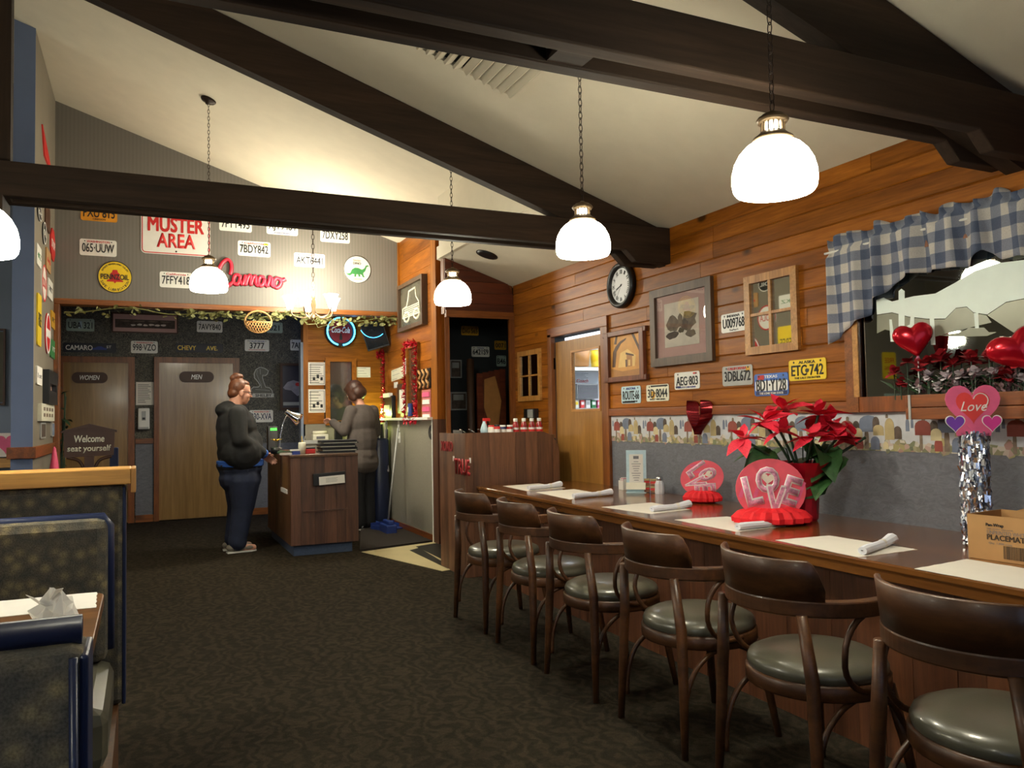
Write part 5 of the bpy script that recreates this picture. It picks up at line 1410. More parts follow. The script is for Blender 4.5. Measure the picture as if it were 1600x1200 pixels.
order_ = ['leftmost', 'second from left', 'third from left', 'fourth from left', 'fifth from left', 'sixth from left', 'seventh from left', 'eighth from left', 'ninth from left', 'tenth from left', 'last at right']
reds = sorted([q for q in fl_spots if q[2] == 'r'], key=lambda q: -q[0]); whites = sorted([q for q in fl_spots if q[2] == 'w'], key=lambda q: -q[0])
for i, (y, z, k, r) in enumerate(reds): bouquet(y, z, 'dark red silk flower in the flower box, %s of the reds' % order_[min(i, 10)], silkred, 16, r, 100+i)
for i, (y, z, k, r) in enumerate(whites): bouquet(y, z, 'small white silk blossoms in the flower box, %s of the whites' % order_[min(i, 10)], silkwhite, 22, r, 200+i)
fb_ = B(); rn = random.Random(77)
for k in range(420):
    y = rn.uniform(1.45, 2.482068373209325); z = zb+rn.uniform(-0.02, 0.10); x = rn.uniform(3.12, 3.235)
    mt = Matrix.Translation((x-3.18, y-1.95, z-zb)) @ Matrix.Rotation(rn.uniform(0, 6.28), 4, 'Z') @ Matrix.Rotation(rn.uniform(-1, 1), 4, 'Y')
    L = rn.uniform(0.012, 0.028)
    fb_.bm.faces.new([fb_.bm.verts.new(mt @ Vector(v)) for v in ((-L, 0, 0), (0, -L*.4, 0), (L, 0, 0), (0, L*.4, 0))])
o = fb_.obj('flower_filler', flat('filler_blossoms', (150, 120, 122), 0.7, 0, 0.6, 60), None, loc=(3.18, 1.95, zb)); o['kind'] = 'stuff'
tag(o, 'small mixed filler blossoms packed in the flower box', 'flowers')
def heart_balloon(c, w, h, yaw, roll, label, m, stick=True):
    t = thing('heart_balloon', label, 'balloon', c)
    b = B(); hp = heart_pts(w, h, 40); n = len(hp)
    hp = [(0.68*p_[0]+0.32*w/2*sin(2*pi*k/n), 0.68*p_[1]+0.32*h/2*cos(2*pi*k/n)) for k, p_ in enumerate(hp)]
    rot = Matrix.Rotation(yaw, 4, 'Z') @ Matrix.Rotation(pi/2, 4, 'X') @ Matrix.Rotation(roll, 4, 'Z')
    for sgn in (1, -1):
        rings = []
        for f_ in (1.0, 0.93, 0.8, 0.6, 0.35, 0.12):
            zz_ = sgn*w*0.20*math.sqrt(max(0, 1-f_*f_))
            rings.append([b.bm.verts.new(rot @ Vector((p[0]*f_, p[1]*f_+h*0.06*(1-f_), zz_+(0.003*((k % 2)-0.5) if f_ in (0.93,) else 0)))) for k, p in enumerate(hp)])
        for a, q in zip(rings, rings[1:]):
            for k in range(n): b.bm.faces.new((a[k], a[(k+1) % n], q[(k+1) % n], q[k]))
        b.bm.faces.new(rings[-1])
    bmesh.ops.remove_doubles(b.bm, verts=b.bm.verts, dist=0.0004)
    b.obj('balloon', m, t, True)
    tip = rot @ Vector((0, -h*0.52, 0))
    B().tube([tip+Vector((0, 0, 0.01)), tip-Vector((0, 0, 0.012))], [0.004, 0.010], 8).obj('neck', pink_foil, t)
    B().tube([tip-Vector((0, 0, 0.012)), Vector((tip.x, tip.y, zb-0.02-c[2]))], 0.003, 6).obj('stick', white_pl, t)
    return t
heart_balloon((3.160,2.481,1.569), 0.173*0.97, 0.167*0.97, radians(-48), radians(10), 'red foil heart balloon on a stick, left side of the mirror', red_balloon)
heart_balloon((3.160,2.010,1.481), 0.226*0.97, 0.184*0.97, radians(-48), radians(24), 'larger red foil heart balloon cut off at the right edge', red_balloon)

# ------------------------------------------------------------ header wall over the rest rooms
Hh = 'H'
plate(Hh, (-0.405,3.349,0.322,0.173), 'PXU 815', orange_pl, black_ink, 'orange plate reading PXU 815 half hidden by far beam', None, None, 'OREGON', black_ink)
plate(Hh, (-0.412,2.997,0.327,0.163), '065·UUW', white_pl, black_ink, 'white plate reading 065 UUW above the round yellow sign', 'WASHINGTON', red_ink)
plate(Hh, (0.882,3.348,0.329,0.161), '7FTT495', white_pl, black_ink, 'white plate reading 7FTT495 right of muster sign', 'California', red_ink)
plate(Hh, (1.364,3.354,0.332,0.169), 'AJY9484', white_pl, black_ink, 'white plate reading AJY9484 under the far beam', 'WASHINGTON', red_ink, 'EVERGREEN', blue_ink)
plate(Hh, (1.938,3.315,0.329,0.170), '7DXY258', white_pl, black_ink, 'white plate reading 7DXY258, rightmost on header wall', 'California', red_ink)
plate(Hh, (1.070,3.095,0.335,0.162), '7BDY842', white_pl, black_ink, 'white plate reading 7BDY842 above the red script', 'California', red_ink, None, extra=lambda t, W, H: band(t, W*.3, W*.43, H*.28, H*.42, yellow_pl, 'sticker'))
plate(Hh, (1.654,3.011,0.334,0.153), 'AKT6441', white_pl, black_ink, 'white plate reading AKT6441 above the chandelier', 'WASHINGTON', red_ink)
plate(Hh, (0.299,2.716,0.309,0.162), '7FFY418', white_pl, black_ink, 'white plate reading 7FFY418 beside a pendant lamp', 'California', red_ink)
u, v, W, H = (0.300,3.319,0.657,0.687)
t = on(Hh, 'muster_sign', 'white sign with red MUSTER AREA lettering behind the far beam', 'sign', u, v)
B().prism(rrect(W, H, W*0.06), 0, 0.006).obj('sheet', white_pl, t)
o_ = rrect(W*0.965, H*0.965, W*0.05); b = B(); b.tube([(p[0], p[1], 0.006) for p in o_], W*0.008, 5, True, 0.3); b.obj('border_line', red_ink, t)
lettering(t, 'MUSTER', 0, -H*0.05, W*0.80, H*0.215, 0.006, red_ink, 'lettering', 0, 0.035)
lettering(t, 'AREA', 0, -H*0.29, W*0.56, H*0.215, 0.006, red_ink, 'lettering', 0, 0.030)
B().prism(oval(0.01, 0.01, 8, 0, -H*0.45), 0.006, 0.008).prism(oval(0.01, 0.01, 8, 0, H*0.45), 0.006, 0.008).obj('screw', black_ink, t)
def arc_text(t, s, R_, a0, a1, h, z, m, flip=False, name='lettering'):
    n = len(s)
    for k, c in enumerate(s):
        if c == ' ': continue
        a = radians(a0+(a1-a0)*k/max(1, n-1))
        w = h*(0.35 if c in 'I1' else 0.75)
        lettering(t, c, R_*cos(a), R_*sin(a), w, h, z, m, name, 0, 0.01, 0.001, math.degrees(a)+(90 if flip else -90))
u, v, W, H = (-0.263,2.714,0.320,0.322)
t = on(Hh, 'oil_sign', 'round yellow oil sign with red bell on header wall', 'sign', u, v)
t.scale = (W/H*0.97, 1, 1); r_ = H/2
B().prism(oval(r_, r_, 44), 0, 0.005).obj('disc', yellow_pl, t)
b = B(); b.tube([(r_*0.975*cos(2*pi*k/44), r_*0.975*sin(2*pi*k/44), 0.005) for k in range(44)], r_*0.028, 6, True, 0.4); b.obj('rim', black_ink, t)
bell = [(-.48, -.30), (-.46, -.22), (-.30, -.14), (-.24, .10), (-.30, .14), (-.22, .26), (-.16, .28), (-.16, .36), (-.12, .44), (.12, .44), (.16, .36), (.16, .28), (.22, .26), (.30, .14), (.24, .10), (.30, -.14), (.46, -.22), (.48, -.30), (.06, -.30), (.04, -.38), (-.04, -.38), (-.06, -.30)]
B().prism([(x*r_, y*r_) for x, y in bell], 0.005, 0.0065).obj('bell', red_ink, t)
lettering(t, 'PENNZOIL', 0, 0.0, 1.62*r_, 0.32*r_, 0.0066, black_ink, 'lettering', 0, 0.02)
arc_text(t, 'SAFE LUBRICATION', r_*0.80, 202, 338, r_*0.16, 0.005, black_ink, True)
arc_text(t, 'SUPREME PENNSYLVANIA QUALITY', r_*0.82, 152, 28, r_*0.10, 0.005, black_ink)
u, v, W, H = (2.185,2.943,0.329,0.313)
t = on(Hh, 'dinosaur_sign', 'round cream sign with green dinosaur on header wall', 'sign', u, v)
r_ = H/2
B().prism(oval(r_, r_, 44), 0, 0.005).obj('disc', cream_pl, t)
b = B(); b.tube([(r_*0.98*cos(2*pi*k/44), r_*0.98*sin(2*pi*k/44), 0.005) for k in range(44)], r_*0.022, 6, True, 0.4); b.obj('rim', black_ink, t)
dino = [(-.80, -.32), (-.82, -.24), (-.70, -.34), (-.52, -.28), (-.40, -.02), (-.18, .12), (.06, .12), (.34, .0), (.52, .12), (.62, .32), (.76, .36), (.84, .30), (.80, .24), (.72, .26), (.66, .16), (.58, -.08), (.42, -.24), (.44, -.40), (.54, -.54), (.40, -.54), (.30, -.36), (.18, -.34), (.22, -.50), (.08, -.52), (.06, -.36), (-.08, -.36), (-.10, -.54), (-.24, -.54), (-.22, -.36), (-.36, -.34), (-.54, -.46), (-.70, -.44)]
B().prism([(x*r_, y*r_) for x, y in dino], 0.005, 0.0068).obj('dinosaur', green_ink, t)
lettering(t, 'DINO', -0.02*r_, 0.44*r_, 0.56*r_, 0.16*r_, 0.005, black_ink, 'lettering', 0, 0.03)
lettering(t, 'Sinclair', -0.02*r_, 0.66*r_, 0.56*r_, 0.14*r_, 0.005, red_ink)
lettering(t, 'GASOLINE', 0.02*r_, -0.70*r_, 0.62*r_, 0.12*r_, 0.005, red_ink)
# red script sign
ul, vt = (0.6976702338791143, 2.9672887598561193); ur, vb = (1.3969401283229501, 2.6444892685249726)
Sx = (ur-ul)/107.0; Sy = (vt-vb)/53.0
t = on(Hh, 'script_sign', 'red cut-out script sign reading Camaro on header wall', 'sign', ul, vb)
def sp(l): return smooth_path([Vector(((x-340)*Sx, (457-y)*Sy, 0.02)) for x, y in l], 5)
paths = [[(359, 431), (361, 421), (360, 410), (355, 405), (348, 410), (343, 420), (340, 432), (341, 444), (348, 451), (356, 450), (364, 443)],
         [(374, 432), (368, 431), (364, 438), (365, 446), (371, 446), (374, 438), (375, 431), (374, 441), (378, 448)],
         [(378, 448), (381, 438), (383, 431), (383, 447), (387, 434), (391, 431), (391, 447), (395, 434), (399, 432), (399, 445), (403, 447)],
         [(412, 433), (406, 432), (403, 440), (405, 447), (410, 445), (413, 435), (413, 444), (417, 448)],
         [(417, 448), (420, 438), (421, 431), (425, 435), (424, 445), (428, 448)],
         [(437, 434), (431, 433), (427, 441), (430, 449), (436, 447), (439, 439), (436, 433), (441, 436), (446, 433)]]
b = B(); b2 = B()
for p in paths:
    q = sp(p)
    b.tube(q, Sx*2.6, 8, False, 0.5)
    b2.tube([v_+Vector((0.006, -0.006, -0.012)) for v_ in q], Sx*3.0, 6, False, 0.4)
b.obj('script', flat('script_red', (206, 36, 60), 0.4, 0, 0.06), t, True); b2.obj('script_edge', flat('script_edge_red', (120, 20, 34), 0.5, 0, 0.1), t, True)
# ---- garland of pale vine leaves under the header, with a small basket
gy = 8.72; rn = random.Random(31)
t = thing('vine_garland', 'pale leafy vine garland draped along header trim', 'garland', (1.0, gy, 2.42))
lf = B(); vn = B()
xs = [-0.7+k*0.04 for k in range(84)]
vpath = [Vector((x-1.0, 0.02*sin(x*9), -0.03-0.035*abs(sin(x*2.3))-0.02*sin(x*7))) for x in xs]
vn.tube(vpath, 0.006, 5)
for k in range(3): vn.tube([Vector((0.55+0.12*k, -0.01, -0.05)), Vector((0.60+0.12*k, -0.02, -0.13-0.03*k)), Vector((0.72+0.12*k, -0.02, -0.12)), Vector((0.78+0.12*k, 0, -0.05))], 0.004, 5)
vn.obj('vine', vine_m, t)
for k in range(330):
    x = rn.uniform(-0.7, 2.6); dens = 0.35+0.65*(x > 0.4)
    if rn.random() > dens: continue
    L = rn.uniform(0.022, 0.042); w = L*0.62
    mt = Matrix.Translation((x-1.0, rn.uniform(-0.06, 0.03), -0.04-0.035*abs(sin(x*2.3))+rn.uniform(-0.05, 0.05))) @ Matrix.Rotation(rn.uniform(0, 6.28), 4, 'Z') @ Matrix.Rotation(rn.uniform(-1.4, 1.4), 4, 'X') @ Matrix.Rotation(rn.uniform(-1, 1), 4, 'Y')
    lf.bm.faces.new([lf.bm.verts.new(mt @ Vector(q)) for q in ((-L, 0, 0), (-L*.2, -w, .006), (L*.5, -w*.7, .004), (L, 0, 0), (L*.5, w*.7, .004), (-L*.2, w, .006))])
lf.obj('vine_leaves', vine_m, t)['kind'] = 'stuff'
c = (1.091,8.660,2.296)
t = thing('wicker_basket', 'small open wicker basket hanging in the vine garland', 'basket', c)
k_ = 0.232; k_ = 0.27
b = B()
ring = [(k_/2*cos(a), 0, k_*0.42*sin(a)) for a in [radians(q) for q in range(0, 360, 15)]]
b.tube(ring, 0.010, 6, True); b.obj('hoop', wicker_m, t, True)
b = B()
for q in range(-4, 5):
    x = q*k_*0.105; zb_ = -k_*0.42*math.sqrt(max(0, 1-(x/(k_/2))**2))
    b.tube([(x-0.014, -0.01, 0.0), (x+0.014, -0.02, zb_*0.5), (x-0.012, -0.01, zb_*0.96)], 0.005, 5)
    b.tube([(x+0.014, -0.012, 0.0), (x-0.014, -0.022, zb_*0.5), (x+0.012, -0.012, zb_*0.96)], 0.005, 5)
b.tube([(-k_*.48, -0.012, 0.0), (k_*.48, -0.012, 0.0)], 0.007, 6); b.obj('woven_strips', wicker_m, t, True)

# ------------------------------------------------------------ rest room wall
T = 'T'
plate(T, (-0.719,2.489,0.309,0.156), 'UBA 321', mint_pl, black_ink, 'pale green plate reading UBA 321 above women door', None, None, None, extra=lambda t, W, H: band(t, -W*.06, W*.06, -H*.3, H*.3, sky_pl, 'emblem_print'))
plate(T, (0.792,2.515,0.318,0.149), '7AVY840', white_pl, black_ink, 'white plate reading 7AVY840 right of the long picture')
plate(T, (0.006,2.227,0.313,0.157), '998·VZO', white_pl, black_ink, 'white plate reading 998 VZO between the rest room doors', 'WASHINGTON', red_ink)
plate(T, (1.626,2.529,0.213,0.145), '321', mint_pl, black_ink, 'dim pale plate reading 321 behind the hanging basket', numw=.6)
plate(T, (1.394,2.279,0.317,0.157), '3777', white_pl, black_ink, 'white plate reading 3777 above the snake emblem', 'CALIFORNIA', blue_ink, 'SESQUICENTENNIAL', red_ink, numw=.6)
plate(T, (1.926,2.296,0.183,0.151), '7AV', white_pl, black_ink, 'white plate reading 7AV half hidden by cashier wall', numw=.8)
plate(T, (1.445,1.319,0.309,0.165), '930-XVA', white_pl, navy_ink, 'white plate reading XVA beside the standing woman', 'WASHINGTON', red_ink)
def street(box, words, small, m, label, icon=None):
    u, v, W, H = box
    t = on(T, 'street_sign', label, 'street sign', u, v)
    B().prism(rrect(W, H, H*0.15), 0, 0.004).obj('sheet', dkblue_pl, t)
    for s_, cx_, w_, h_, cy_ in words: lettering(t, s_, cx_*W, cy_*H, w_*W, h_*H, 0.004, m, 'lettering', 0, 0.015)
    if icon: B().prism([(x*W+0.12*W, y*H-0.04*H) for x, y in ((-.10, -.16), (-.08, .02), (-.02, .06), (.03, .2), (.10, .2), (.15, .06), (.2, .02), (.2, -.16))], 0.004, 0.006).obj('car_print', blue_ink, t)
    return t
street((-0.613,2.206,0.588,0.120), [('CAMARO', -.20, .50, .50, 0), ('ST', .36, .09, .28, .12)], None, white_ink, 'dark street sign reading CAMARO ST above women door', True)
street((0.668,2.229,0.583,0.119), [('CHEVY', -.27, .38, .50, 0), ('AVE.', .26, .24, .46, 0)], None, yellow_pl, 'dark street sign with yellow CHEVY AVE lettering above men door')
u, v, W, H = (0.018,2.533,0.777,0.256)
t = on(T, 'framed_picture', 'long narrow framed panorama above the rest room doors', 'picture', u, v)
frame4(t, W, H, W*0.022, 0.02, dark_inlay, dark_inlay)
B().bb(-W*.48, W*.48, -H*.45, H*.45, 0.002, 0.006).obj('mat_board', mat_mauve, t)
B().bb(-W*.45, W*.45, -H*.24, H*.18, 0.006, 0.0066).obj('print', sepia_d, t)
blobs(t, [(sepia_l, rough(-W*.18+W*.09*k, -H*.10+H*.03*(k % 2), W*.04, H*.05, 9)) for k in range(6)]+[(sepia, rough(-W*.3+W*.2*k, H*.10, W*.08, H*.04, 9)) for k in range(4)], 0.0066)
def oval_sign(box, s, label, w_):
    u, v, W, H = box
    t = on(T, 'restroom_sign', label, 'sign', u, v, d=0.055)
    B().prism(rrect(W, H, H*0.49, 8), 0, 0.012).obj('board', dark_inlay, t)
    lettering(t, s, 0, 0, W*w_, H*0.42, 0.012, white_ink, shear=0.25, bold=0.015)
oval_sign((-0.609,1.829,0.396,0.136), 'WOMEN', 'brown oval sign reading WOMEN on left rest room door', .55)
oval_sign((0.627,1.844,0.423,0.143), 'MEN', 'brown oval sign reading MEN on right rest room door', .32)
def paper(w, box, label, lines=10, m=white_paper, cat='notice', rot=0, name='notice', ink=grey_ink, d=0.0):
    u, v, W, H = box
    t = on(w, name, label, cat, u, v, None, rot, d)
    B().bb(-W/2, W/2, -H/2, H/2, 0, 0.002).obj('sheet', m, t)
    b = B(); rn = random.Random(hash(label) % 1000 if False else len(label))
    for k in range(lines):
        ww = W*0.38*rn.uniform(0.5, 1.0); y = H*(0.38-0.76*k/max(1, lines-1))
        b.bb(-W*0.4, -W*0.4+ww*2, y-H*0.012, y+H*0.012, 0.002, 0.0026)
    b.obj('printing', ink, t)
    return t
paper(T, (0.014,1.631,0.209,0.295), 'white notice sheet pinned between the rest room doors', 11, d=0.002)
u, v, W, H = (0.000,1.307,0.134,0.270)
t = on(T, 'soap_dispenser', 'white wall dispenser below the notice between rest room doors', 'dispenser', u, v)
B().bb(-W/2, W/2, -H/2, H/2, 0, 0.11).obj('body', white_pl, t, bevel=0.012)
B().bb(-W*.18, W*.18, -H*.08, H*.36, 0.11, 0.118).obj('window', grey_pl, t, bevel=0.003)
B().bb(-W*.12, W*.12, -H*.04, H*.06, 0.118, 0.12).obj('slot', black_ink, t)
B().bb(-W*.42, W*.42, -H*.47, -H*.38, 0.11, 0.125).obj('lever', grey_pl, t)
# snake emblem
u, v, W, H = (1.460,1.779,0.301,0.409)
t = on(T, 'snake_emblem', 'silver outline emblem of a rearing snake on dark wall', 'emblem', u, v)
X0 = lambda x, y: ((x-0.5)*W, (0.5-y)*H)
snake = [(.0, .86), (.02, .72), (.12, .66), (.32, .66), (.40, .60), (.30, .48), (.16, .36), (.14, .22), (.22, .08), (.40, .0), (.60, .04), (.76, .12), (.72, .22), (.62, .28), (.52, .26), (.50, .36), (.56, .50), (.64, .66), (.80, .68), (.92, .78), (.94, .86)]
b = B(); b.tube([(X0(*p)[0], X0(*p)[1], 0.008) for p in snake], W*0.022, 6)
for p_ in ([(.28, .10), (.26, .24), (.34, .40), (.44, .56), (.46, .70)], [(.40, .06), (.42, .24)], [(.20, .74), (.60, .76), (.82, .78)]):
    b.tube([(X0(*p)[0], X0(*p)[1], 0.008) for p in p_], W*0.012, 5)
b.obj('outline', grey_pl, t)
B().prism([X0(*p) for p in snake], 0.001, 0.005).obj('backing', flat('emblem_grey', (84, 84, 78), 0.5, 0.3, 0.1), t)
B().bb(-W*.5, W*.5, -H*.5, -H*.37, 0.0, 0.006).obj('name_bar', grey_pl, t)
lettering(t, 'SHELBY', 0.05*W, -H*.435, W*.7, H*.09, 0.006, black_ink, 'lettering', 0, 0.03)
u, v, W, H = (1.859,1.719,0.328,0.645)
t = on(T, 'framed_poster', 'dark framed poster of a pale car beside cashier wall', 'poster', u, v)
frame4(t, W*1.02, H, W*0.10, 0.03, dark_inlay, dark_inlay)
B().bb(-W*.42, W*.42, -H*.45, H*.45, 0.002, 0.006).obj('print', flat('poster_slate', (66, 64, 74), 0.3, 0, 0.2, 6), t)
B().prism([(x*W, y*H) for x, y in ((-.38, -.02), (-.2, .10), (.05, .14), (.4, .08), (.4, -.16), (.2, -.2), (-.05, -.08), (-.3, -.06))], 0.006, 0.0066).obj('car_print', flat('poster_pale', (150, 146, 156), 0.4, 0, 0.15), t)
B().prism(oval(W*.1, H*.04, 14, W*.22, H*.05), 0.0066, 0.0072).obj('stripe_print', red_ink, t)
B().bb(-W*.38, W*.38, -H*.4, -H*.33, 0.006, 0.0066).obj('caption_print', grey_pl, t)
# a leafy houseplant just inside the opening
c = (-0.755,9.300,1.405)
t = thing('potted_plant', 'dark leafy plant against left edge of the women door', 'plant', (c[0], 9.3, 0))
B().lathe([(0, 0), (0.10, 0), (0.13, 0.24), (0.14, 0.26), (0.12, 0.26), (0, 0.22)], 16).obj('pot', dark_inlay, t, True)
b = B(); lf = B(); rn = random.Random(12)
for k in range(5): b.tube([(0, 0, 0.22), (rn.uniform(-.03, .03), rn.uniform(-.05, .05), 0.9), (rn.uniform(-.07, .05), rn.uniform(-.1, .1), 1.5+rn.uniform(-.2, .2))], 0.007, 5)
b.obj('stem', leaf_d, t)
l0 = leaf_mesh(1, 0.5, 'leaf', leaf_d, 0, 0.2, 0.4); l0.parent = t
for k in range(34):
    o = l0 if k == 0 else l0.copy()
    if k: COL.objects.link(o); o.parent = t
    o.matrix_local = Matrix.Translation((rn.uniform(-.05, .03), rn.uniform(-.1, .1), rn.uniform(0.55, 1.62))) @ Matrix.Rotation(rn.uniform(0, 6.28), 4, 'Z') @ Matrix.Rotation(rn.uniform(-.8, .5), 4, 'Y') @ Matrix.Scale(rn.uniform(.08, .13), 4)
# welcome sign on a stand
c = (-0.345,6.300,1.129)
t = thing('welcome_sign', 'brown wooden sign reading Welcome seat yourself on a stand', 'sign', (c[0], 6.3, 0))
zc = (-0.353,6.300,1.120)[2]; W = 0.352; W = 64*6.42/1240; Hs = 38*6.42/1240
out = [(-W*.46, -Hs*.5), (W*.46, -Hs*.46), (W*.48, Hs*.42), (W*.2, Hs*.52), (0, Hs*.58), (-W*.2, Hs*.52), (-W*.48, Hs*.42)]
mt = Matrix.Translation((0, 0, zc)) @ Matrix.Rotation(pi/2, 4, 'X')
bo = B().prism(out, -0.012, 0.012).obj('board', dark_inlay, t); bo.matrix_local = mt
B().prism([(-W*.52, Hs*.36), (0, Hs*.56), (W*.52, Hs*.36), (W*.52, Hs*.44), (0, Hs*.68), (-W*.52, Hs*.44)], -0.02, 0.02).obj('top_moulding', dark_inlay, t).matrix_local = mt
lettering(bo, 'Welcome', W*.0, Hs*.15, W*.56, Hs*.24, 0.012, cream_pl, 'lettering', 0.08, 0.02)
lettering(bo, 'seat yourself', W*.0, -Hs*.22, W*.82, Hs*.28, 0.012, cream_pl, 'lettering', 0.08, 0.02)
B().bb(-0.03, 0.03, -0.025, 0.025, 0.02, zc-Hs*.45).obj('post', dark_inlay, t)
B().bb(-0.22, 0.22, -0.18, 0.18, 0, 0.025).obj('base', dark_inlay, t, bevel=0.005)
for s in (-1, 1): B().tube(smooth_path([Vector((s*W*.42, 0, zc-Hs*.5)), Vector((s*W*.2, 0, zc-Hs*.62)), Vector((s*0.03, 0, zc-Hs*.95))]), 0.012, 6).obj('scroll_bracket', dark_inlay, t, True)
c = (-0.215,6.500,0.944)
t = thing('high_chair', 'dark blue post of a seat rising behind the booth cap', 'chair', (c[0]+0.01, 6.80, 0))
B().bb(-0.03, 0.03, -0.02, 0.02, 0, (-0.216,6.500,1.070)[2]).obj('back_post', navy_vinyl, t, bevel=0.008)
B().bb(-0.03, 0.03, -0.36, -0.32, 0, 0.46).obj('leg', navy_vinyl, t)
B().bb(-0.38, 0.03, -0.36, 0.02, 0.46, 0.50).obj('seat', navy_vinyl, t, bevel=0.008)
B().bb(-0.38, -0.32, -0.02, 0.02, 0, (-0.216,6.500,1.070)[2]-0.3).obj('back_post', navy_vinyl, t)

# ------------------------------------------------------------ cashier corner
K = 'K'
c = (2.159,9.500,2.316)
t = on(K, 'neon_sign', 'round red cola sign ringed by a blue neon tube', 'neon sign', c[0], c[2])
r_ = 22.5*9.7/1240
B().lathe([(0, 0), (r_*1.06, 0), (r_*1.06, 0.05), (r_*1.0, 0.06), (0, 0.06)], 40).obj('housing', black_pl, t)
B().prism(oval(r_*0.78, r_*0.78, 40), 0.06, 0.066).obj('disc', coke_red, t)
b = B(); b.tube([(r_*0.94*cos(a), r_*0.94*sin(a), 0.085) for a in [radians(-82+k*344/44) for k in range(45)]], r_*0.050, 8); b.obj('neon_tube', neon_blue, t, True)
lettering(t, 'Coca-Cola', 0, r_*0.12, r_*1.25, r_*0.42, 0.066, white_ink, shear=0.35, bold=0.02)
B().prism([(x*r_, y*r_) for x, y in ((-.10, -.58), (.10, -.58), (.10, -.36), (.05, -.24), (.05, -.12), (-.05, -.12), (-.05, -.24), (-.10, -.36))], 0.066, 0.068).obj('bottle_print', black_ink, t)
for k, a in ((0, 262), (1, 90)): B().bb(r_*0.94*cos(radians(a))-0.015, r_*0.94*cos(radians(a))+0.015, r_*0.94*sin(radians(a))-0.012, r_*0.94*sin(radians(a))+0.012, 0.06, 0.10).obj('tube_clip', black_pl, t)
# television on a wall bracket
c = (2.474,9.150,2.243)
t = thing('television', 'small tilted television hung in the cashier corner with painted blue neon reflection', 'television', c)
t.rotation_euler = (radians(-10), radians(-17), radians(28))
t.rotation_euler = (radians(8), radians(-16), radians(-22))
W = 0.27; Hs = 0.33
B().bb(-W/2, W/2, 0, 0.05, -Hs/2, Hs/2).obj('case', black_pl, t, bevel=0.006)
B().bb(-W*.46, W*.46, -0.003, 0.0, -Hs*.44, Hs*.46).obj('screen', glass_dark, t)
b = B(); b.tube([(0.02+0.16*cos(a), -0.006, 0.13+0.16*sin(a)) for a in [radians(190+k*9) for k in range(13)]], 0.009, 6, False, 0.3); b.obj('painted_reflection', neon_blue, t)  # glowing arc modelled on the screen as the neon ring's reflection
B().bb(-0.03, 0.03, 0.05, 0.30, 0.0, 0.05).obj('bracket', black_pl, t)
paper(K, (1.882,1.807,0.220,0.273), 'printed front page pinned on the cashier wall, upper one', 9, ink=black_ink)
paper(K, (1.880,1.481,0.220,0.280), 'printed page with pictures pinned on cashier wall, lower one', 7, ink=black_ink)
for nm in [o for o in bpy.data.objects if o.name.startswith('notice') and o.get('label', '').startswith('printed')]:
    W = 0.21; Hs = 0.27
    b = B(); b.tube([(x, y, 0.003) for x, y in ((-.075, -.12), (.085, -.12), (.085, .12), (-.075, .12))], 0.004, 4, True); b.obj('border_line', grey_ink, nm)
    for q in range(3): B().bb(-.05+.045*q, -.02+.045*q, -.08+.03*(q % 2), -.04+.03*(q % 2), 0.002, 0.003).obj('picture_print', black_ink, nm)
paper(K, (2.447,1.829,0.176,0.126), 'small white card with a black figure right of hatch mirror', 4)
paper(K, (2.082,1.470,0.077,0.077), 'green sticky note on the hatch mirror', 2, green_pl)
u, v, W, H = (mx0+mx1)/2, (mz0+mz1)/2, mx1-mx0, mz1-mz0
t = on(K, 'hatch_mirror', 'tall pine-framed mirror set in the cashier wall', 'mirror', u, v)
frame4(t, W+0.12, H+0.10, 0.055, 0.035, pine_x, pine_z)
B().bb(-W/2, W/2, -H/2, H/2, -0.01, 0.004).obj('mirror_glass', flat('grey_mirror', (120, 122, 124), 0.08, 0.8, 0.0), t)
# low desk along the cashier wall with register things
dk = thing('cash_desk', 'grey cash desk below the cashier wall', 'desk', (2.10, 9.49, 0))
zd = (1.881,9.450,1.016)[2]
B().bb(-0.42, 0.28, -0.11, 0.105, zd-0.04, zd).obj('desk_top', grey_pl, dk, bevel=0.004)
B().bb(-0.40, 0.26, -0.09, 0.105, 0, zd-0.04).obj('cabinet', wains_s, dk)
t = thing('desk_phone', 'cream desk telephone on the cash desk', 'telephone', ((1.883,9.460,1.031)[0], 9.46, zd))
B().bb(-0.09, 0.09, -0.06, 0.06, 0, 0.07).obj('body', cream_pl, t, bevel=0.008)
B().bb(-0.05, 0.05, -0.065, -0.06, 0.015, 0.045).obj('keypad', grey_ink, t)
B().tube([(-0.08, 0, 0.09), (0.08, 0, 0.09)], 0.018, 8).obj('handset', cream_pl, t, True)
t = thing('card_reader', 'small dark card reader with pale screen by the hatch mirror', 'terminal', ((2.107,9.480,1.146)[0], 9.48, zd))
B().bb(-0.045, 0.045, -0.03, 0.03, 0, 0.22).obj('body', black_pl, t, bevel=0.006)
B().bb(-0.03, 0.03, -0.033, -0.03, 0.13, 0.19).obj('screen', mint_pl, t)
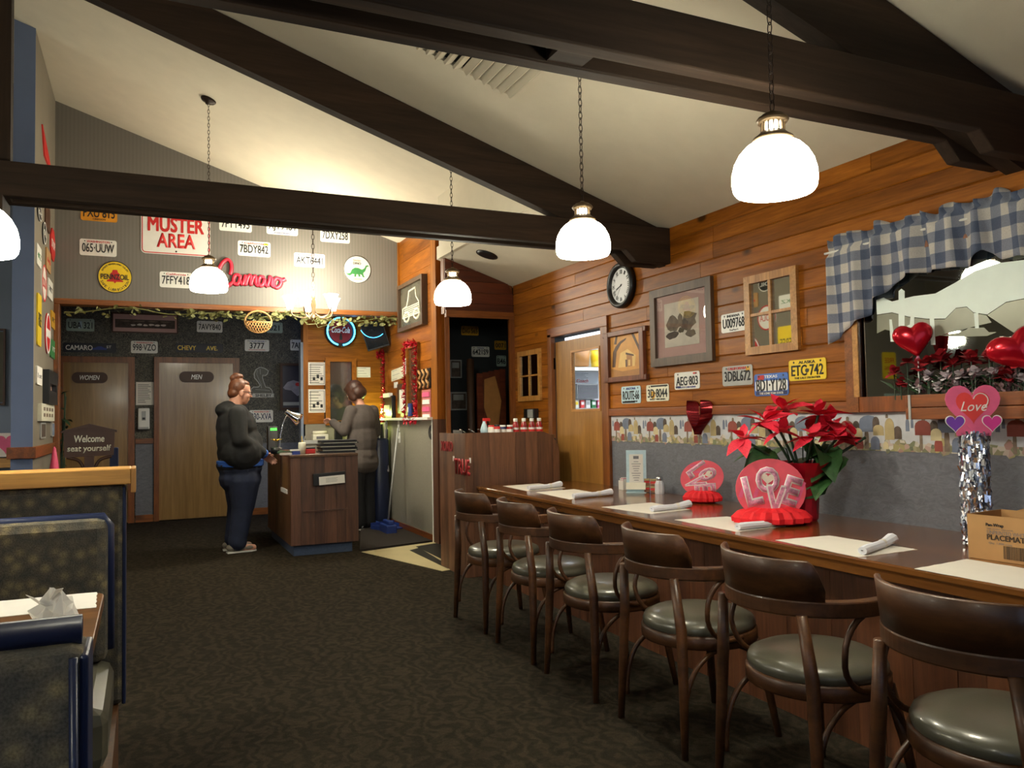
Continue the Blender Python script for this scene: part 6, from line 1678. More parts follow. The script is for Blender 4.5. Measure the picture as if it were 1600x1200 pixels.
# dark cabinet crammed with office things against the side wall
t = thing('desk_organiser', 'black cabinet topped by white folders between cashier and side wall', 'cabinet', (2.52, 9.22, 0.0))
zo = (2.480,9.100,1.156)[2]
B().lathe([(0, 0), (0.125, 0.0), (0.13, 0.05), (0.125, zo-0.16), (0.11, zo-0.13), (0, zo-0.13)], 18).obj('cabinet', navy_vinyl, t, True)
rn = random.Random(5)
for q in range(7): B().bb(-0.11+q*0.032, -0.092+q*0.032, -0.08, 0.07, zo-0.13, zo+rn.uniform(-0.03, 0.06)).obj('folder', (white_paper, black_pl, grey_pl, white_paper, black_pl, cream_pl, black_pl)[q], t)
t = thing('work_lamp', 'small lit work lamp glowing yellow-green on side wall ledge', 'lamp', (2.635, 9.40, 1.263))
B().lathe([(0, 0), (0.03, 0), (0.03, 0.008), (0.005, 0.012), (0.005, 0.07), (0.02, 0.08), (0.030, 0.12), (0, 0.125)], 14).obj('stand', white_pl, t, True)
B().ell((-0.02, -0.01, 0.07), (0.016, 0.016, 0.016), 10, 6).obj('bulb', glow('work_bulb', (230, 255, 120), 25.0), t, True)
point_light('work_light', (-0.10, -0.05, 0.06), 6, (0.82, 1.0, 0.25), 0.03, t)
# ---- side wall: picture, tinsel mirrors, notices
S = 'S'
u, v, W, H = (8.243,2.489,0.878,0.526)
t = on(S, 'framed_picture', 'deep framed engraving of an antique car on the pine side wall', 'picture', u, v)
B().bb(-W*.48, W*.48, -H*.48, H*.48, 0, 0.028).obj('print', flat('slate_print', (92, 88, 74), 0.25, 0, 0.2, 8), t)
frame4(t, W, H, W*0.05, 0.06, walnut, walnut)
car = [(-.36, -.22), (-.36, -.02), (-.2, 0), (-.14, .14), (-.1, .3), (.16, .32), (.2, .12), (.3, .0), (.34, -.22)]
b = B(); b.tube([(x*W, y*H, 0.03) for x, y in car], W*0.011, 5, True)
for cx_ in (-.2, .2): b.tube([(cx_*W+W*.1*cos(a), -.22*H+H*.1*sin(a), 0.03) for a in [2*pi*k/16 for k in range(16)]], W*0.014, 5, True)
for k in range(5): b.tube([(-.3*W, (-.18+.04*k)*H, 0.03), (.28*W, (-.18+.04*k)*H, 0.03)], W*0.008, 4)
b.obj('car_print', cream_pl, t)
def tinsel_mirror(box, label, seed):
    u, v, W, H = box
    t = on(S, 'tinsel_mirror', label, 'mirror', u, v)
    frame4(t, W, H, W*0.12, 0.03, pine_y, pine_z)
    B().bb(-W*.4, W*.4, -H*.46, H*.46, 0.002, 0.008).obj('mirror_glass', flat('warm_mirror_%d' % seed, (178, 150, 118), 0.06, 0.9, 0.0), t)
    b = B(); rn = random.Random(seed)
    pth = [(-W/2, -H/2), (-W/2, H/2), (W/2, H/2), (W/2, -H/2), (-W/2, -H/2)]
    for a, c_ in zip(pth, pth[1:]):
        L = hypot(c_[0]-a[0], c_[1]-a[1]); n = int(L*260)
        for k in range(n):
            f_ = k/n; x, y = a[0]+(c_[0]-a[0])*f_, a[1]+(c_[1]-a[1])*f_
            d = Vector((rn.gauss(0, 1), rn.gauss(0, 1), abs(rn.gauss(0.3, 0.8)))).normalized()*rn.uniform(0.035, 0.06)
            s_ = Vector((rn.uniform(-1, 1), rn.uniform(-1, 1), rn.uniform(-1, 1))).normalized()*0.006
            o_ = Vector((x, y, 0.04))
            b.bm.faces.new([b.bm.verts.new(q) for q in (o_-s_, o_+s_, o_+d+s_, o_+d-s_)])
    o = b.obj('tinsel_trim', tinsel_red, t); o['kind'] = 'stuff'
    return t
tinsel_mirror((9.532,1.650,0.434,0.795), 'narrow mirror edged with red tinsel, farther one on side wall', 3)
tinsel_mirror((8.270,1.651,0.406,0.831), 'narrow mirror edged with red tinsel, nearer one on side wall', 4)
paper(S, (8.903,1.770,0.487,0.130), 'small cream hand-lettered sign between the tinsel mirrors', 3, cream_pl, 'sign', 3)
paper(S, (8.585,1.841,0.145,0.180), 'narrow white slip beside the nearer tinsel mirror', 5)
paper(S, (8.967,1.645,0.156,0.067), 'small square white note between the tinsel mirrors', 2)
u, v, W, H = (8.686,1.480,0.368,0.334)
t = on(S, 'clip_board', 'dark brown board holding a white list between tinsel mirrors', 'board', u, v)
B().bb(-W/2, W/2, -H/2, H/2, 0, 0.015).obj('board', dark_inlay, t)
B().bb(-W*.25, W*.35, -H*.42, H*.3, 0.015, 0.018).obj('list', white_paper, t)
u, v, W, H = (9.178,1.389,0.405,0.270)
t = on(S, 'telephone', 'black wall telephone with white handset rest on side wall', 'telephone', u, v)
B().bb(-W/2, W/2, -H/2, H/2, 0, 0.05).obj('body', black_pl, t, bevel=0.01)
B().bb(-W*.34, W*.34, H*.44, H*.62, 0.02, 0.06).obj('paper_tag', white_paper, t)
B().bb(-W*.3, W*.3, -H*.2, H*.1, 0.05, 0.054).obj('keypad', grey_pl, t)
pts_ = [(0.0, -H*.5, 0.05), (W*.1, -H*1.2, 0.07), (-W*.1, -H*2.0, 0.05), (W*.2, -H*2.8, 0.06), (0, -H*2.4, 0.08), (-W*.2, -H*1.4, 0.08), (0.02, -H*.5, 0.06)]
B().tube(smooth_path([Vector(p) for p in pts_], 6), 0.007, 6).obj('cord', grey_ink, t, True)
u, v, W, H = (7.901,1.665,0.374,0.207)
t = on(S, 'key_hooks', 'black and gold twisted key hanger by the corner post', 'hooks', u, v)
B().bb(-W/2, W/2, -H/2, H/2, 0, 0.012).obj('board', black_pl, t)
b = B()
for q in range(3): b.tube([(-W*.34+q*W*.34+W*.1*sin(k*1.1), -H*.45+H*.9*k/10, 0.02) for k in range(11)], W*0.04, 5)
b.obj('twisted_wire', wicker_m, t, True)
u, v, W, H = (7.858,1.388,0.268,0.316)
t = on(S, 'card_rack', 'pink paper card rack below the key hanger', 'rack', u, v)
B().bb(-W/2, W/2, -H/2, H/2, 0, 0.008).obj('backing', flat('dusty_pink', (190, 112, 110), 0.6, 0, 0.1), t)
for q in range(4): B().bb(-W*.42, W*.42, -H*.45+q*H*.24, -H*.30+q*H*.24, 0.008, 0.014+0.003*(q % 2)).obj('card', (white_paper, pinkrose)[q % 2], t)
u, v, W, H = (8.244,1.346,0.157,0.139)
t = on(S, 'blue_can', 'small blue can with white label on mirror ledge', 'can', u, v-0.0, d=0.055)
B().lathe([(0, -H/2), (0.03, -H/2), (0.03, H/2), (0, H/2)], 14, mtx=Matrix.Rotation(-pi/2, 4, 'X')).obj('can', blue_ink, t)
B().bb(-0.015, 0.015, -H*.2, H*.2, 0.028, 0.032).obj('label', white_paper, t)
B().bb(-0.05, 0.05, -H/2-0.012, -H/2, -0.05, 0.035).obj('ledge', pine_y, t)
u, v, W, H = (7.722,0.995,0.318,0.464)
t = on(S, 'event_poster', 'narrow pale blue event poster at the end of grey panel', 'poster', u, v, d=-0.003)
B().bb(-W/2, W/2, -H/2, H/2, 0, 0.004).obj('sheet', sky_pl, t)
b = B(); b.tube([(W*.22*cos(a), H*.24+H*.13*sin(a), 0.005) for a in [2*pi*k/20 for k in range(20)]], W*.07, 5, True, .3); b.tube([(W*.1*cos(a), H*.24+H*.07*sin(a), 0.005) for a in [2*pi*k/14 for k in range(14)]], W*.06, 5, True, .3)
for q in range(3): b.prism(rough(-W*.1+W*.12*q, -H*.02-H*.06*(q % 2), W*.16, H*.03, 9), 0.004, 0.005)
b.obj('picture_print', black_ink, t)
B().bb(-W*.42, W*.42, -H*.30, -H*.19, 0.004, 0.005).bb(-W*.4, W*.1, -H*.44, -H*.36, 0.004, 0.005).obj('text_block', black_ink, t)
B().prism(rough(-W*.2, H*.38, W*.2, H*.05, 9), 0.004, 0.005).obj('sun_print', yellow_pl, t)
for (bx_, lab) in (((8.856,1.168,0.101,0.088), 'white light switch on grey panel, upper one'), ((8.836,1.035,0.101,0.088), 'white light switch on grey panel, lower one')):
    u, v, W, H = bx_
    t = on(S, 'light_switch', lab, 'switch', u, v, 'switches on the grey panel')
    B().bb(-0.035, 0.035, -0.06, 0.06, 0, 0.008).obj('cover', white_pl, t, bevel=0.002)
    B().bb(-0.008, 0.008, -0.015, 0.015, 0.008, 0.018).obj('toggle', white_pl, t)
# long-handled broom leaning and blue dustpan
c0, c1 = (2.503,9.000,0.137), (2.552,9.000,1.155)
c0 = (2.46, 9.0, 0.0)
t = thing('broom', 'pale-handled broom leaning against the grey panel', 'broom', (2.44, 8.55, 0))
B().tube([(0, 0, 0.14), (0.14, 0.05, 1.15)], 0.011, 8).obj('handle', grey_pl, t, True)
B().bb(-0.06, 0.06, -0.14, 0.14, 0.0, 0.10).obj('bristles', navy_plastic, t, bevel=0.01)
B().bb(-0.03, 0.03, -0.12, 0.12, 0.10, 0.14).obj('block', navy_plastic, t, bevel=0.01)
c = (2.581,9.120)
t = thing('dustpan', 'blue dustpan lying on the floor by the broom', 'dustpan', (c[0]-0.06, c[1]-0.32, 0.0), radians(20))
B().bb(-0.16, 0.16, -0.13, 0.13, 0.013, 0.022).bb(-0.16, 0.16, 0.115, 0.13, 0.022, 0.08).bb(-0.16, -0.145, -0.13, 0.115, 0.022, 0.06).bb(0.145, 0.16, -0.13, 0.115, 0.022, 0.06).obj('pan', navy_plastic, t)
B().tube([(0, 0.13, 0.05), (0, 0.30, 0.07)], 0.014, 8).obj('handle', navy_plastic, t, True)
# ------------------------------------------------------------ dark alcove behind the station
A = 'A'
plate(A, (3.462,2.266,0.218,0.109), 'DIG 565', dyellow_pl, black_ink, 'amber plate reading DIG 565 in dark alcove')
plate(A, (3.592,2.022,0.228,0.121), '6421S9', white_pl, black_ink, 'white plate reading 6421S9 in dark alcove', 'TEXAS', blue_ink)
plate(A, (3.849,2.104,0.150,0.107), '0071', dyellow_pl, black_ink, 'amber plate reading 0071 at right of dark alcove')
plate(A, (3.858,1.917,0.125,0.130), 'B46', mint_pl, black_ink, 'pale green plate at right edge of dark alcove')
for bx_, lab in (((3.275,1.816,0.142,0.208), 'upper framed picture at left of dark alcove'), ((3.305,1.443,0.214,0.211), 'white printed poster low at left of dark alcove')):
    u, v, W, H = bx_
    t = on(A, 'framed_picture', lab, 'picture', u, v)
    frame4(t, W, H, W*0.08, 0.02, grey_pl, grey_pl)
    B().bb(-W*.44, W*.44, -H*.44, H*.44, 0.002, 0.006).obj('print', sepia_d, t)
    B().bb(-W*.3, W*.3, H*.05, H*.36, 0.006, 0.007).obj('title_print', grey_pl, t)
c = (3.179,7.900,1.441)
t = thing('timber_post', 'round timber post standing in the dark alcove', 'post', (c[0], 7.9, 0))
B().lathe([(0, 0), (0.05, 0), (0.045, 1.0), (0.04, (3.186,7.900,1.875)[2]), (0, (3.186,7.900,1.875)[2]+0.01)], 14).obj('trunk', wood('log_post', (70, 46, 30), (104, 72, 48), 'z', 0.6, 14), t, True)
B().lathe([(0, 0), (0.12, 0), (0.12, 0.03), (0, 0.03)], 14).obj('foot', dark_inlay, t)
u0, z0 = (3.5175175789558555, 0.9723799534605526); u1_, z1 = (3.9271910557760594, 1.8373980938740142)
t = thing('panel_screen', 'reddish wooden screen with a diamond cut-out panel in dark alcove', 'screen', (((3.288,7.600,1.399))[0], 7.6, 0))
W = 52*7.75/1240; zt_ = (3.294,7.600,1.754)[2]; zbm = 0.0
for q in range(5): B().bb(-W/2+q*W/5+0.001, -W/2+(q+1)*W/5-0.001, -0.012, 0.012, 0.02, zt_-0.012*(4-q)).obj('plank', red_cabin, t)
zc = (3.287,7.600,1.373)[2]
dm = [(-W*.25, 0.30), (W*.12, 0.34), (W*.33, 0.05), (W*.22, -0.22), (W*.0, -0.33), (-W*.28, -0.02)]
B().prism([(x, zc+y*1.0) for x, y in [(p[0], p[1]*0.9) for p in dm]], 0.012, 0.02, Matrix(((1, 0, 0, 0), (0, 0, -1, 0), (0, 1, 0, 0), (0, 0, 0, 1)))).obj('diamond_panel', tan_wood, t)
B().bb(-W/2, W/2, -0.1, 0.1, 0, 0.02).obj('foot', dark_inlay, t)
# ---- things seen through the kitchen door pane
N_ = 'N'
t = on(N_, 'kitchen_shelf', 'white shelf seen through the kitchen door pane', 'shelf', *(4.065,1.705,0.418,0.032)[:2])
B().bb(-0.45, 0.45, -0.015, 0.015, 0, 0.25).obj('board', white_pl, t)
B().bb(-0.4, -0.38, -0.12, -0.015, 0, 0.2).obj('bracket', grey_pl, t); B().bb(0.38, 0.4, -0.12, -0.015, 0, 0.2).obj('bracket', grey_pl, t)
for q, (xx, m_, lab) in enumerate(((907, tan_wood, 'tan tub on the kitchen shelf'), (934, yellow_pl, 'yellow tub on the kitchen shelf'))):
    c = ((3.933,6.850,1.809), (4.133,6.850,1.812))[q]
    t = thing('storage_tub', lab, 'tub', (c[0], 6.83, 1.7208624560730197+0.015))
    B().lathe([(0, 0), (0.075, 0), (0.09, 0.17), (0, 0.17)], 16).obj('tub', m_, t, True)
    B().lathe([(0.093, 0.165), (0.093, 0.185), (0, 0.185)], 16).obj('lid', white_pl, t)
u, v, W, H = (4.009,1.630,0.223,0.116)
t = paper(N_, (u, v, W, H), 'kitchen wall notice with dark lines of writing', 7, kitchen_white, ink=navy_ink)
lettering(t, 'Coach', 0, -H*.25, W*.6, H*.3, 0.003, red_ink, shear=.3)
u, v, W, H = (4.025,1.492,0.245,0.148)
t = on(N_, 'steel_cabinet', 'grey louvred steel cabinet front in the kitchen', 'cabinet', u, v)
B().bb(-W/2, W/2, -H/2, H/2, 0, 0.08).obj('body', grey_pl, t)
for q in range(9): B().bb(-W*.46, W*.46, -H*.44+q*H*.1, -H*.38+q*H*.1, 0.08, 0.088).obj('louvre', grey_ink, t)
for q in range(5):
    bx_ = [(3.914,1.367,0.044,0.077), (3.980,1.366,0.044,0.077), (4.043,1.366,0.052,0.077), (4.110,1.365,0.052,0.078), (4.174,1.364,0.045,0.078)][q]
    u, v, W, H = bx_
    t = on(N_, 'spice_box', ('first', 'second', 'third', 'fourth', 'fifth')[q]+' small coloured box in kitchen row, counted from left', 'box', u, v, 'boxes in the kitchen', d=0.02)
    B().bb(-W*.45, W*.45, -H/2, H/2, 0, 0.03).obj('carton', (cream_pl, redorange, white_pl, green_ink, pinkrose)[q], t)
    B().bb(-W*.35, W*.35, -H*.1, H*.3, 0.03, 0.031).obj('print', (yellow_pl, white_ink, grey_pl, white_ink, white_ink)[q], t)
t = on(N_, 'narrow_ledge', 'narrow ledge holding small boxes on the kitchen wall', 'shelf', *(4.055,1.311,0.417,0.019)[:2])
B().bb(-0.4, 0.4, -0.01, 0.008, 0, 0.08).obj('board', white_pl, t)
B().bb(-0.4, 0.4, 0.008, 0.012, 0.076, 0.08).obj('lip', grey_pl, t)

# ------------------------------------------------------------ hostess stand
fx0, fy0 = (1.227,7.512); fx1, fy1 = (1.843,7.509)
fy0 = 7.51; fx1 += 0.01; fyb = 9.0
zt = (1.318,7.510,0.933)[2]
hs = thing('hostess_stand', 'dark plank-clad hostess stand on a blue carpeted base', 'stand', ((fx0+fx1)/2, (fy0+fyb)/2, 0))
def lb(o, *q): return loc_bb(o, *q)
lb(hs, fx0+0.03, fx1-0.05, fy0+0.05, fyb-0.05, 0, 0.11).obj('carpeted_base', kick_blue, hs)
lb(hs, fx0+0.02, fx1-0.02, fy0+0.02, fyb-0.02, 0.11, zt-0.025).obj('carcass', dark_room, hs)
lb(hs, fx0-0.01, fx1+0.0, fy0-0.01, fyb, zt-0.025, zt).obj('top', lam_side, hs, bevel=0.004)
kk = random.Random(14)
x = fx0
while x < fx1-0.003:
    e = min(x+kk.choice((0.09, 0.11, 0.13)), fx1)
    if fx1-e < 0.05: e = fx1
    lb(hs, x+0.0008, e-0.0008, fy0-kk.uniform(0, 0.002), fy0+0.02, 0.10, zt-0.026).obj('plank', lam_stand, hs); x = e
y = fy0+0.02; wn0, wn1 = fy0+0.12, fy0+0.62           # side planks leave a niche open near the front
while y < fyb-0.003:
    e = min(y+0.115, fyb)
    if y+0.05 > wn0 and e-0.05 < wn1: lb(hs, fx0, fx0+0.02, y+0.0008, e-0.0008, 0.10, 0.56).obj('plank', lam_side, hs)
    else: lb(hs, fx0-kk.uniform(0, 0.002), fx0+0.02, y+0.0008, e-0.0008, 0.10, zt-0.026).obj('plank', lam_side, hs)
    y = e
lb(hs, fx0+0.006, fx0+0.018, wn0-0.02, wn1+0.02, 0.56, zt-0.03).obj('niche_panel', table_w, hs)
lb(hs, fx0-0.004, fx0+0.02, wn0+0.1, wn1-0.05, 0.56, 0.60).obj('paper_stack', white_paper, hs)
# recessed lip on the front
lb(hs, fx0+0.11, fx1-0.10, fy0-0.012, fy0-0.001, 0.40, 0.415).obj('ledge', lam_stand, hs)
G = 'G'
u, v, W, H = (1.575,0.704,0.299,0.111)
t = on(G, 'paper_holder', 'black holder with a white paper on the hostess stand front', 'holder', u, v, None, 3)
B().bb(-W/2, W/2, -H/2, H/2, 0.002, 0.03).obj('tray', black_pl, t, bevel=0.003)
B().bb(-W*.33, W*.47, -H*.47, H*.22, 0.03, 0.032).obj('paper', white_paper, t)
b = B()
for q in range(4): b.bb(-W*.12, W*.22+W*.03*(q % 2), -H*.28+q*H*.1, -H*.26+q*H*.1, 0.032, 0.0325)
b.obj('printing', grey_ink, t)
# menus stacked on top
mx, my = (1.709,7.750,0.979)[0], 7.78
for k in range(7):
    t = thing('menu_folder', 'black menu folder stacked on hostess stand, '+('bottom one', 'second from bottom', 'third from bottom', 'middle one', 'third from top', 'second from top', 'top one')[k], 'menu', (mx+0.008*((k*3) % 4-1.5), my+0.006*((k*5) % 3-1), zt+0.0015+k*0.0175), radians(-3+2.2*((k*4) % 3)), 'menus on the hostess stand')
    B().bb(-0.17, 0.17, -0.13, 0.13, 0, 0.004).bb(-0.17, 0.17, -0.13, 0.13, 0.012, 0.016).bb(0.163, 0.17, -0.13, 0.13, 0.004, 0.012).obj('cover', menu_k, t)
    B().bb(-0.165, 0.16, -0.125, 0.125, 0.0045, 0.0115).obj('pages', cream_pl if k % 2 else black_pl, t)
# gooseneck desk lamp
c = (1.223,8.100,0.953)
lx, ly = c[0], 8.1
hd_ = (1.354,8.100,1.235)
t = thing('desk_lamp', 'lit silver gooseneck desk lamp on the hostess stand', 'lamp', (lx, ly, zt))
B().lathe([(0, 0), (0.075, 0), (0.075, 0.018), (0.015, 0.026), (0, 0.026)], 20).obj('base', chrome, t, True)
hx, hz_ = hd_[0]-lx, hd_[2]-zt
B().tube(smooth_path([Vector((0, 0, 0.02)), Vector((0.0, 0, hz_*0.45)), Vector((hx*0.22, 0, hz_*0.95)), Vector((hx*0.5, 0, hz_*1.22)), Vector((hx*0.72, 0, hz_*1.25))], 6), 0.007, 8).obj('gooseneck', chrome, t, True)
mt = Matrix.Translation((hx*0.62, 0, hz_*1.30)) @ Matrix.Rotation(radians(122), 4, 'Y') @ Matrix.Rotation(0.0, 4, 'X')
B().lathe([(0.026, -0.03), (0.03, 0.0), (0.034, 0.03), (0.062, 0.10), (0.066, 0.13), (0.063, 0.13), (0.058, 0.10), (0.03, 0.03), (0.02, -0.03), (0.026, -0.03)], 20).obj('reflector', chrome, t, True).matrix_local = mt
bu = B().ell((0, 0, 0.095), (0.034, 0.034, 0.04), 12, 8).obj('bulb', bulb_glow, t, True); bu.matrix_local = mt
pl_ = point_light('desk_lamp_light', (hx*0.62+0.16, 0, hz_*1.30-0.09), 7, (1.0, 0.88, 0.66), 0.03, t)
# clutter on the stand
def clutter(name, label, cat, px_, f_): 
    t = thing(name, label, cat, (px_[0], px_[1], zt)); f_(t); return t
c1, c2, c3, c4 = (1.164,7.950,0.990), (1.208,7.620,0.962), (1.289,7.720,0.975), (1.396,7.750,0.988)
def f1(t):
    B().lathe([(0, 0), (0.05, 0), (0.055, 0.06), (0.05, 0.06), (0, 0.05)], 14).obj('pot', black_pl, t, True)
    for k in range(7): B().prism(oval(0.028, 0.012, 10, 0.03, 0), -0.001, 0.001, Matrix.Translation((0, 0, 0.12)) @ Matrix.Rotation(k*0.9, 4, 'Z') @ Matrix.Rotation(-0.4, 4, 'Y')).obj('petal', flower_y, t)
    B().tube([(0, 0, 0.04), (0, 0, 0.12)], 0.004, 5).obj('stem', leaf_d, t)
clutter('flower_pot', 'small yellow flower in a black pot on the stand', 'flowers', (c1[0], 7.95), f1)
def f2(t):
    for k in range(4): B().prism(oval(0.085, 0.022, 14), -0.002, 0.002, Matrix.Translation((0.0, 0, 0.03)) @ Matrix.Rotation(k*0.35-0.5, 4, 'Z') @ Matrix.Rotation(0.12*(k-1.5), 4, 'Y')).obj('leaf', green_pl, t)
    B().bb(-0.06, 0.06, -0.03, 0.03, 0, 0.02).obj('pad', white_paper, t)
clutter('paper_pad', 'white pad under sage green leaves at front of stand', 'pad', (c2[0], 7.62), f2)
def f3(t):
    B().bb(-0.035, 0.035, -0.03, 0.03, 0.0, 0.035).obj('base', blue_ink, t)
    B().bb(-0.055, 0.03, -0.032, 0.0, 0.035, 0.05).obj('tape', white_pl, t)
clutter('tape_dispenser', 'blue and white tape dispenser at the stand edge', 'dispenser', (c3[0], 7.6), f3)
def f4(t):
    B().lathe([(0, 0), (0.028, 0), (0.036, 0.06), (0.034, 0.11), (0.025, 0.112), (0, 0.10)], 16).obj('cup', cream_pl, t, True)
    for k in range(3): B().tube([(0.005*k, 0, 0.08), (0.03*(k-1), 0.01, 0.17)], 0.004, 5).obj('pencil', (black_pl, flower_y, grey_pl)[k], t)
clutter('pencil_cup', 'cream cup of pencils beside the menu stack', 'cup', (c4[0]-0.035, 7.68), f4)
def f5(t): 
    B().bb(-0.09, 0.0, -0.035, 0.035, 0, 0.045).obj('body', red_ink, t, bevel=0.006)
    B().bb(-0.085, 0.0, -0.03, 0.03, 0.045, 0.06).obj('lid', black_pl, t)
clutter('stapler', 'red stapler tucked against the menu stack', 'stapler', ((1.487,7.750,0.973)[0], 7.72), f5)
t = thing('calculator', 'black box with a green lit display behind the stand', 'display', ((1.249,8.800,1.032)[0], 8.8, zt))
B().bb(-0.055, 0.055, -0.04, 0.04, 0, (1.250,8.800,1.196)[2]-zt).obj('body', black_pl, t, bevel=0.008)
zz_ = (1.256,8.800,1.162)[2]-zt
B().bb(-0.025, 0.04, -0.044, -0.04, zz_-0.012, zz_+0.012).obj('display', green_led, t)

# ------------------------------------------------------------ left partition signs
Lw = 'L'
def lsign(box, label, shape, m, name='tin_sign', cat='sign', txt=None, tm=None, extra=None):
    u, v, W, H = box
    t = on(Lw, name, label, cat, u, v)
    W = abs(W)
    if shape == 'oval': pts_ = oval(W/2, H/2, 28)
    elif shape == 'tri': pts_ = [(-W/2, H/2), (W/2, -H/2), (-W/2*0.6, -H/2)]
    elif shape == 'oct': pts_ = [(W/2*cos(pi/8+k*pi/4)*1.06, H/2*sin(pi/8+k*pi/4)*1.06) for k in range(8)]
    else: pts_ = rrect(W, H, min(W, H)*0.1)
    B().prism(pts_, 0, 0.012).obj('panel', m, t)
    if shape == 'oval':
        b = B(); b.tube([(p[0]*0.94, p[1]*0.94, 0.012) for p in pts_], min(W, H)*0.03, 5, True, .4); b.obj('rim', tm or black_ink, t)
    if txt: lettering(t, txt, 0, 0, W*0.74, H*(0.26 if shape != 'tall' else 0.8), 0.0125, tm or black_ink)
    if extra: extra(t, W, H)
    return t
lsign((8.086,3.685,0.865,0.214), 'red triangular pennant above the far beam on left partition', 'tri', red_ink, 'pennant', 'pennant')
lsign((7.515,2.996,0.260,0.121), 'black and white oval sign just under far beam, left partition', 'oval', black_pl, txt='GAS', tm=white_ink)
lsign((8.106,3.096,0.356,0.216), 'tall dark red narrow sign under far beam, left partition', 'rect', dark_inlay, txt=None)
lsign((7.867,2.908,0.238,0.193), 'black oval sign with white letters, left partition', 'oval', black_pl, txt='OIL', tm=white_ink)
lsign((8.554,2.947,0.398,0.297), 'red eight-sided sign, left partition', 'oct', red_ink, txt='STOP', tm=white_ink)
lsign((7.475,2.633,0.300,0.169), 'white plate with green print, left partition', 'rect', white_pl, 'number_plate', 'number plate', txt='4KZ', tm=green_ink)
lsign((8.184,2.727,0.362,0.189), 'small tan sign beside the eight-sided one, left partition', 'rect', cardboard, txt='66', tm=red_ink)
lsign((7.851,2.470,0.331,0.324), 'round white sign with red rim, left partition', 'oval', white_pl, txt='COLA', tm=red_ink)
lsign((8.361,2.492,0.379,0.173), 'white plate near opening trim, left partition', 'rect', white_pl, 'number_plate', 'number plate', txt='7RT', tm=black_ink)
lsign((7.531,2.114,0.262,0.425), 'tall yellow sign, left partition', 'rect', yellow_pl, txt='FREE', tm=black_ink)
lsign((8.178,2.070,0.361,0.366), 'round red sign with white band, left partition', 'oval', red_ink, tm=white_ink, extra=lambda t, W, H: B().bb(-W*.42, W*.42, -H*.1, H*.1, 0.012, 0.013).obj('band', white_ink, t))
lsign((8.693,2.242,0.468,0.158), 'amber square sign near opening trim, left partition', 'rect', dyellow_pl, txt='RT', tm=black_ink)
lsign((8.716,1.965,0.589,0.171), 'dark green plate, left partition', 'rect', green_ink, 'number_plate', 'number plate', txt='VT 2', tm=white_ink)
lsign((7.564,1.656,0.349,0.150), 'white certificate sheet, left partition', 'rect', white_paper, 'notice', 'notice', txt='1st', tm=grey_ink)
u, v, W, H = (8.251,1.583,0.731,0.296)
t = on(Lw, 'framed_picture', 'black framed photograph on left partition', 'picture', u, v)
frame4(t, W, H, W*0.16, 0.05, black_pl, black_pl)
B().bb(-W*.36, W*.36, -H*.42, H*.42, 0.004, 0.012).obj('print', mat_mauve, t)
lsign((8.803,1.487,0.359,0.185), 'cream note near opening trim, left partition', 'rect', cream_pl, 'notice', 'notice')
u, v, W, H = (8.056,1.357,1.038,0.146)
t = on(Lw, 'bulletin_board', 'beige pin board on left partition', 'board', u, v)
B().bb(-W/2, W/2, -H/2, H/2, 0, 0.03).obj('board', cream_pl, t)
for k in range(8): B().bb(-W*.36+W*.2*(k % 4), -W*.26+W*.2*(k % 4), -H*.25+H*.35*(k//4), -H*.05+H*.35*(k//4), 0.03, 0.033).obj('tag', sepia, t)
lsign((7.868,1.204,0.378,0.137), 'small framed snapshot under the pin board', 'rect', grey_pl, 'framed_picture', 'picture', extra=lambda t, W, H: B().bb(-W*.38, W*.38, -H*.4, H*.4, 0.012, 0.014).obj('print', sepia_d, t))
lsign((8.736,1.207,0.411,0.134), 'small blue-grey snapshot nearer the opening trim', 'rect', grey_pl, 'framed_picture', 'picture', extra=lambda t, W, H: B().bb(-W*.38, W*.38, -H*.4, H*.4, 0.012, 0.014).obj('print', blue_far, t))
c = (-0.734,7.600,0.922)
t = thing('pink_umbrella', 'folded pink umbrella standing against left partition', 'umbrella', (-0.70, 7.9, 0))
zz_ = 1.0662837075685287
B().lathe([(0, 0.06), (0.02, 0.08), (0.05, 0.3), (0.045, zz_-0.25), (0.012, zz_-0.02), (0, zz_)], 12).obj('canopy', pendant_pink, t, True)
B().tube([(0, 0, 0.0), (0, 0, 0.08)], 0.006, 6).obj('tip', chrome, t)
# far left wall things
u, v, W, H = (-1.283,1.803,0.204,0.717)
t = on('H', 'framed_picture', 'dark olive framed picture at far left on blue wall', 'picture', u, v, d=0.022)
frame4(t, W, H, W*0.08, 0.04, dark_inlay, dark_inlay)
B().bb(-W*.43, W*.43, -H*.46, H*.46, 0.002, 0.02).obj('print', flat('olive_print', (74, 70, 52), 0.6, 0, 0.15, 4), t)
c = (-1.172,8.550,1.082)
t = thing('heart_box', 'pink and white foil heart box on ledge at far left', 'decoration', (c[0]-0.05, 8.72, 0.952))
W = 0.24
mt = Matrix.Translation((0, 0, 0.12)) @ Matrix.Rotation(pi/2, 4, 'X')
B().prism([(-.15, -.11), (.15, -.11), (.15, .11), (-.15, .11)], -0.01, 0.03).obj('card', white_paper, t).matrix_local = mt
for q, cx_ in enumerate((-.09, .06)): B().prism([(cx_+x_, y_) for x_, y_ in heart_pts(.16, .17)], 0.03, 0.05).obj('foil_heart', (pink_foil, pinkrose)[q], t).matrix_local = mt
# pendant lamps over the booths on the left, out of the picture but seen in the mirror
pendant((-2.6, 3.2, 2.05), 0.27, front_ceiling(-2.6), 'pendant lamp over left booths, near one outside the picture', 30)
pendant((-2.6, 6.6, 2.05), 0.27, back_ceiling(-2.6), 'pendant lamp over left booths, far one outside the picture', 34)

pendant((-1.3, 0.1, 2.05), 0.25, front_ceiling(-1.3), 'pendant lamp over the near booth, behind the photographer', 14)
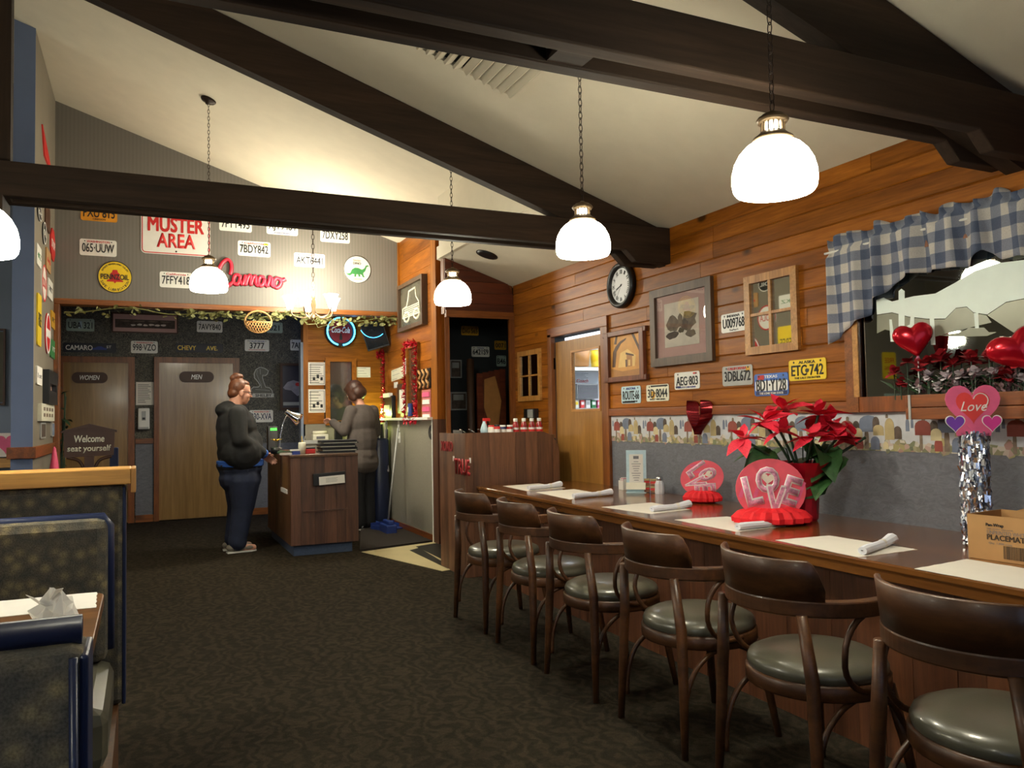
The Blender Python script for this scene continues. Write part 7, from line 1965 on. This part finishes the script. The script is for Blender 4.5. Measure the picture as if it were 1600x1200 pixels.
# ------------------------------------------------------------ booths at the left
bx1 = -0.045
def booth_bench(name, label, xr, yb, yf, z_top, facing, cap):
    """bench whose back stands at yb; facing -1 looks to the camera, +1 looks away"""
    t = thing(name, label, 'booth bench', (xr-0.85, yb, 0), 0, None)
    s = -1 if facing < 0 else 1
    def q(nm, x0, x1, a0, a1, z0, z1, m, bev=0.0):
        lo, hi = sorted((s*a0, s*a1))
        return B().bb(x0+0.85, x1+0.85, lo, hi, z0, z1).obj(nm, m, t, bevel=bev)
    q('base', -1.7, -0.02, -0.10, 0.55, 0.0, 0.28, lam_side)
    q('back_panel', -1.7, 0.0, -0.12, 0.0, 0.28, z_top, boothf, 0.02)
    q('end_welt', -0.008, 0.004, -0.118, -0.004, 0.28, z_top-0.01, navy_vinyl, 0.004)
    q('back_cushion', -1.7, -0.045, 0.0, 0.13, 0.46, z_top-0.10, boothf, 0.035)
    B().tube([(-1.7+0.85, s*0.085, z_top-0.105), (-0.06+0.85, s*0.085, z_top-0.105), (-0.047+0.85, s*0.085, z_top-0.13), (-0.045+0.85, s*0.085, 0.5)], 0.018, 8).obj('piping', navy_vinyl, t, True)
    q('seat_cushion', -1.7, -0.03, 0.02, 0.60, 0.28, 0.46, vinyl, 0.045)
    if cap:
        q('wood_cap', -1.7, 0.02, -0.14, 0.03, z_top, z_top+0.055, light_x, 0.004)
        q('cap_end', 0.02, 0.035, -0.14, 0.03, z_top-0.03, z_top+0.055, light_z, 0.003)
    return t
zc_ = (-0.051,3.100,1.095)[2]
booth_bench('booth_bench', 'far booth bench with pine cap facing the camera at left', -0.06, 3.10, 2.5, zc_-0.055, -1, True)
nb = booth_bench('booth_bench', 'near booth bench seen from behind at lower left', -0.075, 1.42, 1.95, 0.93, 1, False)
B().tube([(-1.7+0.85, -0.06, 0.945), (0.842, -0.06, 0.945)], 0.022, 10).obj('top_roll', navy_vinyl, nb, True)
B().tube([(0.835, -0.125, 0.92), (0.84, -0.125, 0.3)], 0.006, 8).obj('side_piping', navy_vinyl, nb, True)
t = thing('booth_table', 'wood-grain booth table between the two left benches', 'table', (-0.95, 2.36, 0))
tx1, ty0, ty1 = -0.105+0.95, 2.02-2.36, 2.70-2.36
B().prism(rrect(1.7, ty1-ty0, 0.06, 5, tx1-0.85, (ty0+ty1)/2), 0.716, 0.75).obj('table_top', table_w, t, bevel=0.003)
B().bb(-0.05, 0.05, -0.05, 0.05, 0.03, 0.716).obj('pedestal', black_pl, t)
B().bb(-0.3, 0.3, -0.25, 0.25, 0, 0.03).obj('foot', black_pl, t, bevel=0.01)
def px_mat(p, seed, label): return mat_on(p, 0.7505, label, white_paper, 'placemat', 'paper placemats on the booth table', seed)
m1 = [(-0.371,2.688), (-0.126,2.683), (-0.117,2.462), (-0.329,2.387)]
m1 = [(m1[1][0]-0.42, m1[1][1]+0.01), m1[1], m1[2], (m1[2][0]-0.42, m1[2][1]+0.01)]
px_mat(m1, 31, 'white placemat on the booth table, far side')
m2 = [(-0.145,2.322), (-0.147,2.213)]
m2 = [(m2[0][0]-0.42, m2[0][1]), m2[0], (m2[1][0], m2[1][1]-0.16), (m2[1][0]-0.42, m2[1][1]-0.16)]
px_mat(m2, 32, 'white placemat on the booth table, near side')
c = (-0.197,2.247)
t = thing('crumpled_napkin', 'crumpled white paper napkin between the booth placemats', 'napkin', (c[0], c[1], 0.752))
b = B(); rn = random.Random(3)
pr = [(sin(pi*i/9), 0.5-0.5*cos(pi*i/9)) for i in range(10)]
b.lathe([(r*0.045, z*0.095) for r, z in pr], 12)
for v_ in b.bm.verts:
    k_ = 0.6+0.7*rn.random(); v_.co.x *= k_; v_.co.y *= k_; v_.co.z = max(0, v_.co.z*(0.7+0.45*rn.random()))
b.obj('paper', white_paper, t)
for k in range(3): B().prism([(0, 0), (0.03, 0.012), (0.045, 0.05), (0.012, 0.045)], 0, 0.001, Matrix.Translation((0.01*k-0.02, 0, 0.03+0.02*k)) @ Matrix.Rotation(k*2.1, 4, 'Z') @ Matrix.Rotation(0.8, 4, 'X')).obj('fold', white_paper, t)

# signs on the far left wall that show up in the etched mirror
t = on('H', 'tin_sign', 'yellow sign on far left wall, seen reflected in the etched mirror', 'sign', -4.1, 1.95, d=0.022)
B().prism(rrect(0.30, 0.42, 0.03), 0, 0.01).obj('panel', yellow_pl, t)
lettering(t, 'FREE', 0, 0.08, 0.2, 0.08, 0.01, red_ink); lettering(t, 'PARKING', 0, -0.04, 0.22, 0.06, 0.01, red_ink)
plate('H', (-4.15, 1.42, 0.36, 0.18), 'BEC 321', mint_pl, black_ink, 'pale plate on far left wall, seen reflected in the etched mirror', d=0.022)

# ------------------------------------------------------------ people
def cap(b, p, q, r0, r1, fx=1.0, seg=14):
    """tapered limb between two points with round ends; fx flattens it across"""
    p, q = Vector(p), Vector(q); d = q-p; L = d.length
    rot = d.to_track_quat('Z', 'Y').to_matrix().to_4x4()
    prof = [(0, -r0)]+[(r0*cos(a), r0*sin(a)) for a in [radians(-60+20*k) for k in range(4)]]+[(r1*cos(a), L+r1*sin(a)) for a in [radians(20*k) for k in range(4)]]+[(0, L+r1)]
    m = Matrix.Translation(p) @ rot @ Matrix.Diagonal((fx, 1, 1, 1))
    b.lathe(prof, seg, (0, 0, 0), m)
def fuse(b, name, m, parent, vox, smooth_n=4, sub=None):
    """one continuous surface from overlapping forms"""
    o = b.obj(name+'_raw', m, None)
    rm = o.modifiers.new('fuse', 'REMESH'); rm.mode = 'VOXEL'; rm.voxel_size = vox
    sm = o.modifiers.new('smooth', 'SMOOTH'); sm.factor = 0.5; sm.iterations = smooth_n
    dg = bpy.context.evaluated_depsgraph_get(); dg.update()
    me = bpy.data.meshes.new_from_object(o.evaluated_get(dg))
    bpy.data.objects.remove(o)
    me.name = name
    for p in me.polygons: p.use_smooth = True
    if not me.materials: me.materials.append(m)
    r = bpy.data.objects.new(name, me); COL.objects.link(r); r.parent = parent
    return r
def head(b, c, yaw, pitch, s=1.0):
    """skull, jaw, nose, lips, ears; faces local +x before yaw (about z) and pitch (nod down > 0)"""
    M_ = Matrix.Translation(c) @ Matrix.Rotation(yaw, 4, 'Z') @ Matrix.Rotation(pitch, 4, 'Y') @ Matrix.Scale(s, 4)
    def e(p, r): b.ell((0, 0, 0), r, 16, 12, None) if False else b.lathe([(sin(pi*i/12), -cos(pi*i/12)) for i in range(13)], 18, (0, 0, 0), M_ @ Matrix.Translation(p) @ Matrix.Diagonal((*r, 1)))
    e((-0.010, 0, 0.035), (0.098, 0.076, 0.090))      # skull
    e((0.030, 0, -0.035), (0.060, 0.060, 0.075))      # face
    e((0.048, 0, -0.085), (0.034, 0.036, 0.028))      # chin
    e((0.066, 0, 0.020), (0.026, 0.055, 0.022))       # brow
    e((0.097, 0, -0.022), (0.020, 0.015, 0.015))      # nose tip
    e((0.086, 0, 0.000), (0.016, 0.011, 0.026))       # nose bridge
    e((0.083, 0, -0.056), (0.012, 0.024, 0.008))      # lips
    e((0.082, 0, -0.066), (0.011, 0.022, 0.007))
    for s_ in (-1, 1):
        e((0.056, s_*0.040, -0.030), (0.028, 0.022, 0.024))     # cheeks
        e((-0.006, s_*0.078, -0.012), (0.020, 0.012, 0.032))    # ears
    return M_
def eyes(t, M_):
    for s_ in (-1, 1):
        B().ell((0, 0, 0), (0.011, 0.013, 0.009), 10, 8, None).obj('eye', white_pl, t, True).matrix_local = M_ @ Matrix.Translation((0.078, s_*0.031, 0.004))
        B().ell((0, 0, 0), (0.004, 0.006, 0.006), 8, 6).obj('iris', dark_inlay, t, True).matrix_local = M_ @ Matrix.Translation((0.0868, s_*0.031, 0.004))
def hand(b, M_, curl, side):
    """palm along +x from the wrist, fingers curling towards -z, thumb on the side"""
    def c(p, q, r0, r1): cap(b, M_ @ Vector(p), M_ @ Vector(q), r0, r1)
    for k, y in enumerate((-0.026, -0.009, 0.009, 0.026)):
        c((0.0, y*0.6, 0), (0.075, y, 0.002), 0.014, 0.011)
        L = (0.034, 0.040, 0.037, 0.029)[k] if side > 0 else (0.029, 0.037, 0.040, 0.034)[k]
        p = Vector((0.078, y*1.1, 0.0)); a = 0.0
        for j in range(3):
            a += curl*(0.7+0.15*j); q = p+Vector((cos(a), 0, -sin(a)))*L*(1.0-0.2*j)
            c(p, q, 0.0092-0.0008*j, 0.0084-0.0008*j); p = q
    sgn = -1 if side > 0 else 1
    c((0.018, sgn*0.020, -0.004), (0.045, sgn*0.046, -0.016), 0.014, 0.010)
    c((0.045, sgn*0.046, -0.016), (0.074, sgn*0.050, -0.030), 0.0098, 0.0082)
def leg_pair(b, hip, knee, ankle, r, fx=1.0):
    cap(b, hip, knee, r[0], r[1], fx); cap(b, knee, ankle, r[1], r[2], fx)
def shoe(b, heel, L, yaw, w=0.045, h=0.075):
    M_ = Matrix.Translation(heel) @ Matrix.Rotation(yaw, 4, 'Z')
    for p, r in (((0.05, 0, h*0.5), (0.06, w*0.9, h*0.5)), ((0.12, 0, h*0.42), (0.08, w, h*0.42)), ((L-0.065, 0, h*0.36), (0.07, w*1.05, h*0.36))):
        b.lathe([(sin(pi*i/10), -cos(pi*i/10)) for i in range(11)], 16, (0, 0, 0), M_ @ Matrix.Translation(p) @ Matrix.Diagonal((*r, 1)))
def sole(L, w, heel, yaw): return B().prism([(0.0, -w*.7), (0.05, -w*.85), (L*.5, -w*.9), (L-.06, -w*1.08), (L, -w*.4), (L, w*.4), (L-.06, w*1.08), (L*.5, w*.9), (0.05, w*.85), (0, w*.7)], 0.0, 0.014, Matrix.Translation(heel) @ Matrix.Rotation(yaw, 4, 'Z'))

# ---- the heavy-set woman waiting at the hostess stand, seen from her right side
p = (0.824,8.153)
P1 = thing('person', 'woman in black hoodie and navy jeans standing at hostess stand', 'person', (p[0], p[1], 0), radians(6))
b = B()
hc = Vector((0.035, 0, 1.535))
M1 = head(b, hc, 0, radians(8), 1.0)
cap(b, (-0.03, 0, 1.36), (0.0, 0, 1.49), 0.070, 0.060)            # neck
b.ell((-0.01, 0, 1.18), (0.15, 0.20, 0.22)); b.ell((0.05, 0, 0.98), (0.20, 0.21, 0.20))
b.ell((0.03, 0, 0.82), (0.19, 0.20, 0.14))
for s in (-1, 1):
    cap(b, (-0.03, s*0.19, 1.32), (-0.02, s*0.25, 1.08), 0.062, 0.050)
    cap(b, (-0.02, s*0.25, 1.08), (0.20, s*0.14, 0.94), 0.048, 0.034)
    leg_pair(b, (0.03, s*0.10, 0.80), (0.035, s*0.095, 0.46), (-0.02, s*0.085, 0.08), (0.105, 0.072, 0.05))
    cap(b, (-0.03, s*0.085, 0.05), (0.13, s*0.09, 0.035), 0.035, 0.03)
for s, (wx, wy, wz) in ((-1, (0.225, -0.115, 0.925)), (1, (0.225, 0.10, 0.935))):
    Mh = Matrix.Translation((wx, wy, wz)) @ Matrix.Rotation(radians(-s*28), 4, 'Z') @ Matrix.Rotation(radians(28), 4, 'Y') @ Matrix.Rotation(radians(s*60), 4, 'X')
    hand(b, Mh, 0.55, -s)
fuse(b, 'body', skin, P1, 0.0065, 3)
eyes(P1, M1)
b = B()                                                            # hoodie
b.ell((-0.035, 0, 1.20), (0.165, 0.225, 0.21)); b.ell((0.035, 0, 1.03), (0.215, 0.235, 0.20)); b.ell((-0.06, 0, 1.10), (0.135, 0.21, 0.24))
cap(b, (0.02, -0.13, 0.95), (0.02, 0.13, 0.95), 0.185, 0.185, 1.0, 18)
b.ell((0.02, 0, 1.19), (0.17, 0.21, 0.20)); b.ell((-0.03, 0, 1.33), (0.115, 0.19, 0.075)); cap(b, (0.0, -0.08, 1.32), (0.0, 0.08, 1.32), 0.10, 0.10); b.ell((-0.13, 0, 1.365), (0.075, 0.12, 0.07)); b.ell((-0.085, 0, 1.41), (0.075, 0.10, 0.045))
for s in (-1, 1):
    cap(b, (-0.035, s*0.19, 1.315), (-0.03, s*0.27, 1.08), 0.088, 0.076)
    cap(b, (-0.03, s*0.27, 1.08), (0.205, s*0.145, 0.945), 0.074, 0.052)
hd = fuse(b, 'hoodie', hoodie_m, P1, 0.011, 5)
b = B()
for k in range(4): b.tube([(0.26*cos(a)*0.80+0.03, 0.235*sin(a), 0.865-0.012*k) for a in [2*pi*q/36 for q in range(36)]], 0.012, 8, True)
b.obj('tee_hem', tee_blue, P1, True)
for s in (-1, 1): B().tube([(0.205, s*0.145, 0.945), (0.235, s*0.125, 0.925)], [0.050, 0.046], 12).obj('cuff', tee_blue, P1, True)
b = B()                                                            # black under-shirt tail
b.ell((0.025, 0, 0.83), (0.225, 0.235, 0.11)); fuse(b, 'shirt_tail', pants_m, P1, 0.012, 3)
b = B()                                                            # jeans
b.ell((0.03, 0, 0.79), (0.212, 0.228, 0.10)); b.ell((0.03, 0, 0.70), (0.205, 0.222, 0.16))
for s in (-1, 1):
    cap(b, (0.04, s*0.10, 0.68), (0.035, s*0.098, 0.45), 0.155, 0.112); cap(b, (0.035, s*0.098, 0.45), (-0.015, s*0.088, 0.115), 0.105, 0.085)
    cap(b, (-0.015, s*0.088, 0.13), (-0.015, s*0.088, 0.10), 0.088, 0.088)
fuse(b, 'jeans', jeans_m, P1, 0.011, 4)
for s in (-1, 1):
    b = B(); hl = (-0.115, s*0.095, 0.012); shoe(b, hl, 0.27, radians(-4*s)); so = fuse(b, 'shoe', shoe_m, P1, 0.008, 2)
    sole(0.275, 0.046, (-0.115, s*0.095, 0.0), radians(-4*s)).obj('sole', white_pl, so)
b = B()                                                            # hair swept back into a bun
def he(p, r): b.lathe([(sin(pi*i/12), -cos(pi*i/12)) for i in range(13)], 18, (0, 0, 0), M1 @ Matrix.Translation(p) @ Matrix.Diagonal((*r, 1)))
he((-0.030, 0, 0.046), (0.092, 0.083, 0.092)); he((-0.065, 0, -0.015), (0.058, 0.074, 0.060)); he((0.012, 0, 0.088), (0.062, 0.062, 0.040))
he((-0.058, 0, 0.148), (0.045, 0.048, 0.038)); he((-0.085, 0, 0.130), (0.036, 0.038, 0.036)); he((-0.03, 0, 0.155), (0.036, 0.038, 0.026)); he((-0.05, 0, 0.11), (0.04, 0.04, 0.03))
fuse(b, 'hair', hair_auburn, P1, 0.007, 2)
for s in (-1, 1):
    gl = B()
    gl.tube([(0.101, s*0.034+0.026*cos(a), 0.004+0.019*sin(a)) for a in [2*pi*k/16 for k in range(16)]], 0.0026, 5, True)
    gl.tube([(0.100, s*0.060, 0.008), (0.04, s*0.080, 0.010), (-0.01, s*0.084, 0.006)], 0.0028, 5)
    gl.obj('glasses', black_pl, P1).matrix_local = M1

# ---- the cashier, seen from behind with her head bent
p = (2.277,9.058)
P2 = thing('person', 'woman in taupe cardigan with brown bob seen from behind', 'person', (p[0], p[1]-0.03, 0), radians(118))
b = B()                                                            # local +x is her forward direction
hc = Vector((0.085, 0.03, 1.56))
M2 = head(b, hc, radians(10), radians(34), 1.0)
cap(b, (0.0, 0, 1.38), (0.05, 0.015, 1.49), 0.055, 0.052)
b.ell((0.0, 0, 1.20), (0.11, 0.17, 0.22)); b.ell((0.0, 0, 0.95), (0.12, 0.165, 0.18))
for s in (-1, 1): leg_pair(b, (0, s*0.085, 0.86), (0.01, s*0.08, 0.47), (-0.02, s*0.075, 0.08), (0.085, 0.058, 0.042))
for s in (-1, 1): cap(b, (-0.03, s*0.075, 0.05), (0.12, s*0.08, 0.035), 0.032, 0.028)
cap(b, (0.0, 0.17, 1.36), (0.03, 0.235, 1.12), 0.05, 0.042); cap(b, (0.03, 0.235, 1.12), (0.27, 0.20, 1.225), 0.040, 0.030)
cap(b, (0.0, -0.17, 1.36), (0.0, -0.215, 1.10), 0.05, 0.042); cap(b, (0.0, -0.215, 1.10), (0.23, -0.10, 1.16), 0.040, 0.030)
for s, wp in ((1, (0.285, 0.195, 1.23)), (-1, (0.245, -0.09, 1.165))):
    Mh = Matrix.Translation(wp) @ Matrix.Rotation(radians(-18*s), 4, 'Z') @ Matrix.Rotation(radians(-12), 4, 'Y') @ Matrix.Rotation(radians(50*s), 4, 'X')
    hand(b, Mh, 0.5, s)
fuse(b, 'body', skin, P2, 0.0065, 3)
eyes(P2, M2)
b = B()
b.ell((-0.01, 0, 1.23), (0.135, 0.20, 0.19)); b.ell((-0.005, 0, 1.02), (0.15, 0.195, 0.25)); b.ell((0.0, 0, 0.84), (0.155, 0.20, 0.13)); b.ell((-0.01, 0, 1.37), (0.085, 0.155, 0.055))
cap(b, (0.0, -0.06, 0.76), (0.0, 0.06, 0.76), 0.15, 0.15)
cap(b, (-0.005, 0.165, 1.345), (0.03, 0.24, 1.12), 0.074, 0.063); cap(b, (0.03, 0.24, 1.12), (0.26, 0.20, 1.22), 0.062, 0.048)
cap(b, (-0.005, -0.165, 1.345), (0.0, -0.22, 1.10), 0.074, 0.063); cap(b, (0.0, -0.22, 1.10), (0.215, -0.11, 1.155), 0.062, 0.048)
fuse(b, 'cardigan', cardi_m, P2, 0.011, 5)
b = B(); b.ell((0, 0, 0.80), (0.14, 0.185, 0.12))
for s in (-1, 1): cap(b, (0, s*0.085, 0.78), (0.01, s*0.082, 0.46), 0.105, 0.085); cap(b, (0.01, s*0.082, 0.46), (-0.02, s*0.078, 0.07), 0.085, 0.078)
fuse(b, 'trousers', pants_m, P2, 0.011, 4)
for s in (-1, 1):
    b = B(); hl = (-0.085, s*0.08, 0.012); shoe(b, hl, 0.245, 0, 0.040, 0.065); so = fuse(b, 'shoe', shoe_w, P2, 0.008, 2)
    sole(0.25, 0.041, (-0.085, s*0.08, 0.0), 0).obj('sole', white_pl, so)
b = B()
def he2(p, r): b.lathe([(sin(pi*i/12), -cos(pi*i/12)) for i in range(13)], 18, (0, 0, 0), M2 @ Matrix.Translation(p) @ Matrix.Diagonal((*r, 1)))
he2((-0.020, 0, 0.045), (0.112, 0.096, 0.098)); he2((-0.055, 0, -0.030), (0.085, 0.100, 0.085))
for s in (-1, 1): he2((0.0, s*0.068, -0.035), (0.058, 0.034, 0.080))
he2((0.05, 0, 0.085), (0.045, 0.07, 0.035))
fuse(b, 'hair', hair_brown, P2, 0.008, 2)
t = thing('receipt', 'small red and white slip held in cashier hand', 'receipt', (0, 0, 0))
mw = Matrix.Translation((p[0], p[1]-0.03, 0)) @ Matrix.Rotation(radians(118), 4, 'Z')
w = mw @ Vector((0.36, 0.13, 1.235)); t.location = w; t.rotation_euler = (0.3, 0.2, radians(118))
B().bb(-0.05, 0.05, -0.035, 0.035, 0, 0.002).obj('slip', white_paper, t); B().bb(-0.05, 0.0, -0.035, 0.035, 0.002, 0.0035).obj('red_print', red_ink, t)
